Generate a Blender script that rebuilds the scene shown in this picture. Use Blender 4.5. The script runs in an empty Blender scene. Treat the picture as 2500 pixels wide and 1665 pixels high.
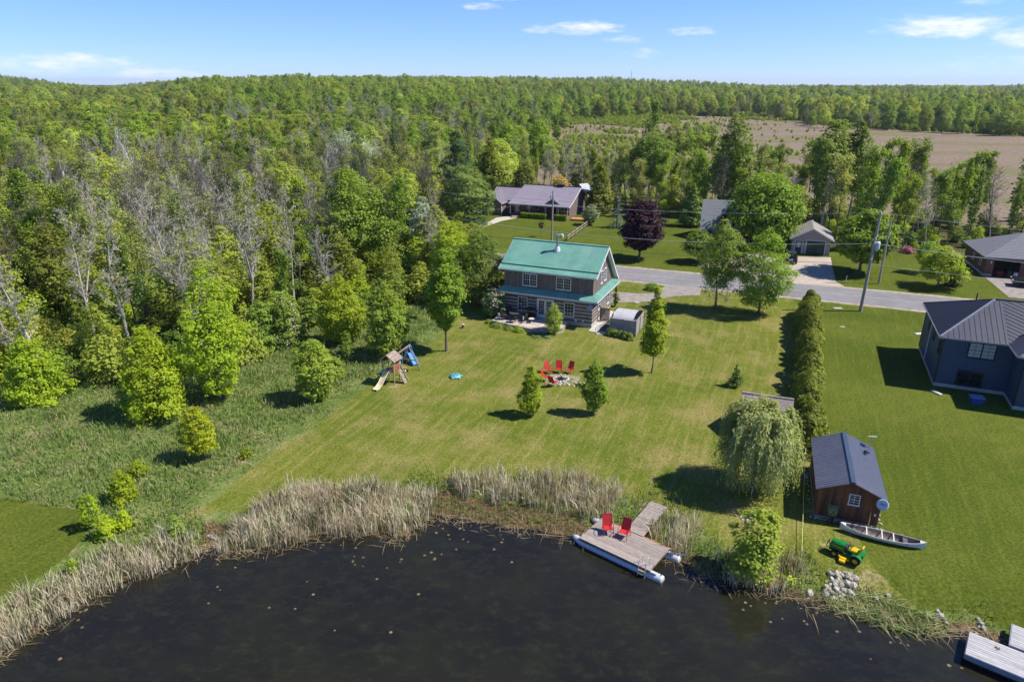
import bpy, math, random
import numpy as np
from mathutils import Vector, Matrix

# ------------------------------------------------------------------ camera, sky, sun, exposure
R_ = math.radians
sc = bpy.context.scene
COL = sc.collection
CAM_H, CAM_F, CAM_TILT = 25.0, 1650.0, math.atan(630 / 1650.0)   # eye height, focal length in photo pixels, tilt below level
cam = bpy.data.cameras.new('camera'); cam_o = bpy.data.objects.new('camera', cam); COL.objects.link(cam_o)
cam_o.location = (0, 0, CAM_H); cam_o.rotation_euler = (math.pi / 2 - CAM_TILT, 0, 0)
cam.sensor_width = 36; cam.lens = 36 * CAM_F / 2500; cam.clip_start = .5; cam.clip_end = 30000
sc.camera = cam_o

SUN_EL, SHADOW_AZ = R_(52), R_(176.5)          # shadows run to the left and a touch away from the camera
sd = Vector((math.cos(SHADOW_AZ) * math.cos(SUN_EL), math.sin(SHADOW_AZ) * math.cos(SUN_EL), -math.sin(SUN_EL)))
sun = bpy.data.lights.new('sun', 'SUN'); sun.energy = 3.6; sun.angle = R_(.55); sun.color = (1, .945, .85)
sun_o = bpy.data.objects.new('sun', sun); COL.objects.link(sun_o); sun_o.location = (60, -10, 90)
sun_o.rotation_euler = sd.to_track_quat('-Z', 'Y').to_euler()

world = bpy.data.worlds.new('World'); sc.world = world; world.use_nodes = True
def build_sky():
    nt = world.node_tree; N = nt.nodes; L = nt.links; N.clear()
    out = N.new('ShaderNodeOutputWorld'); bg = N.new('ShaderNodeBackground'); bg.inputs[1].default_value = .15
    sky = N.new('ShaderNodeTexSky'); sky.sky_type = 'NISHITA'; sky.sun_disc = False
    sky.sun_elevation = SUN_EL
    sky.sun_rotation = math.atan2(-sd.x, -sd.y)
    sky.altitude = 200; sky.air_density = .62; sky.dust_density = .0; sky.ozone_density = 3.5
    hs = N.new('ShaderNodeHueSaturation'); hs.inputs['Saturation'].default_value = 1.14; hs.inputs['Value'].default_value = 1.0
    tn = N.new('ShaderNodeMix'); tn.data_type = 'RGBA'; tn.blend_type = 'MULTIPLY'; tn.inputs[0].default_value = 1; L.new(sky.outputs[0], tn.inputs[6]); tn.inputs[7].default_value = (.86, .90, 1.0, 1); L.new(tn.outputs[2], hs.inputs['Color'])
    tc = N.new('ShaderNodeTexCoord')
    def mth(op, a, b=None, c=None, clamp=False):
        n = N.new('ShaderNodeMath'); n.operation = op; n.use_clamp = clamp
        for i, x in enumerate((a, b, c)):
            if x is None: continue
            if isinstance(x, (int, float)): n.inputs[i].default_value = x
            else: L.new(x, n.inputs[i])
        return n.outputs[0]
    sep = N.new('ShaderNodeSeparateXYZ'); L.new(tc.outputs['Generated'], sep.inputs[0])
    az = mth('ARCTAN2', sep.outputs[0], sep.outputs[1]); el = mth('ARCSINE', sep.outputs[2])
    cb = N.new('ShaderNodeCombineXYZ'); L.new(az, cb.inputs[0]); L.new(mth('MULTIPLY', el, 3.4), cb.inputs[1])
    nz = N.new('ShaderNodeTexNoise'); nz.inputs['Scale'].default_value = 13; nz.inputs['Detail'].default_value = 7; nz.inputs['Roughness'].default_value = .6
    L.new(cb.outputs[0], nz.inputs['Vector'])
    nz2 = N.new('ShaderNodeTexNoise'); nz2.inputs['Scale'].default_value = 52; nz2.inputs['Detail'].default_value = 4
    L.new(cb.outputs[0], nz2.inputs['Vector'])
    hz = N.new('ShaderNodeMapRange'); hz.interpolation_type = 'SMOOTHSTEP'; hz.inputs[1].default_value = -.02; hz.inputs[2].default_value = .13; L.new(el, hz.inputs[0])
    hc = N.new('ShaderNodeMix'); hc.data_type = 'RGBA'; L.new(hz.outputs[0], hc.inputs[0]); hc.inputs[6].default_value = (.42, .44, .52, 1); hc.inputs[7].default_value = (.70, .63, .72, 1)
    hm = N.new('ShaderNodeMix'); hm.data_type = 'RGBA'; hm.blend_type = 'MULTIPLY'; hm.inputs[0].default_value = 1; L.new(hs.outputs[0], hm.inputs[6]); L.new(hc.outputs[2], hm.inputs[7])
    # clouds: photo pixel centre, half sizes in pixels, thickness
    cl = [(1405, 70, 118, 15, 1.0), (1535, 97, 52, 10, .8), (1690, 76, 58, 10, .8), (140, 155, 150, 20, .95), (400, 182, 95, 14, .8),
          (2330, 62, 135, 24, 1.1), (2490, 88, 62, 24, 1.05), (1170, 15, 70, 9, .75), (2440, 148, 90, 20, .55), (1600, 128, 60, 10, .35),
          (2390, 5, 40, 7, .7), (2480, 40, 60, 6, .6), (1230, 3, 30, 5, .6), (3000, 40, 260, 30, .9), (-500, 110, 240, 28, .9), (-1300, 60, 300, 30, .8), (3900, 120, 300, 26, .8)]
    tot = None
    for (px, py, hw, hh, amp) in cl:
        x = (px - 1250) / CAM_F; u = (832.5 - py) / CAM_F
        d = Vector((x, math.cos(CAM_TILT) + u * math.sin(CAM_TILT), -math.sin(CAM_TILT) + u * math.cos(CAM_TILT))).normalized()
        a0, e0 = math.atan2(d.x, d.y), math.asin(d.z)
        dx = mth('DIVIDE', mth('SUBTRACT', az, a0), hw / CAM_F); dy = mth('DIVIDE', mth('SUBTRACT', el, e0), hh / CAM_F)
        # flat base: the lower half falls off faster
        r = mth('ADD', mth('MULTIPLY', dx, dx), mth('MULTIPLY', dy, dy))
        g = mth('MULTIPLY', mth('SUBTRACT', 1.25, r, clamp=False), amp); g = mth('MAXIMUM', g, -1.0)
        tot = g if tot is None else mth('MAXIMUM', tot, g)
    nn = mth('ADD', mth('MULTIPLY', mth('SUBTRACT', nz.outputs[0], .5), 3.6), mth('MULTIPLY', mth('SUBTRACT', nz2.outputs[0], .5), 1.1))
    m = mth('ADD', tot, mth('SUBTRACT', nn, .35))
    mr = N.new('ShaderNodeMapRange'); mr.interpolation_type = 'SMOOTHSTEP'; mr.inputs[1].default_value = -.3; mr.inputs[2].default_value = 2.1; mr.inputs[4].default_value = .93
    L.new(m, mr.inputs[0])
    mx = N.new('ShaderNodeMix'); mx.data_type = 'RGBA'; L.new(mr.outputs[0], mx.inputs[0]); L.new(hm.outputs[2], mx.inputs[6]); mx.inputs[7].default_value = (4.1, 4.05, 4.2, 1)
    L.new(mx.outputs[2], bg.inputs[0]); L.new(bg.outputs[0], out.inputs[0])
build_sky()
vs = sc.view_settings; vs.view_transform = 'Standard'; vs.look = 'None'; vs.gamma = 1; vs.use_curve_mapping = False; vs.exposure = .92
sc.cycles.max_bounces = 7; sc.cycles.diffuse_bounces = 5; sc.cycles.glossy_bounces = 2; sc.cycles.transmission_bounces = 5; sc.cycles.transparent_max_bounces = 4
sc.cycles.use_adaptive_sampling = True; sc.cycles.adaptive_threshold = .02; sc.cycles.use_denoising = True
sc.cycles.caustics_reflective = False; sc.cycles.caustics_refractive = False

# ------------------------------------------------------------------ helpers
cp_, sp_ = math.cos(CAM_TILT), math.sin(CAM_TILT)
def G(px, py, z=0.0):
    """point of the level z that the photograph shows at a pixel (2500 px wide frame)"""
    x = (px - 1250) / CAM_F; u = (832.5 - py) / CAM_F
    dy = cp_ + u * sp_; dz = -sp_ + u * cp_; t = (z - CAM_H) / dz
    return Vector((x * t, dy * t, z))
def D(px, py, z=0.0): return G(px * 1.062, py * 1.062, z)
def top_z(py, Y):
    u = (832.5 - py) / CAM_F
    return CAM_H + (-sp_ + u * cp_) * Y / (cp_ + u * sp_)
def depth(p): return p[1] * cp_ - (p[2] - CAM_H) * sp_

def sl(c):
    c = c / 255.0
    return c / 12.92 if c <= .04045 else ((c + .055) / 1.055) ** 2.4
def rgb(r, g, b): return (sl(r), sl(g), sl(b), 1)

def tag(o, label=None, cat=None, group=None, kind=None):
    if label: o['label'] = label
    if cat: o['category'] = cat
    if group: o['group'] = group
    if kind: o['kind'] = kind
    return o
def thing(name, label, cat, loc=(0, 0, 0), rz=0.0, group=None):
    o = bpy.data.objects.new(name, None); COL.objects.link(o); o.empty_display_size = .2
    o.location = loc; o.rotation_euler = (0, 0, rz)
    return tag(o, label, cat, group)
def link(name, me, parent=None, loc=(0, 0, 0), rot=(0, 0, 0), scale=None):
    o = bpy.data.objects.new(name, me); COL.objects.link(o); o.location = loc; o.rotation_euler = rot
    if scale is not None: o.scale = (scale,) * 3 if isinstance(scale, (int, float)) else scale
    if parent: o.parent = parent
    return o
def dup(root, loc, rz=0.0, label=None, group=None, scale=None):
    def cpy(o, par):
        c = o.copy(); COL.objects.link(c); c.parent = par
        for ch in o.children: cpy(ch, c)
        return c
    r = cpy(root, None); r.location = loc; r.rotation_euler = (0, 0, rz)
    if scale: r.scale = (scale,) * 3
    return tag(r, label, None, group)

class MB:
    def __init__(s): s.v = []; s.f = []; s.M = Matrix.Identity(4)
    def add(s, vs_, fs):
        b = len(s.v); s.v += [tuple(s.M @ Vector(p)) for p in vs_]; s.f += [tuple(b + i for i in f) for f in fs]; return s
    def box(s, x0, x1, y0, y1, z0, z1):
        return s.add([(x0, y0, z0), (x1, y0, z0), (x1, y1, z0), (x0, y1, z0), (x0, y0, z1), (x1, y0, z1), (x1, y1, z1), (x0, y1, z1)],
                     [(0, 3, 2, 1), (4, 5, 6, 7), (0, 1, 5, 4), (1, 2, 6, 5), (2, 3, 7, 6), (3, 0, 4, 7)])
    def cham(s, x0, x1, y0, y1, z0, z1, c=.02):
        """box with its upper edges chamfered"""
        return s.add([(x0, y0, z0), (x1, y0, z0), (x1, y1, z0), (x0, y1, z0), (x0, y0, z1 - c), (x1, y0, z1 - c), (x1, y1, z1 - c), (x0, y1, z1 - c),
                      (x0 + c, y0 + c, z1), (x1 - c, y0 + c, z1), (x1 - c, y1 - c, z1), (x0 + c, y1 - c, z1)],
                     [(0, 3, 2, 1), (8, 9, 10, 11), (0, 1, 5, 4), (1, 2, 6, 5), (2, 3, 7, 6), (3, 0, 4, 7), (4, 5, 9, 8), (5, 6, 10, 9), (6, 7, 11, 10), (7, 4, 8, 11)])
    def bar(s, p, q, w, h=None):
        h = h or w; p = Vector(p); q = Vector(q); d = (q - p).normalized()
        up = Vector((0, 0, 1)) if abs(d.z) < .98 else Vector((0, 1, 0))
        a = d.cross(up).normalized() * w / 2; b = a.cross(d).normalized() * h / 2
        pts = [p - a - b, p + a - b, p + a + b, p - a + b, q - a - b, q + a - b, q + a + b, q - a + b]
        return s.add(pts, [(0, 1, 2, 3), (4, 7, 6, 5), (0, 4, 5, 1), (1, 5, 6, 2), (2, 6, 7, 3), (3, 7, 4, 0)])
    def tube(s, p, q, r0, r1=None, n=8):
        r1 = r0 if r1 is None else r1; p = Vector(p); q = Vector(q); d = (q - p).normalized()
        up = Vector((0, 0, 1)) if abs(d.z) < .95 else Vector((1, 0, 0))
        a = d.cross(up).normalized(); b = a.cross(d)
        vs_ = [c + (a * math.cos(2 * math.pi * i / n) + b * math.sin(2 * math.pi * i / n)) * r for c, r in ((p, r0), (q, r1)) for i in range(n)]
        fs = [(i, (i + 1) % n, n + (i + 1) % n, n + i) for i in range(n)] + [tuple(range(n - 1, -1, -1)), tuple(range(n, 2 * n))]
        return s.add(vs_, fs)
    def path(s, pts, r, n=6):
        for a, b in zip(pts[:-1], pts[1:]): s.tube(a, b, r, r, n)
        return s
    def lathe(s, prof, n=16, c=(0, 0, 0)):
        vs_ = [(c[0] + r * math.cos(2 * math.pi * i / n), c[1] + r * math.sin(2 * math.pi * i / n), c[2] + z) for r, z in prof for i in range(n)]
        fs = [(k * n + i, k * n + (i + 1) % n, (k + 1) * n + (i + 1) % n, (k + 1) * n + i) for k in range(len(prof) - 1) for i in range(n)]
        fs += [tuple(range(n - 1, -1, -1)), tuple((len(prof) - 1) * n + i for i in range(n))]
        return s.add(vs_, fs)
    def slab(s, pts, off):
        """polygon extruded by the vector off"""
        n = len(pts); off = Vector(off); a = [Vector(p) for p in pts]; b = [p + off for p in a]
        nr = Vector((0, 0, 0))
        for i in range(n): nr += (a[i] - a[0]).cross(a[(i + 1) % n] - a[0])
        if nr.dot(off) < 0: a.reverse(); b.reverse()
        return s.add(a + b, [tuple(range(n - 1, -1, -1)), tuple(range(n, 2 * n))] + [(i, (i + 1) % n, n + (i + 1) % n, n + i) for i in range(n)])
    def ell(s, c, r, n=10, m=6, jit=0, seed=0):
        rg = random.Random(seed); vs_ = [(c[0], c[1], c[2] - r[2])]
        for j in range(1, m):
            t = math.pi * j / m
            for i in range(n):
                k = 1 + rg.uniform(-jit, jit); p = 2 * math.pi * i / n
                vs_.append((c[0] + r[0] * math.sin(t) * math.cos(p) * k, c[1] + r[1] * math.sin(t) * math.sin(p) * k, c[2] - r[2] * math.cos(t) * k))
        vs_.append((c[0], c[1], c[2] + r[2])); fs = [(0, 1 + (i + 1) % n, 1 + i) for i in range(n)]
        for j in range(m - 2):
            fs += [(1 + j * n + i, 1 + j * n + (i + 1) % n, 1 + (j + 1) * n + (i + 1) % n, 1 + (j + 1) * n + i) for i in range(n)]
        e = 1 + (m - 2) * n; fs += [(e + i, e + (i + 1) % n, len(vs_) - 1) for i in range(n)]
        return s.add(vs_, fs)
    def mesh(s, name, mat, smooth=False):
        me = bpy.data.meshes.new(name); me.from_pydata(s.v, [], s.f); me.materials.append(mat)
        if smooth: me.polygons.foreach_set('use_smooth', [True] * len(me.polygons))
        me.update(); return me
    def build(s, name, mat, parent=None, loc=(0, 0, 0), rot=(0, 0, 0), smooth=False):
        return link(name, s.mesh(name, mat, smooth), parent, loc, rot)
def part_box(name, mat, parent, *a): return MB().box(*a).build(name, mat, parent)

def np_mesh(name, verts, nper, mat, attr=None):
    """mesh of separate polygons: verts is (k*nper,3)"""
    me = bpy.data.meshes.new(name); nv = len(verts); nf = nv // nper
    me.vertices.add(nv); me.vertices.foreach_set('co', np.ascontiguousarray(verts, dtype=np.float32).ravel())
    me.loops.add(nv); me.loops.foreach_set('vertex_index', np.arange(nv, dtype=np.int32))
    me.polygons.add(nf); me.polygons.foreach_set('loop_start', np.arange(0, nv, nper, dtype=np.int32))
    try: me.polygons.foreach_set('loop_total', np.full(nf, nper, dtype=np.int32))
    except Exception: pass
    me.materials.append(mat); me.update(calc_edges=True); return me

# ------------------------------------------------------------------ materials
def nodes(name):
    m = bpy.data.materials.new(name); m.use_nodes = True; nt = m.node_tree
    return m, nt.nodes, nt.links, nt.nodes['Principled BSDF'], nt.nodes['Material Output']
def mixc(N, L, fac, a, b, bt='MIX'):
    n = N.new('ShaderNodeMix'); n.data_type = 'RGBA'; n.blend_type = bt
    for i, x in ((0, fac), (6, a), (7, b)):
        if isinstance(x, (int, float)): n.inputs[i].default_value = x
        elif isinstance(x, tuple): n.inputs[i].default_value = x
        else: L.new(x, n.inputs[i])
    return n.outputs[2]
def noise(N, L, vec, scale, detail=4, rough=.55, dim=None):
    n = N.new('ShaderNodeTexNoise'); n.inputs['Scale'].default_value = scale; n.inputs['Detail'].default_value = detail; n.inputs['Roughness'].default_value = rough
    if vec is not None: L.new(vec, n.inputs['Vector'])
    return n.outputs[0]
def ramp(N, L, x, a, b, smooth=True):
    n = N.new('ShaderNodeMapRange'); n.interpolation_type = 'SMOOTHSTEP' if smooth else 'LINEAR'
    n.inputs[1].default_value = a; n.inputs[2].default_value = b; L.new(x, n.inputs[0]); return n.outputs[0]
def math_(N, L, op, a, b=0.0, clamp=False):
    n = N.new('ShaderNodeMath'); n.operation = op; n.use_clamp = clamp
    for i, x in ((0, a), (1, b)):
        if isinstance(x, (int, float)): n.inputs[i].default_value = x
        else: L.new(x, n.inputs[i])
    return n.outputs[0]
def mapping(N, L, scale=(1, 1, 1), rot=(0, 0, 0), src='Object'):
    tc = N.new('ShaderNodeTexCoord'); mp = N.new('ShaderNodeMapping'); mp.inputs['Scale'].default_value = scale; mp.inputs['Rotation'].default_value = rot
    L.new(tc.outputs[src], mp.inputs[0]); return mp.outputs[0]
def mat(name, col, rough=.6, var=.18, scale=5.0, bump=.15, bscale=None, metal=0.0, spec=.4, stretch=(1, 1, 1), piece=.0, second=None, fac2=(.5, .7)):
    """plain procedural surface: colour with grain, wear patches of a second colour, tone differing from piece to piece"""
    m, N, L, B, O = nodes(name)
    vec = mapping(N, L, stretch)
    n1 = noise(N, L, vec, scale, 5); n2 = noise(N, L, vec, scale * .23, 3)
    a = tuple(max(0, c * (1 - var)) for c in col[:3]) + (1,); b = tuple(min(1, c * (1 + var)) for c in col[:3]) + (1,)
    c = mixc(N, L, ramp(N, L, n1, .3, .7), a, b)
    if second: c = mixc(N, L, ramp(N, L, n2, *fac2), c, second)
    if piece:
        oi = N.new('ShaderNodeObjectInfo'); hv = N.new('ShaderNodeHueSaturation')
        L.new(math_(N, L, 'ADD', math_(N, L, 'MULTIPLY', oi.outputs['Random'], piece * 2), 1 - piece), hv.inputs['Value']); L.new(c, hv.inputs['Color']); c = hv.outputs[0]
    L.new(c, B.inputs['Base Color'])
    B.inputs['Roughness'].default_value = rough; B.inputs['Metallic'].default_value = metal; B.inputs['Specular IOR Level'].default_value = spec
    if bump:
        bp = N.new('ShaderNodeBump'); bp.inputs['Strength'].default_value = bump; bp.inputs['Distance'].default_value = .02
        L.new(noise(N, L, vec, bscale or scale * 2.5, 4), bp.inputs['Height']); L.new(bp.outputs[0], B.inputs['Normal'])
    return m
def leafmat(name, c0, c1, trans=.32, hue=.02, val=.25, c2=None, rough=.55, gain=2.5, spec=.18, tint=(1.05, .98)):
    """leaves: every leaf, every clump and every tree a slightly different green; light comes through"""
    c0, c1, c2 = [(min(.8, c[0] * gain * tint[0]), min(.8, c[1] * gain * tint[1]), min(.8, c[2] * gain), 1) if c else None for c in (c0, c1, c2)]; trans = min(.5, trans * 1.35)
    m, N, L, B, O = nodes(name)
    ge = N.new('ShaderNodeNewGeometry'); oi = N.new('ShaderNodeObjectInfo')
    tc = N.new('ShaderNodeTexCoord')
    cl = noise(N, L, tc.outputs['Object'], .55, 2)
    f = math_(N, L, 'ADD', math_(N, L, 'MULTIPLY', ge.outputs['Random Per Island'], .55), math_(N, L, 'MULTIPLY', ramp(N, L, cl, .3, .7), .45))
    c = mixc(N, L, f, c0, c1)
    if c2: c = mixc(N, L, ramp(N, L, oi.outputs['Random'], .55, .95), c, c2)
    hv = N.new('ShaderNodeHueSaturation'); L.new(c, hv.inputs['Color'])
    L.new(math_(N, L, 'ADD', math_(N, L, 'MULTIPLY', oi.outputs['Random'], hue * 2), .5 - hue), hv.inputs['Hue'])
    r2 = math_(N, L, 'FRACT', math_(N, L, 'MULTIPLY', oi.outputs['Random'], 7.31))
    L.new(math_(N, L, 'ADD', math_(N, L, 'MULTIPLY', r2, val * 2), 1 - val), hv.inputs['Value'])
    B.inputs['Roughness'].default_value = rough; B.inputs['Specular IOR Level'].default_value = spec
    L.new(hv.outputs[0], B.inputs['Base Color'])
    tr = N.new('ShaderNodeBsdfTranslucent'); L.new(mixc(N, L, 1.0, hv.outputs[0], (1.0, 1.0, .55, 1), 'MULTIPLY'), tr.inputs[0])
    ms = N.new('ShaderNodeMixShader'); ms.inputs[0].default_value = trans; L.new(B.outputs[0], ms.inputs[1]); L.new(tr.outputs[0], ms.inputs[2]); L.new(ms.outputs[0], O.inputs[0])
    return m
def lin(r, g, b): return (r, g, b, 1)

LEAF = dict(
    bright=leafmat('leaf_bright', lin(.098, .150, .010), lin(.205, .262, .018), .38, hue=.006, val=.1),
    maple=leafmat('leaf_maple', lin(.06, .108, .012), lin(.155, .225, .022), .36, hue=.006, val=.08),
    mid=leafmat('leaf_mid', lin(.062, .105, .018), lin(.135, .195, .032), .36, hue=.010),
    forest=leafmat('leaf_forest', lin(.085, .116, .018), lin(.18, .212, .034), .42, hue=.014, val=.36, c2=lin(.18, .215, .04)),
    olive=leafmat('leaf_olive', lin(.11, .132, .044), lin(.20, .225, .074), .40, hue=.02, val=.22),
    yellow=leafmat('leaf_yellow', lin(.19, .235, .010), lin(.33, .35, .02), .38, gain=1.7, tint=(.95, 1.0)),
    gold=leafmat('leaf_gold', lin(.5, .33, .012), lin(.65, .45, .02), .25, hue=.005, val=.05, gain=1),
    goldwillow=leafmat('leaf_goldwillow', lin(.17, .19, .03), lin(.29, .30, .05), .3, hue=.004, val=.05, tint=(.95, 1.0)),
    purple=leafmat('leaf_purple', lin(.012, .006, .010), lin(.052, .022, .034), .18, gain=1.6),
    spruce=leafmat('leaf_spruce', lin(.018, .042, .014), lin(.05, .09, .03), .12, val=.2),
    bluespruce=leafmat('leaf_bluespruce', lin(.04, .075, .05), lin(.10, .14, .10), .12, val=.15),
    pine=leafmat('leaf_pine', lin(.035, .075, .014), lin(.12, .17, .035), .2, val=.1),
    cedar=leafmat('leaf_cedar', lin(.052, .072, .010), lin(.125, .145, .018), .26, hue=.004, val=.08),
    willow=leafmat('leaf_willow', lin(.085, .122, .036), lin(.19, .228, .085), .3, val=.06),
    silver=leafmat('leaf_silver', lin(.11, .16, .10), lin(.23, .28, .19), .25, val=.1),
    birch=leafmat('leaf_birch', lin(.066, .106, .018), lin(.145, .20, .032), .38, hue=.012, val=.12),
    shrub=leafmat('leaf_shrub', lin(.085, .128, .018), lin(.18, .235, .032), .36, hue=.01, val=.14),
    lilac=leafmat('leaf_lilac', lin(.05, .09, .03), lin(.13, .17, .06), .25, val=.1),
    bloom=leafmat('blossom_lilac', lin(.42, .30, .36), lin(.66, .52, .56), .2, val=.05, gain=1),
    white=leafmat('blossom_white', lin(.5, .52, .36), lin(.75, .75, .58), .2, val=.05, gain=1),
    barberry=leafmat('leaf_barberry', lin(.10, .03, .04), lin(.2, .07, .08), .2),
)
BARK = dict(
    grey=mat('bark_grey', lin(.14, .122, .105), .9, .3, 3, .4, stretch=(1, 1, .3)),
    pale=mat('bark_pale', lin(.43, .385, .33), .9, .25, 3, .3, stretch=(1, 1, .3)),
    brown=mat('bark_brown', lin(.135, .105, .08), .9, .3, 4, .5, stretch=(1, 1, .3)),
    birch=mat('bark_birch', lin(.62, .60, .56), .7, .12, 5, .2, second=lin(.12, .11, .10), fac2=(.62, .66), stretch=(1, 1, 2.5)),
)
# ------------------------------------------------------------------ ground, pond, road
YAW = R_(-23.44)                       # the plots lie along the road
def inpoly(P, poly):
    x, y = P[:, 0], P[:, 1]; c = np.zeros(len(P), bool); n = len(poly)
    for i in range(n):
        x1, y1 = poly[i][0], poly[i][1]; x2, y2 = poly[(i + 1) % n][0], poly[(i + 1) % n][1]
        if y1 == y2: continue
        k = (y1 > y) != (y2 > y); c ^= k & (x < (x2 - x1) * (y - y1) / (y2 - y1) + x1)
    return c
def linedist(P, line, closed=False):
    d = np.full(len(P), 1e9); n = len(line)
    for i in range(n if closed else n - 1):
        a = np.array(line[i][:2]); b = np.array(line[(i + 1) % n][:2]); ab = b - a
        t = np.clip(((P - a) @ ab) / (ab @ ab + 1e-9), 0, 1); q = P - a - t[:, None] * ab
        d = np.minimum(d, np.hypot(q[:, 0], q[:, 1]))
    return d
def sdist(P, poly): return np.where(inpoly(P, poly), 1, -1) * linedist(P, poly, True)   # positive inside
def sstep(x, a, b): t = np.clip((x - a) / (b - a), 0, 1); return t * t * (3 - 2 * t)
def W(pts, z=0.0): return [tuple(D(x, y, z)[:2]) for x, y in pts]
def WS(pts, z=0.0): return [tuple(G(x, y, z)[:2]) for x, y in pts]

WATER_Z = -.5
SHORE = W([(-120, 1590), (0, 1508), (60, 1458), (140, 1412), (250, 1352), (370, 1302), (455, 1275), (478, 1256), (495, 1258), (540, 1273), (600, 1264), (680, 1247), (730, 1228),
           (800, 1230), (870, 1224), (930, 1242), (955, 1205), (985, 1184), (1060, 1197), (1150, 1212), (1250, 1226), (1330, 1236), (1400, 1212), (1450, 1222), (1500, 1262), (1560, 1287),
           (1610, 1332), (1700, 1347), (1780, 1362), (1850, 1384), (1910, 1388), (1990, 1398), (2060, 1422), (2120, 1444), (2190, 1452), (2240, 1452), (2300, 1478), (2420, 1540), (2700, 1680)], WATER_Z)
SHORE += [(48, 6), (60, -60), (-90, -60), (-70, 8)]
NSH = len(SHORE) - 4
MEADOW = W([(-300, 700), (1085, 700), (1045, 735), (990, 790), (930, 845), (860, 880), (780, 935), (715, 985), (610, 1050), (490, 1150), (380, 1215), (300, 1262), (200, 1330), (-100, 1500), (-500, 1600)])
LAWN2 = W([(-120, 1140), (60, 1152), (185, 1172), (222, 1210), (165, 1268), (100, 1322), (0, 1372), (-150, 1440)])
FOREST = W([(-800, 860), (-100, 885), (160, 880), (330, 880), (560, 840), (640, 765), (830, 735), (1000, 685), (1095, 640), (1120, 600)]) + [(-8, 118), (-6, 152), (-2, 170), (10, 900), (-4000, 4000), (-4000, 40)]
MARSH = WS([(1235, 452), (1250, 335), (1400, 290), (1900, 285), (2060, 312), (2500, 332), (2900, 345), (2900, 585), (2400, 555), (1900, 512), (1500, 465)])
STRIP = WS([(1195, 452), (1240, 470), (1430, 490), (1500, 530), (1700, 535), (1880, 580), (2050, 602), (2330, 630), (2440, 592), (2800, 620), (3200, 700), (3200, 480), (2400, 545), (1900, 505), (1500, 462)])
HEDGE_A, HEDGE_B = D(1852, 1040), D(1857, 725)
LUSH = [tuple(HEDGE_A[:2]), tuple(HEDGE_B[:2]), (35, 84), (60, 72), (110, 50), (90, 0), (24, 20), (20, 30)]
ROADN = [(-175, 184), (-112.5, 154.5), (-60, 127.5), (-20, 107.6), (14.2, 92.6), (52, 77.7), (88, 63.2), (150, 38)]
MUDP = [W([(940, 1235), (960, 1170), (1000, 1140), (1100, 1165), (1330, 1200), (1340, 1240)], WATER_Z), W([(1560, 1260), (1620, 1300), (1780, 1330), (1850, 1390), (1600, 1350)], WATER_Z),
        W([(590, 1270), (700, 1190), (760, 1190), (940, 1210), (930, 1250), (700, 1260)], WATER_Z), W([(450, 1285), (480, 1215), (520, 1225), (520, 1275)], WATER_Z)]

def terrain(P):
    x, y = P[:, 0], P[:, 1]; r = np.hypot(x, y); az = np.degrees(np.arctan2(x, np.maximum(y, 1e-3)))
    s = -sdist(P, SHORE)                                     # metres inland
    z = np.where(s > 0, -.5 + .5 * sstep(s, 0, 3.2), np.maximum(-2.2, -.5 + .32 * s))
    z = np.where(y < -20, np.minimum(z, 0), z)
    A = np.interp(az, [-60, -40, -34, -31, -28, -24, -18, -10, -4, 2, 8, 14, 20, 40], [6, 6, 4, 0, 0, 11, 15, 14, 12, 8, 6, 3, 0, 0])
    B = np.interp(az, [-60, -36, -33, -30, -26, -10, -3, 3, 10, 14, 20, 40], [24, 18, 9, 0, 4, 8, 10, 14, 12, 8, 0, 0])
    hills = A * sstep(r, 330, 760) + B * sstep(r, 1100, 2000) + 1.5 * sstep(r, 600, 1500)
    hills = hills + (1.6 * np.sin(az * .9 + r * .004) + 1.1 * np.sin(az * 2.3 + 1 - r * .006)) * sstep(r, 450, 900)
    und = .9 * np.sin(x * .011 + 1) * np.sin(y * .009) * sstep(r, 200, 420)
    return z + np.where(y > 0, hills + und, 0)
def gz(x, y): return float(terrain(np.array([[x, y]], float))[0])

def grid_axis(a, b, st, far_lo, far_hi, g=1.16):
    c = list(np.arange(a, b + st / 2, st)); lo = []; d = st; p = a
    while p > far_lo: d = min(d * g, 260); p -= d; lo.append(p)
    hi = []; d = st; p = c[-1]
    while p < far_hi: d = min(d * g, 260); p += d; hi.append(p)
    return np.array(lo[::-1] + c + hi)

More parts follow.
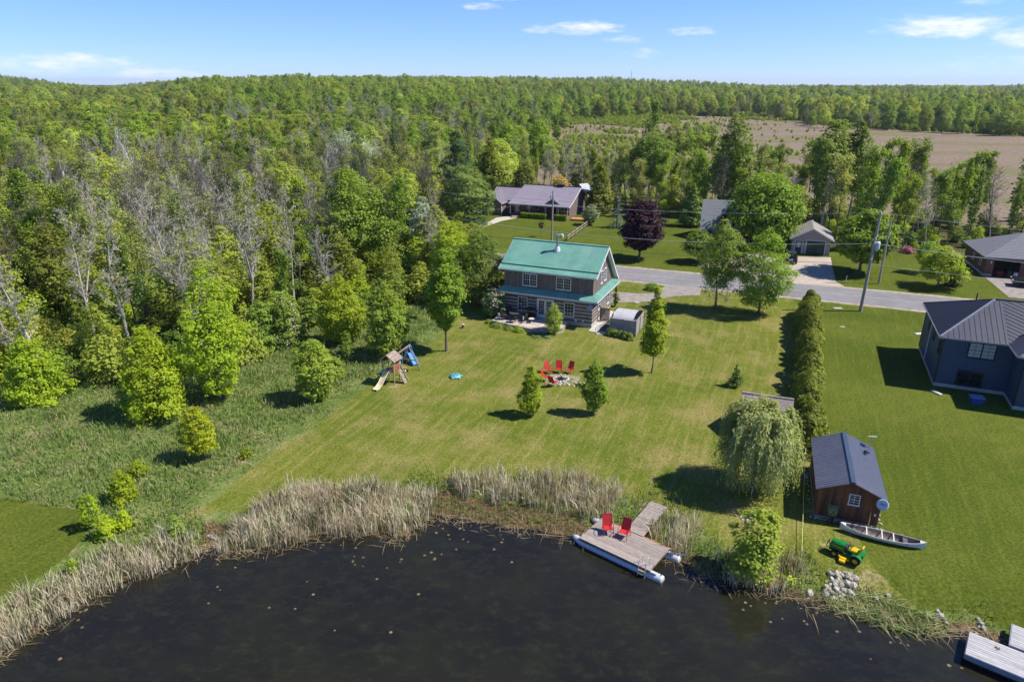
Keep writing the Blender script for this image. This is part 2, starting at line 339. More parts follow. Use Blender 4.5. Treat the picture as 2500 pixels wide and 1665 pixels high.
def ground_material():
    m, N, L, B, O = nodes('ground_cover')
    tc = N.new('ShaderNodeTexCoord'); ob = tc.outputs['Object']
    a1 = N.new('ShaderNodeAttribute'); a1.attribute_name = 'zone_a'; s1 = N.new('ShaderNodeSeparateColor'); L.new(a1.outputs['Color'], s1.inputs[0])
    a2 = N.new('ShaderNodeAttribute'); a2.attribute_name = 'zone_b'; s2 = N.new('ShaderNodeSeparateColor'); L.new(a2.outputs['Color'], s2.inputs[0])
    nb = noise(N, L, ob, .09, 4, .6); nm = noise(N, L, ob, .55, 5, .65); nf = noise(N, L, ob, 5.5, 4, .7); nff = noise(N, L, ob, 19, 3, .7)
    nd = noise(N, L, mapping(N, L, (1, 1, 1), (0, 0, 2.1)), .23, 6, .68)
    def wob(x, k=.55): return ramp(N, L, math_(N, L, 'ADD', x, math_(N, L, 'MULTIPLY', math_(N, L, 'SUBTRACT', nm, .5), k)), .38, .62)
    # mowing rows
    def rows(rot, period):
        v = mapping(N, L, (1, 1, 1), (0, 0, rot)); sp = N.new('ShaderNodeSeparateXYZ'); L.new(v, sp.inputs[0])
        ph = math_(N, L, 'ADD', math_(N, L, 'MULTIPLY', sp.outputs[0], 2 * math.pi / period), math_(N, L, 'MULTIPLY', nm, 2.2))
        return math_(N, L, 'ADD', math_(N, L, 'MULTIPLY', math_(N, L, 'SINE', ph), .5), .5)
    rm = N.new('ShaderNodeMapping'); rm.inputs['Rotation'].default_value = (0, 0, R_(-68)); L.new(ob, rm.inputs[0]); rs = N.new('ShaderNodeMapping'); rs.inputs['Scale'].default_value = (.16, 2.1, 1); L.new(rm.outputs[0], rs.inputs[0]); streak = noise(N, L, rs.outputs[0], 1.0, 5, .7)
    r1 = rows(R_(28), 1.5); r2 = rows(R_(-62), 1.5); r3 = rows(R_(68), 1.7)
    fine = math_(N, L, 'ADD', math_(N, L, 'MULTIPLY', nf, .6), math_(N, L, 'MULTIPLY', nff, .4))
    fr = ramp(N, L, fine, .32, .68, False)
    # main lawn: olive green wearing to straw
    lawn = mixc(N, L, ramp(N, L, nb, .35, .65), lin(.086, .118, .013), lin(.126, .146, .022))
    lawn = mixc(N, L, math_(N, L, 'MULTIPLY', ramp(N, L, nd, .45, .68), .68), lawn, lin(.265, .205, .085))
    lawn = mixc(N, L, math_(N, L, 'MULTIPLY', ramp(N, L, nm, .52, .75), .55), lawn, lin(.072, .112, .016))
    lush = mixc(N, L, ramp(N, L, nb, .35, .65), lin(.068, .090, .012), lin(.100, .116, .019))
    lush = mixc(N, L, math_(N, L, 'MULTIPLY', ramp(N, L, nd, .6, .8), .5), lush, lin(.2, .19, .06))
    lush = mixc(N, L, math_(N, L, 'MULTIPLY', r3, .22), lush, lin(.055, .09, .01)); lush = mixc(N, L, math_(N, L, 'MULTIPLY', ramp(N, L, streak, .42, .7), .5), lush, lin(.118, .14, .02)); lush = mixc(N, L, math_(N, L, 'MULTIPLY', ramp(N, L, nm, .5, .72), .4), lush, lin(.05, .088, .009))
    lawn = mixc(N, L, math_(N, L, 'MULTIPLY', math_(N, L, 'MULTIPLY', r1, r2), .3), lawn, lin(.19, .185, .045)); lawn = mixc(N, L, math_(N, L, 'MULTIPLY', ramp(N, L, streak, .46, .68), .58), lawn, lin(.235, .205, .07))
    g = mixc(N, L, wob(s2.outputs[2], .3), lawn, lush)
    mead = mixc(N, L, ramp(N, L, nm, .35, .65), lin(.085, .125, .028), lin(.15, .18, .052))
    mead = mixc(N, L, math_(N, L, 'MULTIPLY', ramp(N, L, nd, .52, .68), .75), mead, lin(.30, .245, .13))
    g = mixc(N, L, wob(s1.outputs[0]), g, mead)
    g = mixc(N, L, wob(s1.outputs[1]), g, mixc(N, L, nm, lin(.055, .06, .022), lin(.10, .095, .04)))
    mar = mixc(N, L, ramp(N, L, nm, .3, .7), lin(.165, .125, .092), lin(.25, .19, .148))
    nmar = noise(N, L, mapping(N, L, (.018, .035, 1)), 1.0, 6, .62)
    mar = mixc(N, L, math_(N, L, 'MULTIPLY', ramp(N, L, nmar, .44, .62), .8), mar, lin(.15, .145, .06))
    g = mixc(N, L, wob(s1.outputs[2]), g, mar)
    g = mixc(N, L, wob(s2.outputs[0], .8), g, mixc(N, L, nf, lin(.075, .052, .028), lin(.16, .11, .06)))
    g = mixc(N, L, math_(N, L, 'MULTIPLY', wob(s2.outputs[1], .9), .8), g, mixc(N, L, nf, lin(.26, .21, .10), lin(.38, .31, .17)))
    hv = N.new('ShaderNodeHueSaturation'); L.new(g, hv.inputs['Color']); L.new(math_(N, L, 'ADD', math_(N, L, 'MULTIPLY', fr, 1.55), .3), hv.inputs['Value'])
    L.new(hv.outputs[0], B.inputs['Base Color']); B.inputs['Roughness'].default_value = .95; B.inputs['Specular IOR Level'].default_value = .02
    bp = N.new('ShaderNodeBump'); bp.inputs['Strength'].default_value = .7; bp.inputs['Distance'].default_value = .07; L.new(fine, bp.inputs['Height']); L.new(bp.outputs[0], B.inputs['Normal'])
    return m

def build_ground():
    xs = grid_axis(-58, 74, .55, -7000, 7000); ys = grid_axis(17, 122, .55, -300, 7000)
    X, Y = np.meshgrid(xs, ys); P = np.stack([X.ravel(), Y.ravel()], 1); z = terrain(P)
    me = bpy.data.meshes.new('ground'); nx, ny = len(xs), len(ys)
    v = np.column_stack([P, z]).astype(np.float32); me.vertices.add(len(v)); me.vertices.foreach_set('co', v.ravel())
    i = np.arange(nx * ny).reshape(ny, nx); q = np.stack([i[:-1, :-1], i[:-1, 1:], i[1:, 1:], i[1:, :-1]], -1).reshape(-1, 4).astype(np.int32)
    me.loops.add(q.size); me.loops.foreach_set('vertex_index', q.ravel()); me.polygons.add(len(q)); me.polygons.foreach_set('loop_start', np.arange(0, q.size, 4, dtype=np.int32))
    try: me.polygons.foreach_set('loop_total', np.full(len(q), 4, dtype=np.int32))
    except Exception: pass
    me.polygons.foreach_set('use_smooth', np.ones(len(q), bool)); me.update(calc_edges=True)
    def w(poly, e=.7): return sstep(sdist(P, poly), -e, e)
    sh = -sdist(P, SHORE); near = (P[:, 1] > 0) & (np.abs(P[:, 0]) < 90)
    shore_d = np.where(near, sh, 9)
    r = np.hypot(P[:, 0], P[:, 1])
    mead = np.maximum(w(MEADOW), 0) * (1 - w(LAWN2, .4)); mead = np.maximum(mead, np.where(P[:, 0] > 16.5, sstep(shore_d, 1.7, .6), sstep(shore_d, 4.2, 1.6)) * .9)
    far_w = sstep(r, 185, 200)
    forest = np.maximum(np.maximum(w(FOREST, 2), w(STRIP, 2)), far_w); marsh = w(MARSH, 18); forest = forest * (1 - marsh)
    mud = sstep(shore_d, 1.1, .15)
    for mp in MUDP: mud = np.maximum(mud, sstep(sdist(P, mp), -1.0, .3))
    road_d = linedist(P, ROADN)
    verge = sstep(road_d, 5.0, 3.4)
    dry = np.maximum(sstep(shore_d, 3.0, 1.0) * .35, verge * .95)
    for (px, py, rr) in ((560, 1000, 1.2), (345, 1105, 1.6), (2010, 1322, 1.3), (1900, 1250, 1.0), (1760, 1330, 1.5), (900, 885, 1.6), (1860, 1165, 1.2), (1480, 1160, 1.2)):
        c = D(px, py); dry = np.maximum(dry, .5 * sstep(np.hypot(P[:, 0] - c.x, P[:, 1] - c.y), rr * 1.4, rr * .2))
    lush = np.maximum(w(LUSH, .6), np.maximum(w(LAWN2, .5), np.where(near, sstep(-(P[:, 1] - np.interp(P[:, 0], [a for a, b in ROADN], [b for a, b in ROADN])), -2, -4), 0)))
    for nm, cols in (('zone_a', (mead, forest, marsh)), ('zone_b', (mud, dry, lush))):
        at = me.attributes.new(nm, 'FLOAT_COLOR', 'POINT')
        at.data.foreach_set('color', np.column_stack(list(cols) + [np.ones(len(P))]).astype(np.float32).ravel())
    me.materials.append(ground_material())
    tag(link('ground', me), kind='structure')
build_ground()

def build_water():
    m, N, L, B, O = nodes('pond_water')
    tc = N.new('ShaderNodeTexCoord'); ob = tc.outputs['Object']
    n1 = noise(N, L, ob, .16, 5, .6); n2 = noise(N, L, mapping(N, L, (1.2, 2, 1), (0, 0, .5)), 1.1, 7, .75)
    c = mixc(N, L, ramp(N, L, n1, .35, .7), lin(.012, .0115, .0095), lin(.018, .018, .010))
    c = mixc(N, L, math_(N, L, 'MULTIPLY', ramp(N, L, n2, .45, .75), .6), c, lin(.036, .038, .016))
    L.new(c, B.inputs['Base Color']); B.inputs['Roughness'].default_value = .06; B.inputs['IOR'].default_value = 1.33; B.inputs['Specular IOR Level'].default_value = .5
    bp = N.new('ShaderNodeBump'); bp.inputs['Strength'].default_value = .055; bp.inputs['Distance'].default_value = .04
    L.new(noise(N, L, mapping(N, L, (2.2, 5, 1), (0, 0, .3)), 1.6, 6, .7), bp.inputs['Height']); L.new(bp.outputs[0], B.inputs['Normal'])
    b = MB(); b.add([(-85, -55, WATER_Z), (58, -55, WATER_Z), (58, 45, WATER_Z), (-85, 45, WATER_Z)], [(0, 1, 2, 3)])
    tag(b.build('pond_water', m), kind='structure')
build_water()

def sheet(name, left, right, z, m):
    b = MB(); n = len(left)
    b.add([(p[0], p[1], z) for p in left] + [(p[0], p[1], z) for p in right], [(i, n + i, n + i + 1, i + 1) for i in range(n - 1)])
    return tag(b.build(name, m), kind='structure')
def offset_line(line, d):
    o = []
    for i, p in enumerate(line):
        a = Vector(line[max(0, i - 1)]); b = Vector(line[min(len(line) - 1, i + 1)]); t = (b - a).normalized(); o.append((p[0] - t.y * d, p[1] + t.x * d))
    return o
def densify(line, st):
    o = []
    for a, b in zip(line[:-1], line[1:]):
        n = max(1, int((Vector(b) - Vector(a)).length / st)); o += [tuple(Vector(a).lerp(Vector(b), k / n)) for k in range(n)]
    return o + [line[-1]]
ROADL = densify(ROADN, 3)
asphalt = mat('asphalt', lin(.215, .205, .208), .9, .09, .9, .1, bscale=60, second=lin(.178, .17, .172), fac2=(.45, .7))
gravel = mat('gravel_drive', lin(.30, .265, .235), .95, .25, 6, .5, bscale=40, second=lin(.22, .19, .165), fac2=(.4, .7))
shoulder = mat('road_shoulder', lin(.36, .315, .25), .95, .25, 7, .5, bscale=40, second=lin(.2, .19, .07), fac2=(.5, .66))
rnd = random.Random(5)
sheet('road_shoulder', [tuple(Vector(p) + Vector((0, rnd.uniform(-.2, .25)))) for p in offset_line(ROADL, 4.0)], [tuple(Vector(p) + Vector((0, rnd.uniform(-.25, .2)))) for p in offset_line(ROADL, -4.0)], .012, shoulder)
sheet('road', offset_line(ROADL, 3.3), offset_line(ROADL, -3.3), .028, asphalt)
sheet('road_centre_line', offset_line(ROADL, .06), offset_line(ROADL, -.06), .034, mat('faded_yellow_paint', lin(.50, .42, .26), .9, .3, 5, 0, second=lin(.33, .32, .31), fac2=(.35, .6)))
def flat(name, pts, z, m):
    b = MB(); b.add([(p[0], p[1], z) for p in pts], [tuple(range(len(pts)))]); return tag(b.build(name, m), kind='structure')
flat('gravel_driveway', WS([(1440, 712), (1500, 713), (1560, 717), (1595, 716), (1623, 700), (1640, 681), (1740, 688), (1712, 700), (1709, 721), (1643, 724), (1583, 737), (1500, 739), (1440, 737)]), .018, gravel)
flat('gravel_drive_of_the_brick_house', WS([(2404, 677), (2480, 679), (2600, 690), (2640, 740), (2490, 729), (2463, 726)]), .020, gravel)
flat('pale_drive_of_the_grey_house', WS([(1188, 545), (1212, 532), (1245, 528), (1262, 533), (1225, 540), (1190, 552), (1100, 572), (1085, 566)]), .02, mat('pale_gravel', lin(.48, .43, .36), .95, .2, 5, .3))
# block paving in front of the garage: the blocks are laid as narrow courses
def paver_material():
    m, N, L, B, O = nodes('block_paving')
    br = N.new('ShaderNodeTexBrick'); br.inputs['Color1'].default_value = lin(.44, .36, .29); br.inputs['Color2'].default_value = lin(.56, .47, .385); br.inputs['Mortar'].default_value = lin(.25, .2, .16)
    br.inputs['Scale'].default_value = 1; br.inputs['Brick Width'].default_value = .4; br.inputs['Row Height'].default_value = .22; br.inputs['Mortar Size'].default_value = .02
    v = mapping(N, L, (1, 1, 1), (0, 0, R_(20))); L.new(v, br.inputs['Vector'])
    c = mixc(N, L, ramp(N, L, noise(N, L, v, .7, 5), .4, .7), br.outputs[0], lin(.36, .30, .25)); L.new(c, B.inputs['Base Color']); B.inputs['Roughness'].default_value = .9
    return m
flat('block_paved_driveway', WS([(1951, 627), (2028, 629), (2033, 655), (2041, 688), (2062, 700), (1890, 690), (1780, 668), (1700, 650), (1780, 630), (1850, 618), (1905, 636), (1924, 640)]), .019, paver_material())

# ------------------------------------------------------------------ leaves, twigs, whole trees
def rhombs(C, Nn, S, asp, rg, T=None):
    n = len(C); Nn = Nn / (np.linalg.norm(Nn, axis=1, keepdims=True) + 1e-9)
    if T is None: T = rg.normal(size=(n, 3))
    T = T - (T * Nn).sum(1, keepdims=True) * Nn; T /= np.linalg.norm(T, axis=1, keepdims=True) + 1e-9
    Bn = np.cross(Nn, T); S = np.asarray(S).reshape(-1, 1); b = S * asp
    fold = Nn * S * .22
    V = np.empty((n, 4, 3)); V[:, 0] = C - T * S; V[:, 1] = C + Bn * b + fold; V[:, 2] = C + T * S; V[:, 3] = C - Bn * b + fold
    return V.reshape(-1, 3)
PROF = dict(
    round=lambda t: np.sin(np.pi * np.clip(t, 0, 1) ** .85) ** .55,
    oval=lambda t: np.sin(np.pi * np.clip(t, 0, 1) ** .75) ** .7,
    vase=lambda t: np.clip(np.sin(np.pi * np.clip(t, 0, 1) ** .92), 0, 1) ** .85 * .98 + .02,
    column=lambda t: np.clip(np.sin(np.pi * np.clip(t, .02, .98) ** .8), 0, 1) ** .5 * (1 - .25 * t),
    dome=lambda t: np.clip(1 - t ** 2.2, 0, 1) ** .6,
    cone=lambda t: np.clip(1 - t, 0, 1) ** .85 * np.clip(t * 9 + .35, 0, 1),
    flame=lambda t: np.clip(np.sin(np.pi * np.clip(t, 0, 1) ** .6), 0, 1) ** .8 * (1 - .2 * t))
def tubes(segs, n):
    """segs (k,8): start, end, two radii -> quads"""
    S = np.asarray(segs, float); p, q, r0, r1 = S[:, :3], S[:, 3:6], S[:, 6:7], S[:, 7:8]
    d = q - p; d /= np.linalg.norm(d, axis=1, keepdims=True) + 1e-9; up = np.where(np.abs(d[:, 2:]) < .95, [[0, 0, 1.]], [[1., 0, 0]])
    a = np.cross(d, up); a /= np.linalg.norm(a, axis=1, keepdims=True) + 1e-9; b = np.cross(a, d)
    th = 2 * np.pi * np.arange(n) / n; ring = lambda c, r: c[:, None] + r[:, None] * (a[:, None] * np.cos(th)[None, :, None] + b[:, None] * np.sin(th)[None, :, None])
    A, Bq = ring(p, r0), ring(q, r1 * 1.0); k = np.arange(n); k2 = (k + 1) % n
    return np.stack([A[:, k], A[:, k2], Bq[:, k2], Bq[:, k]], 2).reshape(-1, 3)

def crown(name, seed, H, R, z0, prof, mt, n=None, ls=None, K=None, flat=.65, asp=.62, shell=.35, up=.7, gap=0.0, droop=0.0, rc=.26, lob=.22, squash=1.0, ow=.6):
    """leafy crown: clumps of leaves spread over an uneven envelope; gap leaves holes, shell pushes the clumps outward"""
    rg = np.random.default_rng(seed); Hc = H - z0
    if ls is None: ls = min(.3, .085 + .038 * R)
    if n is None: n = int(min(11000, 330 * R * Hc / (ls / .2) ** 1.2 * .9 + 500))
    if K is None: K = int(45 + 11 * R * Hc / max(.8, R * .55))
    pf = PROF[prof]; tt = np.linspace(.02, .98, 60); w = pf(tt) + .08; w /= w.sum(); t = rg.choice(tt, K, p=w) + rg.uniform(-.01, .01, K)
    ang = rg.uniform(0, 2 * np.pi, K); ph = rg.uniform(0, 6.28, 6)
    lobes = 1 + lob * (np.sin(ang * 2 + ph[0] + t * 3) * .5 + np.sin(ang * 3 + ph[1] - t * 5) * .5 + np.sin(t * 9 + ph[2] + ang) * .45)
    rr = np.sqrt(rg.uniform(shell, 1, K)) ; rad = R * pf(t) * rr * lobes * (1.06 - rc * .5)
    lean = rg.uniform(-.06, .06, 2) * R
    CC = np.stack([rad * np.cos(ang) + lean[0] * t * 3, rad * np.sin(ang) * squash + lean[1] * t * 3, z0 + Hc * t], 1)
    cr = R * rc * rg.uniform(.55, 1.25, K) * (.55 + .45 * pf(t)); keep = rg.uniform(0, 1, K) >= gap; CC, cr, rad0 = CC[keep], cr[keep], rad[keep]
    K = len(CC); wk = cr ** 2; idx = rg.choice(K, n, p=wk / wk.sum())
    dv = rg.normal(size=(n, 3)); dv /= np.linalg.norm(dv, axis=1, keepdims=True); flip = (dv[:, 2] < -.25) & (rg.uniform(0, 1, n) < .7); dv[flip, 2] *= -1
    ur = rg.uniform(0.12, 1, n) ** .45
    off = dv * (cr[idx] * ur)[:, None] * np.array([1, 1, flat]); P = CC[idx] + off * np.where(rg.uniform(0, 1, n) < .16, 2.0, 1)[:, None]
    if droop: P[:, 2] -= droop * np.hypot(off[:, 0], off[:, 1])
    fl = rg.uniform(0, 1, n) < .27; nf_ = int(fl.sum()); t2 = rg.choice(tt, nf_, p=w); a2 = rg.uniform(0, 6.28, nf_); r2 = R * pf(t2) * np.sqrt(rg.uniform(0, .8, nf_)); P[fl] = np.stack([r2 * np.cos(a2), r2 * np.sin(a2), z0 + Hc * t2], 1)
    outw = P - np.array([0, 0, z0 + Hc * .4]); outw /= np.linalg.norm(outw, axis=1, keepdims=True) + 1e-9
    Nn = dv * .45 + outw * ow + np.array([0, 0, up]) + rg.normal(size=(n, 3)) * .34
    zt, zb = np.percentile(P[:, 2], 99.7), np.percentile(P[:, 2], .5); fz = (H * .99 - z0) / (zt - z0); P[:, 2] = z0 + (P[:, 2] - z0) * fz; fr = R / np.percentile(np.hypot(P[:, 0], P[:, 1]), 98); P[:, :2] *= fr; CC = CC.copy(); CC[:, 2] = z0 + (CC[:, 2] - z0) * fz; CC[:, :2] *= fr
    P[:, 2] = np.maximum(P[:, 2], .05)
    V = rhombs(P, Nn, ls * rg.uniform(.55, 1.15, n), asp, rg)
    return np_mesh(name, V, 4, mt), CC
def limbs(name, seed, H, z0, CC, r, mt, k=16, topf=.72):
    """trunk and limbs that run out to the clumps"""
    rg = np.random.default_rng(seed + 991); zt = z0 + (H - z0) * topf; N_ = 7; pts = np.zeros((N_, 3)); pts[:, 2] = np.linspace(-.15, zt, N_)
    pts[1:, :2] = np.cumsum(rg.normal(size=(N_ - 1, 2)) * .035 * H / 6, 0); rad = r * (1 - .78 * np.linspace(0, 1, N_)); S = []
    for i in range(N_ - 1): S.append([*pts[i], *pts[i + 1], rad[i] * (1.35 if i == 0 else 1), rad[i + 1]])
    for j in rg.choice(len(CC), min(k, len(CC)), replace=False):
        c = CC[j]; zb = max(z0 * .6, min(zt, c[2] - rg.uniform(.25, .6) * np.hypot(c[0], c[1]) - .3)); f = np.clip((zb + .15) / (zt + .15), 0, 1) * (N_ - 1); i = min(N_ - 2, int(f)); b = pts[i] + (pts[i + 1] - pts[i]) * (f - i)
        rb = r * (1 - .78 * f / (N_ - 1)) * .34; mid = b * .5 + c * .5 + np.array([0, 0, -.05 * H * rg.uniform(-.3, 1)])
        S += [[*b, *mid, rb, rb * .6], [*mid, *c, rb * .6, rb * .15]]
    return np_mesh(name, tubes(S, 6), 4, mt)
def skeleton(seed, H, spread=.3, start=.3, nb=15, trunk_r=None, lean=0.0, fork=False, dens=1.0, ang=(32, 62), twigs=3):
    """leafless branching: trunk, boughs, branchlets, twigs; gives the segments and the twig points"""
    rg = np.random.default_rng(seed); r = trunk_r or .0085 * H + .03; S = []; tips = []
    def unit(v): return v / (np.linalg.norm(v) + 1e-9)
    def trunk(b, d, L, r, n):
        P = [np.array(b, float)]; d = unit(np.array(d, float))
        for i in range(n): d = unit(d + rg.normal(size=3) * .055 + np.array([0, 0, .03])); P.append(P[-1] + d * L / n)
        for i in range(n): S.append([*P[i], *P[i + 1], r * (1 - .93 * i / n), r * (1 - .93 * (i + 1) / n)])
        return P
    stems = [trunk((0, 0, -.1), (lean + rg.normal() * .03, rg.normal() * .04, 1), H, r, 9)]
    if fork:
        P = stems[0]; a = rg.uniform(0, 6.28); stems.append(trunk(P[3], (math.cos(a) * .42, math.sin(a) * .42, 1), H * .62, r * .7, 7))
    for P in stems:
        n = len(P) - 1; m = nb if P is stems[0] else nb // 2
        for j in range(m):
            t = start + (1 - start) * ((j + rg.uniform(.1, .9)) / m) ** .9; f = min(t * n, n - .01); i = int(f); b = P[i] + (P[i + 1] - P[i]) * (f - i)
            a = rg.uniform(0, 6.28); e = R_(rg.uniform(*ang)); L = H * spread * (1.15 - .8 * t) * rg.uniform(.65, 1.25)
            d = np.array([math.cos(a) * math.cos(e), math.sin(a) * math.cos(e), math.sin(e)]); rb = max(.018, r * (1 - .93 * t) * .48); Q = [b]
            for k in range(4): d = unit(d + rg.normal(size=3) * .13 + np.array([0, 0, .09])); Q.append(Q[-1] + d * L / 4)
            for k in range(4): S.append([*Q[k], *Q[k + 1], rb * (1 - .2 * k), rb * (1 - .2 * (k + 1)) if k < 3 else .012])
            for s_ in range(int(5 * dens)):
                g = rg.uniform(.9, 3.95); k = int(g); b2 = Q[k] + (Q[k + 1] - Q[k]) * (g - k); d2 = unit(d + rg.normal(size=3) * .75 + np.array([0, 0, .25])); L2 = L * rg.uniform(.22, .5); m2 = b2 + d2 * L2 * .5; e2 = m2 + unit(d2 + rg.normal(size=3) * .3 + [0, 0, .15]) * L2 * .5
                S += [[*b2, *m2, rb * .42, rb * .3], [*m2, *e2, rb * .3, .009]]; tips += [m2, e2]
                for q in range(twigs):
                    b3 = b2 + (e2 - b2) * rg.uniform(.25, 1); e3 = b3 + unit(d2 + rg.normal(size=3) * .8 + [0, 0, .2]) * L2 * rg.uniform(.3, .65); S.append([*b3, *e3, .014, .007]); tips.append(e3)
    return np.array(S), np.array(tips)
def skel_mesh(name, S, mt, thick=1.0):
    S = S.copy(); S[:, 6:] = np.maximum(S[:, 6:] * thick, .006); big = S[:, 6] > .05
    a = tubes(S[big], 6) if big.any() else np.zeros((0, 3)); b = tubes(S[~big], 3) if (~big).any() else np.zeros((0, 3))
    return np_mesh(name, np.concatenate([a, b]), 4, mt)
def twig_leaves(name, seed, tips, n, ls, mt, spread=.35):
    rg = np.random.default_rng(seed); i = rg.integers(0, len(tips), n); P = tips[i] + rg.normal(size=(n, 3)) * spread
    return np_mesh(name, rhombs(P, rg.normal(size=(n, 3)) + [0, 0, .8], ls * rg.uniform(.5, 1.2, n), .6, rg), 4, mt)
def spruce_mesh(name, seed, H, R, mt, layers=None, z0=.25, sag=.35, asp=.3, dense=1.0):
    """conifer: whorls of drooping boughs set with needle sprays"""
    rg = np.random.default_rng(seed); layers = layers or int(H * 2.3); C, Nn, T, S = [], [], [], []
    for l in range(layers):
        t = l / layers; z = z0 + (H - z0) * t; Rl = R * (1 - t) ** .9 * rg.uniform(.85, 1.1) + .08; nb = int((6 + 9 * (1 - t)) * dense)
        for b in range(nb):
            a = rg.uniform(0, 6.28); L = Rl * rg.uniform(.75, 1.12); k = max(3, int(L / .17))
            for s in np.linspace(.18, 1, k):
                rr = L * s; zz = z - sag * rr * (.5 + .5 * s) + .12 * H / layers * rg.normal() + (.12 * L if s > .9 else 0); side = rg.normal() * .16 * L * (1.1 - s)
                C.append((rr * math.cos(a) - side * math.sin(a), rr * math.sin(a) + side * math.cos(a), max(.04, zz)))
                dv = np.array([math.cos(a), math.sin(a), -sag]); T.append(dv + rg.normal(size=3) * .45); Nn.append((rg.normal() * .35, rg.normal() * .35, 1)); S.append(.11 + .05 * L / max(R, .5) + rg.uniform(0, .07))
    for k in range(8): C.append((rg.normal() * .03, rg.normal() * .03, H - .3 + k * .05)); T.append((0, 0, 1)); Nn.append(rg.normal(size=3)); S.append(.14)
    return np_mesh(name, rhombs(np.array(C), np.array(Nn, float), np.array(S) * max(1, min(1.7, R / 1.7)), asp * 1.3, rg, np.array(T, float)), 4, mt)
def willow_mesh(name, seed, H, R, mt):
    """hanging strands gathered in heavy locks that fall from the limb ends"""
    rg = np.random.default_rng(seed); C, T = [], []
    for c in range(62):
        a0 = rg.uniform(0, 6.28); u0 = math.sqrt(rg.uniform(.03, 1)) * .92; cz = H * (.55 + .42 * math.sqrt(max(0, 1 - u0 * u0 * .95))) * rg.uniform(.84, 1.04) * (.68 if c > 45 else 1); u0 = max(u0, .55) if c > 45 else u0; cr = R * rg.uniform(.14, .27)
        for s in range(int(rg.uniform(22, 44))):
            x, y = R * u0 * .86 * math.cos(a0) + rg.normal() * cr * .55, R * u0 * .86 * math.sin(a0) + rg.normal() * cr * .55; q = math.hypot(x - R * u0 * .86 * math.cos(a0), y - R * u0 * .86 * math.sin(a0)); z = cz - q * .55 + rg.normal() * .08
            L = z * rg.uniform(.25, .93) * (.4 + .6 * u0); rad = math.hypot(x, y) + 1e-6; dx, dy = x / rad, y / rad; sw = rg.normal(size=2) * .16; n = max(5, int(L / .14)); out = rg.uniform(.1, .5)
            for k in range(n):
                f = k / n; e = out * (1 - (1 - f) ** 2); C.append((x + dx * e + sw[0] * f + rg.normal() * .045, y + dy * e + sw[1] * f + rg.normal() * .045, max(.1, z - L * f ** 1.2))); T.append((dx * (1 - f) + rg.normal() * .45, dy * (1 - f) + rg.normal() * .45, -(f + .2)))
    C = np.array(C); n = len(C); Nn = C - [0, 0, H * .4] + rg.normal(size=(n, 3)) * 1.2 + [0, 0, .8]; C[:, :2] *= R / np.percentile(np.hypot(C[:, 0], C[:, 1]), 98.5); C[:, 2] *= H / np.percentile(C[:, 2], 99.7)
    return np_mesh(name, rhombs(C, Nn, rg.uniform(.08, .16, n), .30, rg, np.array(T)), 4, mt)
# ------------------------------------------------------------------ building parts
def clip(poly, ax, lo, hi):
    for sgn, lim in ((1, lo), (-1, -hi)):
        o = []
        for i in range(len(poly)):
            a, b = poly[i], poly[(i + 1) % len(poly)]; fa, fb = sgn * a[ax] - lim, sgn * b[ax] - lim
            if fa >= 0: o.append(a)
            if (fa >= 0) != (fb >= 0):
                k = fa / (fa - fb); o.append((a[0] + (b[0] - a[0]) * k, a[1] + (b[1] - a[1]) * k))
        poly = o
        if len(poly) < 3: return []
    return poly
def roof_plane(parent, O, S, T, poly, width, m, rib=.23, ribh=.04, ribw=.05, th=.03, name='roof_panel', gap=.006, axis=0, joined=False):
    """roof slope cut into panels along the eave (axis 0) or courses up the slope (axis 1); poly in (along eave, up slope) metres"""
    O = Vector(O); S = Vector(S).normalized(); T = Vector(T).normalized(); n = S.cross(T).normalized()
    if n.z < 0: n = -n
    lo = min(p[axis] for p in poly); hi = max(p[axis] for p in poly); k = max(1, round((hi - lo) / width)); w = (hi - lo) / k; J = MB()
    for i in range(k):
        a, b = lo + i * w, lo + (i + 1) * w; pp = clip(poly, axis, a + gap / 2, b - gap / 2)
        if not pp: continue
        M_ = J if joined else MB(); lift = .0
        if axis == 1:   # courses: the lower edge proud of the one below
            tb = min(p[1] for p in pp); tt = max(p[1] for p in pp); top = [O + S * p[0] + T * p[1] + n * (th + .02 * (1 - (p[1] - tb) / max(1e-6, tt - tb))) for p in pp]
            M_.slab(top, -n * th)
        else:
            M_.slab([O + S * p[0] + T * p[1] for p in pp], n * th)
            if rib:
                x = a + rib * .5
                while x < b:
                    q = clip(poly, 0, x - ribw / 2, x + ribw / 2)
                    if q: M_.slab([O + S * p[0] + T * p[1] + n * th for p in q], n * ribh)
                    x += rib
        if not joined: M_.build(name, m, parent)
    if joined: return J.build(name, m, parent)
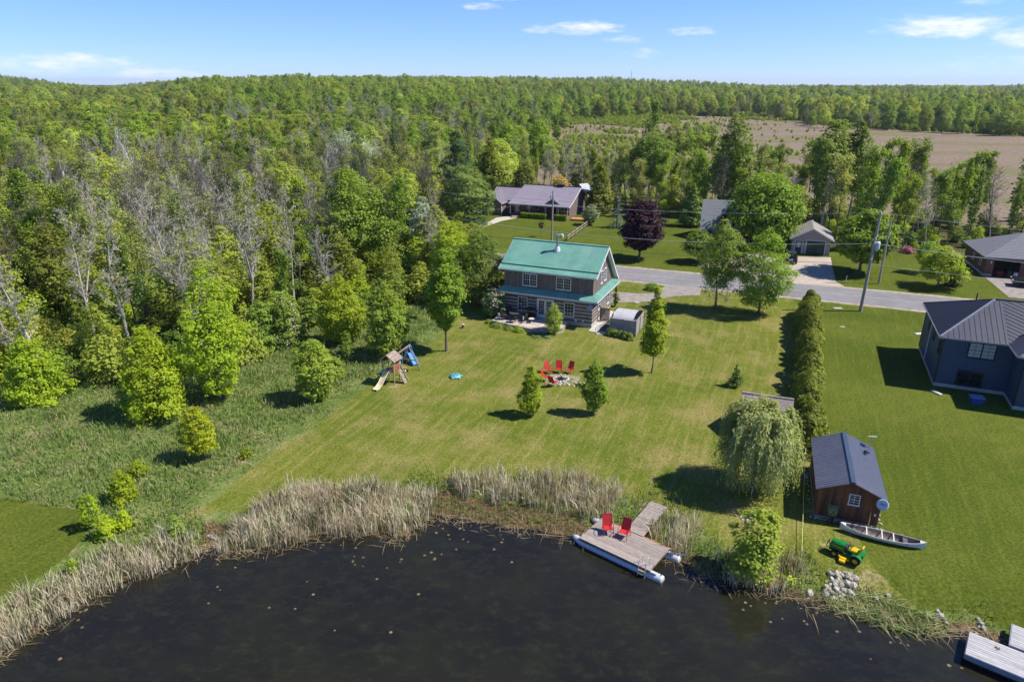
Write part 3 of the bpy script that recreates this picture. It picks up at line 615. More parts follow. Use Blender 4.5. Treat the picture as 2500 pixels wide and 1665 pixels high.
def window(parent, u, z, w, h, mf, mg, y=0.0, side=None, nx=1, bars=(3, 2), fr=.09, proud=.07, pane_name='pane', double=True):
    """sash window standing proud of a wall. side None: in the wall y = const facing -y; 'x+' / 'x-': in the wall x = y facing +x / -x"""
    if side is None: M_ = Matrix.Translation((u, y, z))
    elif side == 'x+': M_ = Matrix.Translation((y, u, z)) @ Matrix.Rotation(math.pi / 2, 4, 'Z')
    else: M_ = Matrix.Translation((y, u, z)) @ Matrix.Rotation(-math.pi / 2, 4, 'Z')
    f = MB(); f.M = M_; H2, W2 = h / 2, w / 2
    f.box(-W2, W2, -proud, .03, H2 - fr, H2); f.box(-W2 - .03, W2 + .03, -proud - .03, .03, -H2 - .02, -H2 + fr)
    f.box(-W2, -W2 + fr, -proud, .03, -H2 + fr, H2 - fr); f.box(W2 - fr, W2, -proud, .03, -H2 + fr, H2 - fr)
    uw = (w - fr) / nx
    for i in range(1, nx): f.box(-W2 + fr / 2 + uw * i - fr / 2, -W2 + fr / 2 + uw * i + fr / 2, -proud, .03, -H2 + fr, H2 - fr)
    fo = f.build('window', mf, parent)
    for i in range(nx):
        a, b = -W2 + fr / 2 + uw * i + fr / 2, -W2 + fr / 2 + uw * (i + 1) - fr / 2
        halves = ((-H2 + fr, -.02), (.02, H2 - fr)) if double else ((-H2 + fr, H2 - fr),)
        mu = MB(); mu.M = M_
        if double: mu.box(a, b, -proud + .018, 0, -.02, .02)
        for (c, d) in halves:
            p = MB(); p.M = M_; p.box(a, b, -proud + .045, -.001, c, d); p.build(pane_name, mg, fo)
            for k in range(1, bars[0]): x = a + (b - a) * k / bars[0]; mu.box(x - .012, x + .012, -proud + .03, -.01, c, d)
            for k in range(1, bars[1]): y_ = c + (d - c) * k / bars[1]; mu.box(a, b, -proud + .033, -.01, y_ - .012, y_ + .012)
        if mu.v: mu.build('glazing_bars', mf, fo)
    return fo

white = mat('white_trim', lin(.66, .66, .67), .5, .05, 3, .02)
glass, _n, _l, _b, _o = nodes('window_glass'); _b.inputs['Base Color'].default_value = lin(.012, .015, .018); _b.inputs['Roughness'].default_value = .04; _b.inputs['Specular IOR Level'].default_value = .7
glass_c, _n, _l, _b, _o = nodes('curtained_glass'); _b.inputs['Base Color'].default_value = lin(.36, .40, .43); _b.inputs['Roughness'].default_value = .1; _b.inputs['Specular IOR Level'].default_value = .6
green_metal = mat('green_metal_roof', lin(.155, .345, .27), .42, .08, 1.2, .02, spec=.45, piece=.07, second=lin(.195, .37, .305), fac2=(.45, .75))
weathered = mat('weathered_board', lin(.17, .135, .118), .9, .25, 4, .3, stretch=(4, 4, .4), piece=.14, second=lin(.22, .185, .165), fac2=(.5, .75))
logm = mat('squared_log', lin(.15, .12, .108), .9, .25, 3, .4, stretch=(.4, 3, 3), piece=.12, second=lin(.23, .195, .175), fac2=(.5, .75))
chink = mat('chinking', lin(.66, .61, .57), .95, .1, 4, .2)
stone = mat('limestone', lin(.40, .37, .33), .95, .2, 3, .4, piece=.2)
flagm = mat('flagstone', lin(.50, .42, .35), .95, .18, 3, .3, piece=.14)
concrete = mat('concrete', lin(.48, .45, .41), .95, .12, 2, .2)
steel = mat('galvanised_steel', lin(.55, .56, .58), .35, .1, 6, .02, metal=.8)
black = mat('black_plastic', lin(.012, .012, .013), .45, .2, 5, .03)
darkm = mat('dark_interior', lin(.02, .02, .02), .95, .2, 3, 0)

# ------------------------------------------------------------------ the log house
def log_house():
    h = thing('log_house', 'two storey log house with green metal roof and grey board upper floor', 'house', (8.69, 69.5, 0), YAW)
    w, d = 10.4, 7.8
    part_box('foundation', stone, h, -w + .03, -.03, .03, d - .03, -.2, .42)
    part_box('wall', chink, h, -w + .022, -.022, .022, d - .022, .42, 3.56)
    rg = random.Random(3)
    for i in range(8):
        z0 = .43 + i * .39; z1 = z0 + .305
        MB().cham(-w, 0, 0, .10, z0, z1, .015).build('log', logm, h)
        for x0, x1 in ((-.10, .002), (-w - .002, -w + .10)): MB().cham(x0, x1, .104, d, z0, z1, .015).build('log', logm, h)
    up = MB(); P = [(.03, 3.5), (d - .03, 3.5), (d - .03, 4.1), (3.9, 7.95), (.03, 5.86)]
    up.slab([(-w + .03, y, z) for y, z in P], (w - .06, 0, 0)); up.build('upper_wall', weathered, h)
    n = 42
    for i in range(n):
        x0 = -w + w * i / n; MB().box(x0 + .01, x0 + w / n - .01, .0 - .002 * (i % 2), .028, 3.5, 5.8).build('board', weathered, h)
    n = 31
    def rz(y): return 5.86 + (y - .03) * (2.09 / 3.87) if y < 3.9 else 7.95 - (y - 3.9) * (3.85 / 3.87)
    for i in range(n):
        y0, y1 = d * i / n + .006, d * (i + 1) / n - .006
        for X, off in ((-.028, .028), (-w + .028, -.028)):
            pts = [(X, y0, 3.5), (X, y1, 3.5), (X, y1, rz(y1) - .02), (X, y0, rz(y0) - .02)]
            if y0 < 3.9 < y1: pts.insert(3, (X, 3.9, 7.93))
            MB().slab(pts, (off, 0, 0)).build('board', weathered, h)
    # roof: front slope with a flatter eave strip, long back slope with a kick
    ex0, ex1 = -w - .48, .48; Wd = ex1 - ex0
    def slope(a, b, width=.92):
        (ya, za), (yb, zb) = a, b; T = Vector((0, yb - ya, zb - za)); L = T.length
        roof_plane(h, (ex0, ya, za), (1, 0, 0), T, [(0, 0), (Wd, 0), (Wd, L), (0, L)], width, green_metal)
    slope((-.55, 5.70), (.34, 6.08)); slope((.22, 6.13), (3.9, 8.16)); slope((7.6, 4.52), (3.9, 8.16)); slope((8.85, 3.42), (7.64, 4.48))
    t = MB(); t.bar((ex0 - .01, 3.9, 8.215), (ex1 + .01, 3.9, 8.215), .3, .05); t.bar((ex0, .22, 6.165), (ex1, .22, 6.165), .09, .05); t.build('ridge_cap', green_metal, h)
    tr = MB()
    for x in (ex0 - .015, ex1 + .015):
        for a, b in (((-.55, 5.63), (.3, 6.0)), ((.3, 6.05), (3.9, 8.08)), ((7.62, 4.42), (3.9, 8.08)), ((8.85, 3.33), (7.62, 4.40))): tr.bar((x, *a), (x, *b), .03, .2)
    tr.box(ex0, ex1, -.60, -.56, 5.58, 5.70); tr.box(ex0, ex1, 8.86, 8.90, 3.28, 3.42); tr.build('fascia', white, h)
    so = MB()
    for a, b in (((.0, 5.86), (3.9, 8.06)), ((7.6, 4.42), (3.9, 8.06)), ((8.8, 3.36), (7.6, 4.40))):
        for x0, x1 in ((ex0 + .01, -w - .03), (.03, ex1 - .01)): so.slab([(x0, a[0], a[1] + .02), (x1, a[0], a[1] + .02), (x1, b[0], b[1] + .02), (x0, b[0], b[1] + .02)], (0, 0, -.03))
    so.box(ex0, ex1, -.55, .0, 5.60, 5.63); so.build('soffit', white, h)
    MB().tube((-w - .36, -.62, 5.6), (-w - .36, -.62, 5.5), .05, .05, 6).build('downspout', white, h)
    # skirt roof round the first floor
    o = .72; zi, ze = 3.62, 3.16
    def hipseg(p0, p1, q1, q0):
        p0, p1, q1, q0 = map(Vector, (p0, p1, q1, q0)); S = (p1 - p0).normalized(); mid = (q0 + q1) / 2 - p0; T = (mid - S * mid.dot(S)).normalized()
        roof_plane(h, p0, S, T, [((p - p0).dot(S), (p - p0).dot(T)) for p in (p0, p1, q1, q0)], .92, green_metal, ribh=.022)
    hipseg((-w - o, -o, ze), (o, -o, ze), (0, 0, zi), (-w, 0, zi)); hipseg((o, -o, ze), (o, d + o, ze), (0, d, zi), (0, 0, zi)); hipseg((-w - o, d + o, ze), (-w - o, -o, ze), (-w, 0, zi), (-w, d, zi))
    fa = MB(); fa.box(-w - o, o, -o - .03, -o, ze - .12, ze + .02); fa.box(o, o + .03, -o - .03, d + o, ze - .12, ze + .02); fa.box(-w - o - .03, -w - o, -o - .03, d + o, ze - .12, ze + .02); fa.build('skirt_fascia', white, h)
    sf = MB(); sf.box(-w - o + .005, o - .005, -o + .005, 0, ze - .06, ze - .03); sf.box(.001, o - .005, .001, d + o, ze - .06, ze - .03); sf.box(-w - o + .005, -w - .001, .001, d + o, ze - .06, ze - .03); sf.build('skirt_soffit', weathered, h)
    for x in (.3, -w): MB().box(x - .07, x + .07, 8.5, 8.64, 0, 3.3).build('porch_post', weathered, h)
    window(h, -7.31, 4.6, 1.72, 1.42, white, glass, 0, nx=2); window(h, -3.35, 4.6, 1.72, 1.42, white, glass, 0, nx=2)
    window(h, -8.14, 1.75, 1.18, 1.62, white, glass, 0); window(h, -2.62, 1.75, 1.18, 1.62, white, glass, 0)
    window(h, 3.0, 4.95, .85, 1.45, white, glass, 0, 'x+', bars=(2, 2)); window(h, 4.35, 4.95, .85, 1.45, white, glass, 0, 'x+', bars=(2, 2))
    window(h, 2.4, 1.95, .9, 1.1, white, glass, 0, 'x+', bars=(2, 1)); window(h, 6.0, 1.8, .9, 1.5, white, glass, 0, 'x+', bars=(2, 2))
    # french door
    dd = MB(); u0, u1, z0, z1 = -6.42, -4.42, .5, 2.62
    dd.box(u0, u1, -.09, .03, z1 - .11, z1); dd.box(u0, u0 + .11, -.09, .03, z0, z1 - .11); dd.box(u1 - .11, u1, -.09, .03, z0, z1 - .11); dd.box(u0, u1, -.12, .03, z0 - .04, z0); dd.build('door_frame', white, h)
    um = (u0 + u1) / 2
    for a, b in ((u0 + .11, um - .005), (um + .005, u1 - .11)):
        f = MB(); f.box(a, b, -.075, .02, z0, z0 + .3); f.box(a, b, -.075, .02, z1 - .24, z1 - .11); f.box(a, a + .13, -.075, .02, z0 + .3, z1 - .24); f.box(b - .13, b, -.075, .02, z0 + .3, z1 - .24)
        do = f.build('door', white, h); MB().box(a + .13, b - .13, -.035, -.001, z0 + .3, z1 - .24).build('pane', glass, do)
        g = MB()
        for k in (1, 2): x = a + .13 + (b - a - .26) * k / 3; g.box(x - .012, x + .012, -.05, -.02, z0 + .3, z1 - .24)
        for k in range(1, 5): z = z0 + .3 + (z1 - z0 - .54) * k / 5; g.box(a + .13, b - .13, -.048, -.02, z - .012, z + .012)
        g.build('glazing_bars', white, do); MB().tube((b - .06, -.075, 1.55), (b - .06, -.13, 1.55), .03, .03, 6).build('handle', steel, do)
    # flue
    fl = MB(); fl.lathe([(.40, -.1), (.36, .06), (.25, .38), (.21, .5)], 14, (-5.15, 2.75, 7.5)); ch = fl.build('flue_flashing', mat('flashing', lin(.62, .62, .63), .5, .1, 4, 0), h)
    MB().lathe([(.15, 0), (.15, 1.15), (.2, 1.16), (.2, 1.2), (.15, 1.21), (.15, 1.28), (.24, 1.3), (.22, 1.4), (.05, 1.45)], 12, (-5.15, 2.75, 7.95)).build('flue_pipe', mat('flue_steel', lin(.42, .43, .45), .3, .15, 5, 0, metal=.7), h)
    MB().box(.0, .1, 3.75, 3.95, 6.55, 6.85).build('gable_light', white, h)
    for (x, z, a, b) in ((-1.95, .72, .26, .2), (-1.1, .70, .18, .14)): MB().box(x, x + a, -.06, .0, z - b, z + b * .3).build('wall_vent', white, h)
    MB().lathe([(.07, 0), (.09, .1), (.05, .2)], 8, (-.55, -.12, .95)).build('spigot_box', black, h)
    MB().box(.0, .14, 6.55, 6.85, 1.1, 1.6).build('meter_box', steel, h)
    MB().box(.0, .35, 3.9, 4.5, .45, .95).build('air_unit', mat('beige_metal', lin(.5, .46, .4), .5, .05, 3, 0), h)
    return h
HOUSE = log_house()
def HL(u, v, z=0.0):
    c, s = math.cos(YAW), math.sin(YAW); return Vector((8.69 + u * c - v * s, 69.5 + u * s + v * c, z))

# ------------------------------------------------------------------ patio, path, hot tub screen
def patio():
    t = thing('stone_patio', 'raised flagstone patio with stone edging behind the log house', 'patio', (8.69, 69.5, 0), YAW)
    edge = [(-10.75, -.15), (-10.5, -3.05), (-8.3, -3.5), (-6.1, -3.75), (-4.5, -3.95), (-3.2, -3.6), (-2.5, -2.4), (-2.5, -.05)]
    b = MB(); b.slab([(x, y, .0) for x, y in edge], (0, 0, .40)); b.build('bed', mat('mortar', lin(.30, .26, .22), .95, .2, 4, .3), t)
    rg = random.Random(8); y = -.12
    inner = [(x * .985 - .1, y_ * .96) for x, y_ in edge]
    row = 0
    while y > -3.8:
        hh = rg.uniform(.42, .6); x = -10.8 + (row % 2) * .3
        while x < -2.4:
            ww = rg.uniform(.45, .8); pp = clip(clip(inner, 0, x + .015, x + ww - .015), 1, y - hh + .015, y - .015)
            if len(pp) > 2: m = MB(); m.slab([(p[0], p[1], .40) for p in pp], (0, 0, .045 + rg.uniform(0, .012))); m.build('flagstone', flagm, t)
            x += ww
        y -= hh; row += 1
    # edging: two courses of blocks and a cap
    per = edge[1:7]; cum = []
    for a, b_ in zip(per[:-1], per[1:]):
        a, b_ = Vector(a), Vector(b_); L = (b_ - a).length; d = (b_ - a) / L; n = Vector((d.y, -d.x)); ang = math.atan2(d.y, d.x)
        for k, (z0, z1, th, st) in enumerate(((0, .19, .16, .5), (.195, .38, .15, .55), (.385, .47, .24, .8))):
            s = 0; 
            while s < L - .05:
                w = min(L - s, st * rg.uniform(.7, 1.3)); c = a + d * (s + w / 2)
                m = MB(); m.cham(-w / 2 + .01, w / 2 - .01, -th + rg.uniform(-.02, .02), .06, z0, z1, .02)
                m.build('cap_stone' if k == 2 else 'stone_block', stone, t, (c.x, c.y, 0), (0, 0, ang)); s += w
    return t
patio()
def side_path():
    t = thing('concrete_path', 'pale concrete path at the right gable end of the log house', 'path', (8.69, 69.5, 0), YAW)
    MB().cham(.02, 1.05, -1.25, 6.4, -.05, .07, .01).build('slab', concrete, t); MB().cham(1.06, 2.35, -1.32, -.75, -.05, .07, .01).build('slab', concrete, t)
    MB().box(1.06, 2.3, -.74, 2.5, -.05, .05).build('rubber_mat', mat('dark_mat', lin(.10, .09, .085), .95, .2, 5, .3), t)
    tag(MB().path([HL(.75, -.9, .09), HL(.55, -.2, .09), HL(.62, .8, .09), HL(.9, 1.7, .09), HL(1.3, 2.3, .09)], .03, 5).build('garden_hose', mat('hose_rubber', lin(.05, .05, .05), .6, .2, 4, 0)), 'dark hose curving over the concrete beside the log house', 'hose')
side_path()
grey_board = mat('grey_fence_board', lin(.30, .27, .265), .9, .2, 4, .3, stretch=(.4, 3, 3), piece=.12)
brown_post = mat('brown_post', lin(.20, .13, .085), .85, .2, 5, .3)
def tub_screen():
    t = thing('hot_tub_enclosure', 'grey board privacy screen with curved white canopy beside the log house', 'enclosure', tuple(HL(2.3, -.85)), YAW)
    Wd, Dp, Hh = 2.75, 3.6, 1.72
    for a, b in (((0, 0), (Wd / 2, 0)), ((Wd / 2, 0), (Wd, 0)), ((Wd, 0), (Wd, Dp / 2)), ((Wd, Dp / 2), (Wd, Dp)), ((0, Dp), (Wd, Dp)), ((0, 0), (0, 1.2))):
        a, b = Vector((*a, 0)), Vector((*b, 0))
        for k in range(11): z = .08 + k * .145; MB().bar(a + Vector((0, 0, z + .07)), b + Vector((0, 0, z + .07)), .03, .135).build('board', grey_board, t)
        MB().bar(a + Vector((0, 0, Hh)), b + Vector((0, 0, Hh)), .12, .045).build('top_rail', grey_board, t)
    for x, y in ((0, 0), (Wd / 2, 0), (Wd, 0), (Wd, Dp / 2), (Wd, Dp), (0, Dp), (0, 1.2)): MB().box(x - .06, x + .06, y - .06, y + .06, 0, Hh + .08).build('post', brown_post if x > 0 and y > .1 else grey_board, t)
    # canopy: translucent sheet bent over black steel hoops
    arc = [(.15 + (Dp - .35) * (.5 - .5 * math.cos(math.pi * k / 14)), 1.55 + .62 * math.sin(math.pi * k / 14)) for k in range(15)]
    cm = mat('canopy_sheet', lin(.47, .46, .46), .4, .06, 2, .02, spec=.5, second=lin(.40, .39, .38), fac2=(.45, .7))
    x0, x1 = .15, 2.45
    for i in range(3):
        c = MB(); a, b = x0 + (x1 - x0) * i / 3 + .006, x0 + (x1 - x0) * (i + 1) / 3 - .006
        for (y0, z0), (y1, z1) in zip(arc[:11], arc[1:12]): c.add([(a, y0, z0), (b, y0, z0), (b, y1, z1), (a, y1, z1)], [(0, 1, 2, 3)])
        c.slab([(a, arc[0][0] - .005, 1.58), (b, arc[0][0] - .005, 1.58), (b, arc[0][0] - .005, 1.3), (a, arc[0][0] - .005, 1.3)], (0, -.02, 0)); c.build('canopy_panel', cm, t, smooth=True)
    hp = MB()
    for x in (.05, x1 + .02, 2.66): hp.path([(x, y, z + .02) for y, z in arc], .035, 5)
    for k in range(1, 14, 2): hp.bar((x1 + .02, arc[k][0], arc[k][1]), (2.66, arc[k][0], arc[k][1]), .04)
    for x in (.05, x1): hp.bar((x, .15, .1), (x, .15, 1.6), .06); hp.bar((x, Dp - .2, .1), (x, Dp - .2, 1.6), .06)
    hp.build('canopy_hoops', black, t)
    MB().cham(.45, 2.4, .6, 2.9, .05, .95, .06).build('hot_tub', mat('tub_cover', lin(.16, .13, .11), .6, .1, 3, .05), t)
    g = thing('garden_gate', 'brown slatted gate between the log house and the screen', 'gate', tuple(HL(.2, 2.5)), YAW)
    for k in range(8): MB().box(.06 + k * .115, .15 + k * .115, -.02, .02, .12, 1.62).build('slat', mat('gate_slat', lin(.15, .115, .09), .9, .2, 4, .2, piece=.15) if k == 0 else bpy.data.materials['gate_slat'], g)
    f = MB(); f.box(-.04, .05, -.04, .04, 0, 1.8); f.box(.99, 1.08, -.04, .04, 0, 1.8); f.box(.05, .99, .021, .05, .15, .24); f.box(.05, .99, .021, .05, 1.45, 1.54); f.build('frame', brown_post, g)
tub_screen()

# ------------------------------------------------------------------ blue house at the right
def blue_house():
    h = thing('blue_house', 'slate blue house with dark standing seam hip roof at the right', 'house', (37.2, 54.47, 0), R_(-22.74))
    lap = mat('blue_lap_siding', lin(.045, .075, .125), .6, .1, 3, .05, spec=.3); seam = mat('charcoal_metal_roof', lin(.052, .053, .072), .4, .08, 2, .02, spec=.55, piece=.06)
    cap = mat('pale_hip_cap', lin(.36, .37, .40), .3, .05, 2, 0, metal=.4)
    z0, zt = .32, 4.62; w, d = 5.28, 9.63; wl = 9.5
    MB().box(.03, 14, .03, d - .03, -.3, z0).build('foundation', concrete, h); MB().box(w + .03, 14, -wl * .3 + .03, .02, -.3, z0).build('foundation', concrete, h)
    MB().box(.05, 14, .05, d - .05, z0, zt).build('wall', lap, h); MB().box(w + .05, 14, -wl * .3 + .05, .045, z0, zt).build('wall', lap, h)
    n = 30
    for k in range(n):
        za = z0 + (zt - z0) * k / n; zb = za + (zt - z0) / n - .006; s = MB()
        s.slab([(.0, .048, za), (w, .048, za), (w, .048, zb), (.0, .048, zb)], (0, -.02, 0)); s.slab([(.0, .02, za), (w, .02, za), (w, .028, zb), (.0, .028, zb)], (0, -.022, 0)); s.build('siding_course', lap, h)
        s = MB(); s.slab([(.048, d, za), (.048, .0, za), (.048, .0, zb), (.048, d, zb)], (-.035, 0, 0)); s.build('siding_course', lap, h)
        yy = -wl * .3; s = MB(); s.slab([(w + .048, .0, za), (w + .048, yy, za), (w + .048, yy, zb), (w + .048, .0, zb)], (-.035, 0, 0)); s.slab([(w, yy + .048, za), (14, yy + .048, za), (14, yy + .048, zb), (w, yy + .048, zb)], (0, -.035, 0)); s.build('siding_course', lap, h)
    tr = MB(); tr.box(-.03, .08, -.035, .08, z0, zt); tr.box(-.03, .08, d - .08, d + .03, z0, zt); tr.box(w - .03, w + .08, -wl * .3 - .03, -wl * .3 + .08, z0, zt); tr.build('corner_board', black, h)
    o = .36; ze = 4.66; zr = 7.05; yr = d / 2; rx = 4.13; E = 14
    def pl(pts, width=.42):
        p = [Vector(q) for q in pts]; S = (p[1] - p[0]).normalized(); v = p[2] - p[0]; T = (v - S * v.dot(S)).normalized()
        roof_plane(h, p[0], S, T, [((q - p[0]).dot(S), (q - p[0]).dot(T)) for q in p], width, seam, rib=width, ribh=.035, ribw=.03)
    ex = w - o - .3; pl([(-o, -o, ze), (ex, -o, ze), (ex, yr, zr), (rx, yr, zr)])
    vz = lambda y: ze + (zr - ze) * (y + o) / (yr + o)
    pl([(ex, -o, ze), (ex + .9, -o + 1.2, vz(-o + 1.2)), (E, yr - .01, zr), (ex, yr, zr)])
    pl([(-o, d + o, ze), (-o, -o, ze), (rx, yr, zr)], .23); pl([(E, d + o, ze), (-o, d + o, ze), (rx, yr, zr), (E, yr, zr)])
    yy = -wl * .3 - o; mid = (w + 14) / 2
    pl([(ex, .9, ze + .02), (ex, yy, ze + .02), (mid, yy + 4.0, 6.9), (mid, 3.5, 6.9)]); pl([(ex, yy, ze + .02), (E, yy, ze + .02), (mid, yy + 4.0, 6.9)])
    c = MB(); c.bar((-o, -o, ze + .06), (rx, yr, zr + .06), .16, .05); c.build('hip_cap', cap, h); c = MB(); c.bar((-o, d + o, ze + .05), (rx, yr, zr + .06), .16, .04); c.bar((rx, yr, zr + .07), (E, yr, zr + .07), .2, .05); c.build('ridge_cap', seam, h)
    f = MB(); f.box(-o - .06, ex, -o - .06, -o, ze - .12, ze + .01); f.box(-o - .06, -o, -o, d + o, ze - .12, ze + .01); f.box(ex - .06, ex, yy, -o - .06, ze - .1, ze + .02); f.box(ex, E, yy - .06, yy, ze - .1, ze + .02); f.build('gutter', mat('gutter_metal', lin(.30, .31, .34), .4, .1, 3, 0), h)
    so = MB(); so.box(-o, ex + .3, -o, .0, ze - .08, ze - .05); so.box(-o, .0, .001, d + o, ze - .08, ze - .05); so.box(ex, w, yy, -o - .001, ze - .08, ze - .05); so.build('soffit', lap, h)
    MB().tube((3.2, 6.9, 6.2), (3.2, 6.9, 6.95), .06, .06, 8).build('vent_pipe', black, h)
    window(h, 2.95, 3.72, 2.05, 1.42, black, glass_c, 0, nx=2, bars=(2, 2)); window(h, 2.55, 1.12, 1.95, 1.38, black, glass, 0, nx=2, bars=(1, 1))
    for v, z in ((3.9, 3.7), (6.6, 3.7)): window(h, v, z, .75, 1.3, black, glass, 0, 'x-', bars=(1, 1))
    window(h, .8, 3.4, .6, 1.2, black, glass, 0, 'x-', bars=(1, 1))
    MB().bar((-.09, 5.4, .3), (-.09, 5.4, 4.5), .08).build('downspout', white, h)
blue_house()

# ------------------------------------------------------------------ brown shed
SHED_YAW = R_(-20)
def brown_shed():
    h = thing('brown_shed', 'brown board shed with grey metal gable roof beside the canoe', 'shed', (18.69, 35.23, 0), SHED_YAW)
    w, d, ze, zr = 3.48, 6.0, 2.12, 2.86
    bd = mat('stained_board', lin(.155, .062, .027), .75, .3, 4, .2, stretch=(4, 4, .35), piece=.25, second=lin(.075, .032, .017), fac2=(.5, .68)); rf = mat('grey_metal_roof', lin(.115, .125, .165), .33, .08, 2, .02, spec=.6, piece=.05)
    MB().box(-.02, w + .02, -.02, d + .02, -.1, .1).build('footing', stone, h)
    c = MB(); c.slab([(.03, .03, .1), (w - .03, .03, .1), (w - .03, .03, ze), (w / 2, .03, zr - .06), (.03, .03, ze)], (0, d - .06, 0)); c.build('wall', bd, h)
    def top(x): return ze + (zr - .06 - ze) * (1 - abs(x - w / 2) / (w / 2))
    n = 16
    for i in range(n):
        a, b = w * i / n + .004, w * (i + 1) / n - .004
        for y, o in ((.028, -.028), (d - .028, .028)): MB().slab([(a, y, .1), (b, y, .1), (b, y, top(b)), (a, y, top(a))], (0, o, 0)).build('board', bd, h)
    n = 26
    for i in range(n):
        a, b = d * i / n + .004, d * (i + 1) / n - .004
        for x, o in ((.028, -.028), (w - .028, .028)): MB().slab([(x, a, .1), (x, b, .1), (x, b, ze), (x, a, ze)], (o, 0, 0)).build('board', bd, h)
    og, oe = .32, .2; k = (zr - ze) / (w / 2); T1 = Vector((w / 2 + oe, 0, (w / 2 + oe) * k)); L = T1.length; zz = zr - (w / 2 + oe) * k + .02
    for x, sx in ((-oe, 1), (w + oe, -1)):
        roof_plane(h, (x, -og if sx > 0 else d + og, zz), (0, sx, 0), (T1.x * sx, 0, T1.z), [(0, 0), (d + 2 * og, 0), (d + 2 * og, L), (0, L)], .74, rf, rib=.245, ribh=.028, ribw=.05)
    MB().bar((w / 2, -og - .01, zr + .07), (w / 2, d + og + .01, zr + .07), .26, .05).build('ridge_cap', mat('dark_ridge', lin(.05, .075, .11), .4, .05, 2, 0), h)
    tr = MB()
    for y in (-og - .012, d + og + .012):
        for x in (-oe, w + oe): tr.bar((x, y, zz - .04), (w / 2, y, zr - .02), .02, .1)
    tr.build('fascia', bd, h)
    window(h, 2.0, 1.62, .62, .74, white, glass, 0, bars=(2, 2), fr=.05)
    MB().box(3.2, 3.3, -.05, 0, .75, .9).build('socket_box', white, h)
    return h
SHED = brown_shed()
def SH(u, v, z=0.0):
    c, s = math.cos(SHED_YAW), math.sin(SHED_YAW); return Vector((18.69 + u * c - v * s, 35.23 + u * s + v * c, z))

# ------------------------------------------------------------------ garden shed behind the willow
def garden_shed():
    yaw = R_(-20); c, s = math.cos(yaw), math.sin(yaw)
    h = thing('garden_shed', 'small shed with purple grey shingle roof half hidden behind the willow', 'shed', (17.3, 45.5, 0), yaw)
    w, d, ze, zr = 3.3, 2.6, 2.0, 2.95; sh = mat('worn_shingle', lin(.27, .225, .215), .95, .2, 8, .4, bscale=30, piece=.06); bd = mat('shed_board', lin(.09, .075, .05), .9, .2, 4, .3, stretch=(3, 3, .4))
    b = MB(); b.slab([(0, 0, 0), (0, d, 0), (0, d, ze), (0, d / 2, zr - .07), (0, 0, ze)], (w, 0, 0)); b.build('wall', bd, h)
    k = (zr - ze) / (d / 2); o = .22
    for y, sy in ((-o, 1), (d + o, -1)):
        T = Vector((0, (d / 2 + o) * sy, (d / 2 + o) * k)); L = T.length
        for i in range(10):
            t0, t1 = L * i / 10, L * (i + 1) / 10; n = Vector((0, -T.z * sy, abs(T.y))).normalized(); Tn = T.normalized(); O = Vector((-.2, y, zr - (d / 2 + o) * k))
            MB().slab([O + Tn * t0 + n * .035, O + Tn * t0 + n * .035 + Vector((w + .4, 0, 0)), O + Tn * t1 + n * .012 + Vector((w + .4, 0, 0)), O + Tn * t1 + n * .012], -n * .02).build('shingle_course', sh, h)
    MB().bar((-.2, d / 2, zr + .03), (w + .2, d / 2, zr + .03), .2, .04).build('ridge_cap', sh, h)
    MB().box(1.1, 2.1, -.03, 0, .05, 1.85).build('door', bd, h)
garden_shed()

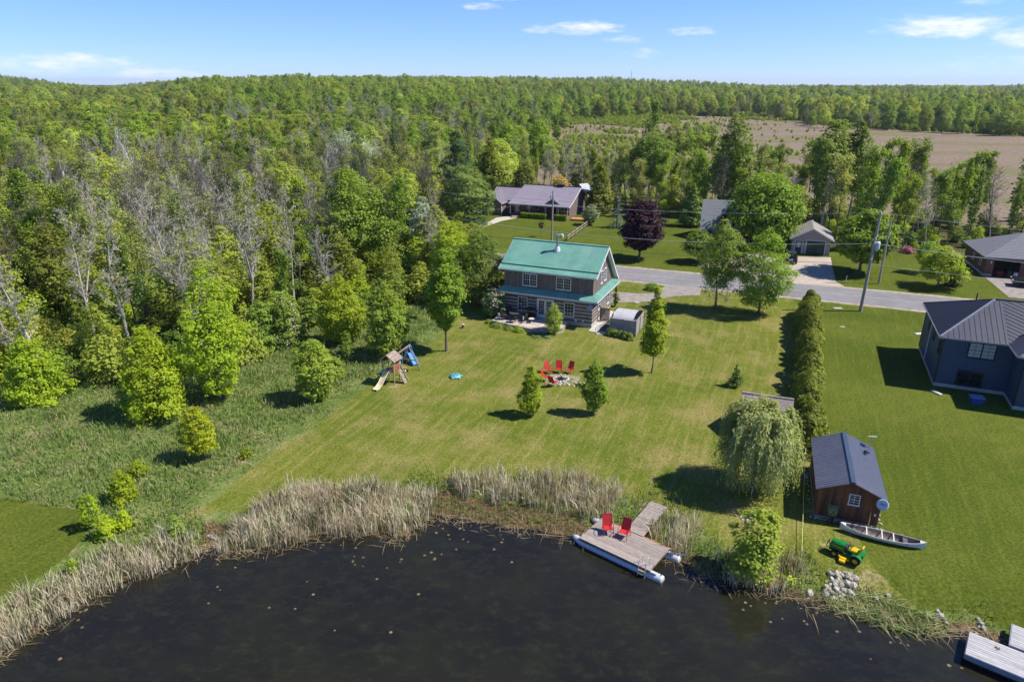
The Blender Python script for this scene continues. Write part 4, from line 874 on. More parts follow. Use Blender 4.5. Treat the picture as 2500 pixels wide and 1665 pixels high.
# ------------------------------------------------------------------ houses across the road
def ranch_house():
    yaw = R_(-22.7); h = thing('ranch_house', 'long grey house with mauve metal roof and covered porch across the road', 'house', (10.88, 130.85, 0), yaw)
    rf = mat('mauve_metal_roof', lin(.265, .235, .275), .42, .06, 1.5, .02, spec=.45, piece=.03); wl = mat('brown_grey_siding', lin(.17, .125, .12), .8, .15, 4, .2, stretch=(3, 3, .4))
    W_, ze, zr, yr, dp = 12.6, 2.55, 5.35, 7.6, 12.5
    k1 = (3.15 - ze) / 2.2
    b = MB(); b.slab([(-.5, 2.2, 0), (-.5, dp, 0), (-.5, dp, 3.1), (-.5, yr, zr - .1), (-.5, 2.2, 3.05)], (-W_ + 1.0, 0, 0)); b.build('wall', wl, h)
    part_box('porch_floor', mat('porch_deck', lin(.28, .10, .06), .8, .2, 5, .2), h, -W_ + .5, -.3, .2, 2.2, 0, .5)
    def plane(pts, wd=1.0, nm='roof_panel'):
        p = [Vector(q) for q in pts]; S = (p[1] - p[0]).normalized(); v = p[2] - p[0]; T = (v - S * v.dot(S)).normalized()
        roof_plane(h, p[0], S, T, [((q - p[0]).dot(S), (q - p[0]).dot(T)) for q in p], wd, rf, rib=.33, ribh=.025, name=nm)
    plane([(-W_, 0, ze), (.15, 0, ze), (.15, 2.4, 3.2), (-W_, 2.4, 3.2)]); plane([(-W_, 2.3, 3.2), (.15, 2.3, 3.2), (.15, yr, zr), (-W_ + .6, yr, zr)]); plane([(.15, dp + .5, 2.9), (-W_, dp + .5, 2.9), (-W_ + .6, yr, zr), (.15, yr, zr)])
    MB().bar((-W_ + .6, yr, zr + .05), (.2, yr, zr + .05), .35, .07).build('ridge_cap', black, h)
    t = MB()
    for a, b_ in (((0, ze - .1), (2.3, 3.1)), ((2.3, 3.1), (yr, zr - .08)), ((dp + .5, 2.82), (yr, zr - .08))): t.bar((.17, *a), (.17, *b_), .04, .22)
    t.box(-W_, .17, -.05, 0, ze - .15, ze + .02); t.build('fascia', white, h)
    # porch gable
    g = MB(); g.slab([(-4.9, 1.0, 2.85), (-2.3, 1.0, 2.85), (-3.6, 1.0, 3.75)], (0, .1, 0)); g.build('gable_front', mat('slate_board', lin(.12, .13, .15), .8, .1, 3, 0), h)
    for sx in (-1, 1):
        roof_plane(h, (-3.6 + sx * 1.55, .8, 2.78), (0, 1, 0) if sx > 0 else (0, 1, 0), (-sx * 1.55, 0, 1.08), [(0, 0), (.6, 0), (3.4, 1.89), (0, 1.89)], 1.0, rf, rib=.33)
    gt = MB(); gt.bar((-5.15, .78, 2.78), (-3.6, .78, 3.86), .04, .16); gt.bar((-2.05, .78, 2.78), (-3.6, .78, 3.86), .04, .16); gt.build('gable_trim', white, h)
    for x in (-.25, -2.4, -4.8, -8.2, -W_ + .35): MB().box(x - .07, x + .07, .15, .29, .5, ze - .1).build('porch_post', mat('porch_post_white', lin(.55, .5, .46), .7, .1, 3, 0) if x == -.25 else bpy.data.materials['porch_post_white'], h)
    for x in (-9.1, -7.5): window(h, x, 1.75, 1.15, .95, white, glass, 2.2, bars=(1, 1), double=False)
    window(h, -1.5, 1.75, 1.6, .9, white, glass, 2.2, nx=2, bars=(1, 1), double=False)
    MB().box(-4.1, -3.2, 2.15, 2.2, .5, 2.5).build('door', mat('maroon_door', lin(.06, .015, .02), .6, .1, 3, 0), h)
    MB().box(-12.0, -11.1, 2.15, 2.2, .5, 2.5).build('door', white, h)
    MB().box(-3.95, -2.75, -.1, .2, .0, .33).build('step', mat('red_step', lin(.33, .10, .05), .8, .15, 4, .1), h); MB().box(-3.95, -2.75, -.5, -.1, .0, .17).build('step', bpy.data.materials['red_step'], h)
    MB().box(-4.9, -3.5, yr - .5, yr + .4, zr - .3, zr + .35).build('chimney_base', black, h)
    for x in (-4.5, -3.9): MB().lathe([(.1, 0), (.1, .9), (.22, .95), (.05, 1.1)], 8, (x, yr, zr + .35)).build('flue_pipe', steel, h)
    # left wing and cross wing
    b = MB(); b.slab([(-W_ + .5, 3.2, 0), (-W_ + .5, 9.4, 0), (-W_ + .5, 9.4, 2.6), (-W_ + .5, 6.6, 4.5), (-W_ + .5, 3.2, 2.6)], (-5.2, 0, 0)); b.build('wall', wl, h)
    plane([(-W_ - 5.4, 2.9, 2.6), (-W_ + .2, 2.9, 2.6), (-W_ + .8, 6.6, 4.75), (-W_ - 5.4, 6.6, 4.75)]); plane([(-W_, 10.2, 2.6), (-W_ - 5.4, 10.2, 2.6), (-W_ - 5.4, 6.6, 4.75), (-W_, 6.6, 4.75)])
    MB().bar((-W_ - 5.4, 6.6, 4.8), (-W_ + .8, 6.6, 4.8), .3, .06).build('ridge_cap', black, h)
    b = MB(); b.slab([(-W_ - 6.2, .2, 0), (-W_ - 1.6, .2, 0), (-W_ - 1.6, .2, 2.4), (-W_ - 3.9, .2, 4.0), (-W_ - 6.2, .2, 2.4)], (0, 11, 0)); b.build('wall', wl, h)
    for sx in (-1, 1):
        x = -W_ - 3.9 + sx * 2.7; roof_plane(h, (x, -.3 if sx < 0 else 11.5, 2.25), (0, -sx, 0), (-sx * 2.7, 0, 2.1), [(0, 0), (11.8, 0), (11.8, 3.42), (0, 3.42)], 1.0, rf, rib=.33)
    MB().box(-W_ - 1.62, -W_ - 1.5, .1, .3, 0, 2.3).build('corner_board', white, h)
    # solar panel standing behind
    s = thing('solar_panel', 'tilted grey solar panel standing behind the ranch house', 'solar panel', (15.2, 140.5, 0), yaw)
    f = MB(); f.slab([(-1.6, 0, 5.5), (.2, -.4, 4.0), (1.4, 1.6, 4.0), (-.4, 2.0, 5.5)], (0, 0, .08)); f.build('panel', mat('panel_face', lin(.42, .43, .46), .3, .05, 3, 0), s); f = MB(); f.tube((-.2, .8, 0), (-.1, .8, 4.75), .09, .07, 6); f.build('mast', steel, s)
ranch_house()

def a_frame():
    yaw = R_(-16); h = thing('steep_roofed_house', 'house with steep grey green shingle roof and dark dormer behind the big maple', 'house', (31.7, 113.3, 0), yaw)
    sh = mat('grey_green_shingle', lin(.205, .22, .225), .95, .12, 6, .3, bscale=25); dk = mat('dark_green_board', lin(.03, .045, .042), .7, .2, 3, .1); mr = mat('maroon_board', lin(.05, .02, .025), .7, .2, 3, .1)
    W_, ze, zr, yr = 10.5, 1.75, 6.3, 4.1
    b = MB(); b.slab([(.3, .4, 0), (.3, 7.8, 0), (.3, 7.8, ze + .3), (.3, yr, zr - .1), (.3, .4, ze + .3)], (W_ - .6, 0, 0)); b.build('wall', dk, h)
    T = Vector((0, yr, zr - ze)); L = T.length
    roof_plane(h, (0, 0, ze), (1, 0, 0), T, [(0, 0), (W_, 0), (W_, L), (0, L)], .36, sh, axis=1, name='shingle_course', gap=.01); roof_plane(h, (W_, 2 * yr, ze), (-1, 0, 0), (0, -yr, zr - ze), [(0, 0), (W_, 0), (W_, L), (0, L)], .36, sh, axis=1, name='shingle_course', gap=.01)
    # dormer
    x0, x1, yf = 2.9, 6.1, .7; xm = (x0 + x1) / 2
    b = MB(); b.slab([(x0 + .3, yf, 2.4), (x1 - .3, yf, 2.4), (x1 - .3, yf, 3.9), (xm, yf, 5.4), (x0 + .3, yf, 3.9)], (0, 2.7, 0)); b.build('dormer', mr, h)
    for sx in (-1, 1): roof_plane(h, (xm + sx * 1.85, yf - .5, 3.55), (0, 1, 0), (-sx * 1.85, 0, 2.15), [(0, 0), (1.4, 0), (3.6, 2.84), (0, 2.84)], .36, sh, axis=1, name='dormer_roof', joined=True)
    t = MB(); t.bar((x0 - .3, yf - .52, 3.5), (xm, yf - .52, 5.66), .05, .2); t.bar((x1 + .3, yf - .52, 3.5), (xm, yf - .52, 5.66), .05, .2); t.build('dormer_trim', mat('green_trim', lin(.10, .15, .14), .6, .1, 3, 0), h)
    window(h, xm, 3.2, .95, 1.0, white, glass_c, yf, bars=(2, 1))
    tag(MB().tube((31.85, 114.6 + 3.0, 5.2), (31.9, 117.6, 7.2), .03, .03, 5).build('antenna_mast', steel), 'thin antenna mast at the left end of the steep shingle roof', 'antenna')
a_frame()

def garage():
    yaw = R_(-20.5); h = thing('beige_garage', 'beige gable garage with dark green doors at the paved drive', 'garage', (43.81, 104.17, 0), yaw)
    wl = mat('beige_siding', lin(.36, .315, .30), .8, .06, 3, .05); sh = mat('taupe_shingle', lin(.26, .245, .225), .95, .12, 6, .3, bscale=25); gr = mat('dark_green_door', lin(.012, .045, .042), .45, .1, 3, 0)
    w, d, ze, zr = 5.5, 7.2, 2.55, 4.05
    b = MB(); b.slab([(0, 0, .02), (w, 0, .02), (w, 0, ze), (w / 2, 0, zr - .1), (0, 0, ze)], (0, d, 0)); b.build('wall', wl, h)
    o = .45; k = (zr - ze) / (w / 2); T = Vector((w / 2 + o, 0, (w / 2 + o) * k)); L = T.length; zz = zr - (w / 2 + o) * k
    for x, sx in ((-o, 1), (w + o, -1)): roof_plane(h, (x, -.4 if sx > 0 else d + .4, zz), (0, sx, 0), (T.x * sx, 0, T.z), [(0, 0), (d + .8, 0), (d + .8, L), (0, L)], .3, sh, axis=1, name='shingle_course', gap=.01)
    t = MB(); t.bar((-o, -.42, zz - .03), (w / 2, -.42, zr - .03), .04, .2); t.bar((w + o, -.42, zz - .03), (w / 2, -.42, zr - .03), .04, .2); t.build('fascia', white, h)
    t = MB(); t.box(.42, .5, -.05, 0, .02, 2.12); t.box(1.42, 1.5, -.05, 0, .02, 2.12); t.box(.5, 1.42, -.05, 0, 2.05, 2.12); t.box(2.0, 2.1, -.05, 0, .02, 2.25); t.box(4.72, 4.82, -.05, 0, .02, 2.25); t.box(2.1, 4.72, -.05, 0, 2.16, 2.25); t.build('door_frame', white, h)
    do = MB().box(.5, 1.42, -.03, 0, .04, 2.05).build('door', gr, h); MB().box(.68, 1.24, -.035, -.03, 1.05, 1.85).build('pane', glass_c, do)
    g = MB()
    for x in (.68, .86, 1.04, 1.22): g.box(x, x + .03, -.045, -.035, 1.03, 1.87)
    for z in (1.03, 1.44, 1.85): g.box(.68, 1.25, -.045, -.036, z, z + .03)
    g.build('glazing_bars', white, do)
    gd = MB()
    for i in range(4): gd.box(2.1, 4.72, -.03, 0, .04 + i * .53, .56 + i * .53)
    gd.build('garage_door', gr, h); MB().box(1.72, 1.82, -.1, 0, 1.8, 2.05).build('wall_lamp', black, h)
garage()

def brick_house():
    yaw = R_(-18); h = thing('brick_house', 'red brick bungalow with grey hip roof and open garage', 'house', (65.35, 90.9, 0), yaw)
    m, N, L, B, O = nodes('red_brick'); br = N.new('ShaderNodeTexBrick'); br.inputs['Color1'].default_value = lin(.16, .052, .028); br.inputs['Color2'].default_value = lin(.23, .085, .045); br.inputs['Mortar'].default_value = lin(.2, .15, .12); br.inputs['Scale'].default_value = 1
    br.inputs['Brick Width'].default_value = .24; br.inputs['Row Height'].default_value = .08; br.inputs['Mortar Size'].default_value = .008; tc = N.new('ShaderNodeTexCoord'); sp = N.new('ShaderNodeSeparateXYZ'); L.new(tc.outputs['Object'], sp.inputs[0]); cb = N.new('ShaderNodeCombineXYZ'); L.new(math_(N, L, 'ADD', sp.outputs[0], sp.outputs[1]), cb.inputs[0]); L.new(sp.outputs[2], cb.inputs[1]); L.new(cb.outputs[0], br.inputs['Vector']); L.new(br.outputs[0], B.inputs['Base Color']); B.inputs['Roughness'].default_value = .9
    sh = mat('slate_shingle', lin(.185, .185, .205), .95, .15, 6, .3, bscale=20); E, d, zt = 15, 9.5, 2.75
    b = MB(); b.box(0, 1.0, 0, .25, .3, zt); b.box(4.15, E, 0, .25, .3, zt); b.box(1.0, 4.15, 0, .25, 2.25, zt); b.box(0, .25, .25, d, .3, zt); b.box(.25, E, d - .25, d, .3, zt); b.build('wall', m, h)
    f = MB(); f.box(-.03, 1.0, -.03, .28, -.1, .3); f.box(4.15, E, -.03, .28, -.1, .3); f.box(-.03, .28, .28, d, -.1, .3); f.build('foundation', concrete, h)
    i = MB(); i.box(.3, 6, .3, 6, -.05, .04); i.box(5.9, 6, .3, 6, .04, 2.7); i.box(.3, 6, 5.9, 6, .04, 2.7); i.box(.3, 6, .3, 6, 2.6, 2.7); i.build('garage_interior', mat('garage_inside', lin(.10, .11, .12), .9, .2, 3, 0), h)
    o = .45; ze, zr, yr, rx = 2.72, 5.4, d / 2, 5.2
    def pl(pts):
        p = [Vector(q) for q in pts]; S = (p[1] - p[0]).normalized(); v = p[2] - p[0]; T = (v - S * v.dot(S)).normalized()
        roof_plane(h, p[0], S, T, [((q - p[0]).dot(S), (q - p[0]).dot(T)) for q in p], .32, sh, axis=1, name='shingle_course', gap=.01)
    pl([(-o, -o, ze), (E, -o, ze), (E, yr, zr), (rx, yr, zr)]); pl([(-o, d + o, ze), (-o, -o, ze), (rx, yr, zr)]); pl([(E, d + o, ze), (-o, d + o, ze), (rx, yr, zr), (E, yr, zr)])
    g = MB(); g.box(-o - .05, E, -o - .05, -o, ze - .1, ze + .02); g.box(-o - .05, -o, -o, d + o, ze - .1, ze + .02); g.build('gutter', mat('pale_gutter', lin(.45, .45, .45), .5, .1, 3, 0), h); MB().box(-o, E, -o, d + o, ze - .05, ze - .03).build('soffit', concrete, h)
    for x in (.6, 4.6): MB().box(x - .08, x + .08, -.12, 0, 1.8, 2.1).build('wall_lamp', white, h)
    for v in (2.2, 5.4): window(h, v, 1.55, .8, 1.0, white, glass, 0, 'x-', bars=(1, 1))
    def BL(u, v): c, s = math.cos(yaw), math.sin(yaw); return (65.35 + u * c - v * s, 90.9 + u * s + v * c, .03)
    tag(MB().lathe([(.25, 0), (.3, .9), (.33, .92), (.3, 1.0), (.1, 1.03)], 10).build('wheeled_bin', black, None, BL(2.9, -.3)), 'black bin standing in the open garage of the brick house', 'bin')
    tag(MB().lathe([(.28, 0), (.32, .3), (.28, .6), (.32, .75), (.26, .85)], 10).build('barrel', steel, None, BL(3.6, -.5)), 'grey barrel in front of the brick house garage', 'barrel')
    tag(MB().cham(-.45, .45, -.3, .3, .25, .75, .05).box(-.3, .3, -.2, .2, 0, .25).build('push_mower', mat('dull_red', lin(.3, .02, .02), .5, .1, 3, 0), None, BL(2.0, .4)), 'small red mower inside the brick house garage', 'mower')
brick_house()
# ------------------------------------------------------------------ trees one can tell apart
TREES = []          # footprints (x, y, r) so that the wood keeps clear of them
def tree_at(px, py, top, wpx):
    b = G(px, py); b.z = gz(b.x, b.y); return b, max(.6, top_z(top, b.y) - b.z), wpx / 2 * depth(b) / CAM_F
SEED = [100]
def leafy(name, label, px, py, top, wpx, leaf, bark='grey', prof='round', z0=.16, cat='tree', group=None, k=16, tr=None, foliage='crown', **kw):
    b, H, R = tree_at(px, py, top, wpx); SEED[0] += 1; s = SEED[0]; zb = z0 * H
    t = thing(name, label, cat, (b.x, b.y, b.z - .02), 0, group)
    me, CC = crown(name + '_crown', s, H, R, zb, prof, LEAF[leaf], **kw); link(foliage, me, t)
    link('trunk' if cat == 'tree' else 'stem', limbs(name + '_trunk', s, H, zb, CC, tr or (.016 * H + .03), BARK[bark], k), t)
    TREES.append((b.x, b.y, R)); return t
def conifer(name, label, px, py, top, wpx, leaf, bark='brown', **kw):
    b, H, R = tree_at(px, py, top, wpx); SEED[0] += 1; s = SEED[0]; t = thing(name, label, 'tree', (b.x, b.y, b.z - .02))
    link('crown', spruce_mesh(name + '_crown', s, H, R, LEAF[leaf], **kw), t); m = MB(); m.tube((0, 0, -.1), (0, 0, H * .93), .018 * H + .03, .02, 7); m.build('trunk', BARK[bark], t)
    TREES.append((b.x, b.y, R)); return t
def twiggy(name, label, px, py, top, wpx, leaf=None, n=0, bark='pale', ls=.14, group=None, lean=0.0, thick=1.0, **kw):
    b, H, R = tree_at(px, py, top, wpx); SEED[0] += 1; s = SEED[0]; t = thing(name, label, 'tree', (b.x, b.y, b.z - .02), 0, group)
    S, tips = skeleton(s, H * .96, spread=min(.42, R / H * 1.0), lean=lean, **kw); link('trunk', skel_mesh(name + '_trunk', S, BARK[bark], thick), t)
    if leaf: link('crown', twig_leaves(name + '_crown', s, tips, n, ls, LEAF[leaf]), t)
    TREES.append((b.x, b.y, R)); return t

# on the lawn
leafy('maple_tree', 'vase shaped green maple on the lawn between the woods and the log house', 1090, 857, 607, 98, 'maple', prof='vase', z0=.2, tr=.13, k=26, rc=.27, shell=.25, lob=.28, ls=0.128, n=17000, K=110)
leafy('maple_tree', 'narrow flame shaped maple on the lawn right of the hot tub screen', 1590, 910, 700, 78, 'bright', prof='flame', z0=.2, tr=.07, k=20, rc=.3, lob=.42, ls=0.112, n=12675, K=80)
leafy('shrub', 'bushy green shrub left of the fire pit chairs', 1298, 1014, 893, 72, 'bright', prof='oval', z0=.04, cat='shrub', foliage='foliage', rc=.27, gap=.14, K=56, lob=.5, ls=0.088, n=6300)
leafy('shrub', 'bushy green shrub right of the fire pit', 1450, 1010, 878, 76, 'maple', prof='oval', z0=.04, cat='shrub', foliage='foliage', rc=.27, gap=.14, K=56, lob=.5, ls=0.088, n=6900)
leafy('rounded_shrub', 'round light green shrub at the patio corner in front of the log house', 1350, 817, 742, 50, 'shrub', prof='round', z0=.02, cat='shrub', foliage='foliage', rc=.3, lob=.1, n=5400, ls=0.072)
leafy('young_pine', 'small dark green young pine on the lawn above the garden shed', 1795, 943, 890, 42, 'pine', 'brown', prof='cone', z0=.05, rc=.32, lob=.25, asp=.25, n=2200, ls=.11)
leafy('birch_tree', 'slender maple with pale sparse lower leaves at the roadside lawn', 1745, 755, 535, 112, 'birch', prof='oval', z0=.24, tr=.1, k=30, rc=.25, gap=.06, lob=.25, ls=0.128, n=11250, K=150, shell=.2)
leafy('maple_tree', 'dense bright maple beside the driveway with low branches', 1852, 768, 558, 142, 'maple', prof='oval', z0=.07, tr=.12, k=24, rc=.20, lob=.22, ls=0.120, n=17000, K=170, shell=.2)
leafy('pale_sapling', 'pale leaved sapling under the slender roadside maple', 1748, 757, 668, 104, 'silver', prof='dome', z0=.4, tr=.04, k=10, gap=.3, rc=.22, ls=.10, n=900)
# across the road
leafy('purple_maple', 'dark purple leaved maple on the lawn across the road', 1560, 634, 490, 110, 'purple', prof='round', z0=.16, tr=.2, k=18, rc=.2, lob=.12, ls=0.208, n=12750)
leafy('big_maple', 'very large dense green maple in front of the beige garage', 1868, 600, 424, 186, 'maple', prof='round', z0=.08, tr=.32, k=22, rc=.2, lob=.16, ls=0.272, n=14250)
leafy('small_maple', 'low broad maple at the roadside below the steep roofed house', 1704, 641, 563, 84, 'mid', prof='dome', z0=.34, tr=.12, k=14, rc=.26, ls=0.176, n=6300)
leafy('maple_tree', 'broad bright maple behind the transformer pole', 2098, 667, 512, 142, 'maple', prof='round', z0=.18, tr=.2, k=18, rc=.19, lob=.16, ls=0.240, n=15600)
leafy('honey_locust', 'small spreading yellow green tree on the lawn by the brick house', 2288, 702, 602, 112, 'bright', prof='dome', z0=.28, tr=.13, k=18, rc=.25, gap=.1, ls=0.160, n=7200)
leafy('small_tree', 'thin young tree behind the spreading yellow green tree', 2251, 666, 588, 56, 'mid', prof='round', z0=.25, k=12, gap=.25, ls=0.120, n=2250)
leafy('round_shrub', 'dark rounded shrub under the spreading yellow green tree', 2325, 698, 655, 40, 'spruce', prof='dome', z0=.0, cat='shrub', foliage='foliage', rc=.3, ls=0.112, n=2400)
leafy('barberry_shrub', 'reddish barberry shrub at the edge of the wood by the brick house', 2215, 618, 600, 34, 'barberry', prof='dome', z0=.02, cat='shrub', foliage='foliage', n=800, ls=0.128)
leafy('roadside_shrub', 'dark green low shrub beside the gravel driveway', 1592, 708, 690, 36, 'mid', prof='dome', z0=.0, cat='shrub', foliage='foliage', n=900, ls=0.096)
leafy('lilac_shrub', 'grey green lilac with pink bloom beside the split rail fence', 1440, 550, 500, 44, 'lilac', prof='round', z0=.1, cat='shrub', foliage='foliage', n=3300, ls=0.136)
for (px, py, tp, w_, s) in ((1440, 550, 500, 44, 5), (1203, 775, 703, 58, 6)):
    b, H, R = tree_at(px, py, tp, w_); me, _ = crown('blooms', s, H * 1.02, R * 1.03, .15 * H, 'round', LEAF['bloom'], n=260, ls=.13, shell=.85, K=60)
    host = [o for o in bpy.data.objects if o.name.startswith('lilac_shrub')]
    if s == 5: link('blossom', me, host[0])
    else: BLOOM2 = me
t = leafy('lilac_shrub', 'dark leaved lilac with pink blossom at the left end of the log house', 1203, 775, 703, 60, 'lilac', prof='round', z0=.06, cat='shrub', foliage='foliage', n=5400, ls=0.080); link('blossom', BLOOM2, t)
leafy('forsythia', 'golden yellow bush behind the ranch house roof', 1366, 503, 428, 50, 'gold', prof='round', z0=.35, cat='shrub', foliage='foliage', n=900, ls=0.240, gap=.2)
conifer('blue_spruce', 'blue grey spruce left of the purple maple', 1505, 556, 470, 46, 'bluespruce')
conifer('thin_cedar', 'tiny slim cedar at the right rear corner of the log house', 1502, 748, 704, 18, 'cedar', sag=-1.2, asp=.5)
leafy('cedar_tree', 'tall dark cedar right of the ranch house', 1465, 520, 387, 66, 'cedar', 'brown', prof='cone', z0=.02, rc=.22, lob=.2, asp=.4, n=9000, ls=0.272, flat=1.1)
leafy('cedar_tree', 'round topped cedar behind the ranch house chimney', 1282, 505, 396, 72, 'cedar', 'brown', prof='dome', z0=.02, rc=.22, lob=.12, asp=.4, n=9000, ls=0.272, flat=1.1)
leafy('cedar_tree', 'brownish tall cedar behind the left wing of the ranch house', 1196, 490, 338, 66, 'cedar', 'brown', prof='flame', z0=.02, rc=.2, lob=.25, asp=.4, n=9000, ls=0.272, flat=1.1)
leafy('white_pine', 'young pine at the left of the steep shingle roof', 1686, 553, 452, 62, 'pine', 'brown', prof='cone', z0=.03, rc=.24, lob=.3, flat=.45, asp=.22, n=7500, ls=0.288)
leafy('white_pine', 'big layered pine in front of the ranch house left wing', 1146, 574, 405, 150, 'pine', 'brown', prof='round', z0=.06, tr=.3, rc=.24, lob=.35, flat=.38, asp=.2, n=14250, ls=0.336, K=80)
leafy('white_pine', 'tall dark pine rising behind the big layered pine', 1118, 545, 315, 104, 'spruce', 'brown', prof='flame', z0=.06, tr=.3, rc=.24, lob=.4, flat=.4, asp=.2, n=13500, ls=0.336, K=80)
conifer('dark_spruce', 'tall dark brown green spruce standing above the wood left of the ranch house', 968, 470, 288, 66, 'spruce')
leafy('birch_tree', 'spreading birch with white forked trunk behind the purple maple', 1580, 508, 322, 118, 'birch', 'birch', prof='round', z0=.4, tr=.2, k=24, rc=.2, lob=.25, gap=.1, ls=0.240, n=11250)
leafy('birch_tree', 'tall full birch clump with white stems behind the steep shingle roof', 1770, 528, 280, 98, 'birch', 'birch', prof='column', z0=.12, tr=.2, k=30, rc=.19, lob=.3, ls=0.240, n=13500)
leafy('poplar_tree', 'high pale trunked poplar rising behind the beige garage', 2004, 560, 292, 108, 'birch', 'birch', prof='oval', z0=.5, tr=.24, k=24, rc=.2, lob=.4, gap=.22, ls=0.240, n=7200)
leafy('poplar_tree', 'dark leaved leaning poplar right of the pale trunked one', 2062, 560, 298, 92, 'mid', 'brown', prof='oval', z0=.35, tr=.2, k=24, rc=.2, lob=.4, gap=.15, ls=0.240, n=8400)
# along the meadow and the shore
leafy('box_elder', 'large yellow green tree at the meadow edge with drooping low boughs', 390, 1014, 800, 170, 'bright', prof='dome', z0=.02, k=20, rc=.17, lob=.3, ls=0.116, n=17000)
leafy('box_elder', 'rounded yellow green tree at the far left meadow edge', 92, 975, 828, 148, 'bright', prof='dome', z0=.02, k=18, rc=.19, lob=.3, ls=0.116, n=16575)
leafy('box_elder', 'tall bright tree with layered clumps at the middle of the meadow edge', 540, 972, 640, 190, 'bright', prof='oval', z0=.03, k=28, rc=.16, lob=.38, ls=0.124, n=17000)
leafy('small_tree', 'round leafy small tree in the meadow left of the playset', 780, 975, 832, 114, 'shrub', prof='round', z0=.03, k=16, rc=.19, lob=.25, ls=0.112, n=12675)
leafy('yellow_sapling', 'upright yellow leaved young tree alone in the meadow', 497, 1120, 994, 92, 'yellow', prof='oval', z0=.12, k=14, rc=.20, lob=.25, ls=0.096, n=4800)
leafy('small_shrub', 'tiny yellow green bush in the meadow near the mown edge', 601, 1118, 1093, 36, 'yellow', prof='dome', z0=.02, cat='shrub', foliage='foliage', n=420, ls=0.080)
leafy('yellow_shrub', 'yellow bush above the pond bank with bare straw at its foot', 305, 1222, 1152, 74, 'yellow', prof='dome', z0=.05, cat='shrub', foliage='foliage', n=2250, ls=0.088)
leafy('yellow_shrub', 'loose yellow bush behind the yellow bush above the pond bank', 340, 1160, 1122, 56, 'yellow', prof='dome', z0=.08, cat='shrub', foliage='foliage', n=600, ls=0.088, gap=.2)
leafy('yellow_sapling', 'thin yellow sapling at the edge of the small left lawn', 228, 1290, 1205, 56, 'yellow', prof='oval', z0=.2, n=900, ls=0.080, gap=.2, k=8)
leafy('yellow_shrub', 'bright yellow bush at the corner of the small left lawn', 262, 1312, 1258, 58, 'yellow', prof='dome', z0=.03, cat='shrub', foliage='foliage', n=1650, ls=0.080)
leafy('yellow_shrub', 'compact yellow bush right of the sapling by the left lawn', 306, 1290, 1244, 46, 'yellow', prof='dome', z0=.03, cat='shrub', foliage='foliage', n=800, ls=0.080)
leafy('small_shrub', 'low yellow green bush among the reeds left of the inlet', 432, 1306, 1262, 50, 'shrub', prof='dome', z0=.03, cat='shrub', foliage='foliage', n=700, ls=0.080)
leafy('small_shrub', 'low yellow green bush among the reeds below the left lawn', 182, 1398, 1366, 44, 'bright', prof='dome', z0=.03, cat='shrub', foliage='foliage', n=600, ls=0.080)
leafy('thin_sapling', 'thin light green sapling in the meadow above the round small tree', 850, 890, 808, 38, 'shrub', prof='oval', z0=.2, n=900, ls=0.088, k=8)
leafy('box_elder', 'glowing yellow green tree at the wood edge left of the vase maple', 835, 838, 672, 138, 'bright', prof='oval', z0=.03, k=20, rc=.17, lob=.3, ls=0.120, n=17000)
leafy('box_elder', 'light green tree between the playset and the glowing yellow tree', 948, 872, 690, 128, 'shrub', prof='oval', z0=.03, k=20, rc=.17, lob=.35, ls=0.116, n=16575)
leafy('ash_tree', 'broad fresh green tree at the left gable of the log house', 1172, 742, 560, 150, 'mid', prof='oval', z0=.05, k=20, rc=.17, lob=.25, ls=0.132, n=17000)
leafy('ash_tree', 'pale top heavy green tree behind the vase maple', 1100, 720, 545, 130, 'bright', prof='oval', z0=.06, k=20, rc=.17, lob=.3, ls=0.132, n=15600)
t = leafy('cherry_shrub', 'white flowering cherry bush at the wood edge', 702, 842, 728, 104, 'mid', prof='dome', z0=.02, cat='shrub', foliage='foliage', rc=.19, ls=0.120, n=11700)
b, H, R = tree_at(702, 842, 728, 104); link('blossom', crown('cherry_bloom', 77, H * 1.02, R * 1.02, .05 * H, 'dome', LEAF['white'], n=900, ls=.09, shell=.8, K=90)[0], t)
leafy('shore_shrub', 'bright leaved wide young bush growing among the reeds right of the dock', 1838, 1390, 1246, 150, 'shrub', prof='dome', z0=.04, cat='shrub', foliage='foliage', k=18, rc=.24, lob=.45, gap=.2, ls=.11, n=5200, K=60)
leafy('yellow_tree', 'yellow green spreading tree left of the white flowering cherry', 640, 850, 735, 95, 'mid', prof='dome', z0=.03, n=12675, ls=0.116)
leafy('ash_tree', 'tall light green tree standing in the middle of the wood above the glowing tree', 870, 690, 410, 200, 'shrub', 'brown', prof='oval', z0=.25, k=30, rc=.18, lob=.45, gap=.18, ls=0.192, n=16575)
leafy('olive_tree', 'dull white leaved tree in the wood below the big layered pine', 1038, 640, 480, 84, 'silver', prof='oval', z0=.1, k=20, rc=.2, lob=.3, gap=.15, ls=0.144, n=7500)
leafy('gold_willow', 'golden green willow crown deep in the left wood', 292, 500, 385, 118, 'goldwillow', prof='dome', z0=.1, n=9750, ls=0.240)
leafy('silver_poplar', 'silvery green poplar in the wood left of the tall dark spruce', 862, 460, 318, 138, 'silver', prof='oval', z0=.2, gap=.15, n=10500, ls=0.240)
for px, py, tp, w_, lb in ((190, 520, 402, 88, 'dark spruce left of the far utility pole'), (108, 520, 425, 70, 'dark spruce at the far left of the wood'), (268, 450, 288, 64, 'dark tall fir above the golden willow in the left wood'), (378, 500, 360, 70, 'dark spruce right of the golden willow'), (628, 430, 283, 62, 'dark fir high in the wood above the bare trees'), (300, 470, 372, 22, 'narrow dark fir in front of the golden willow')):
    conifer('dark_spruce', lb, px, py, tp, w_, 'spruce')
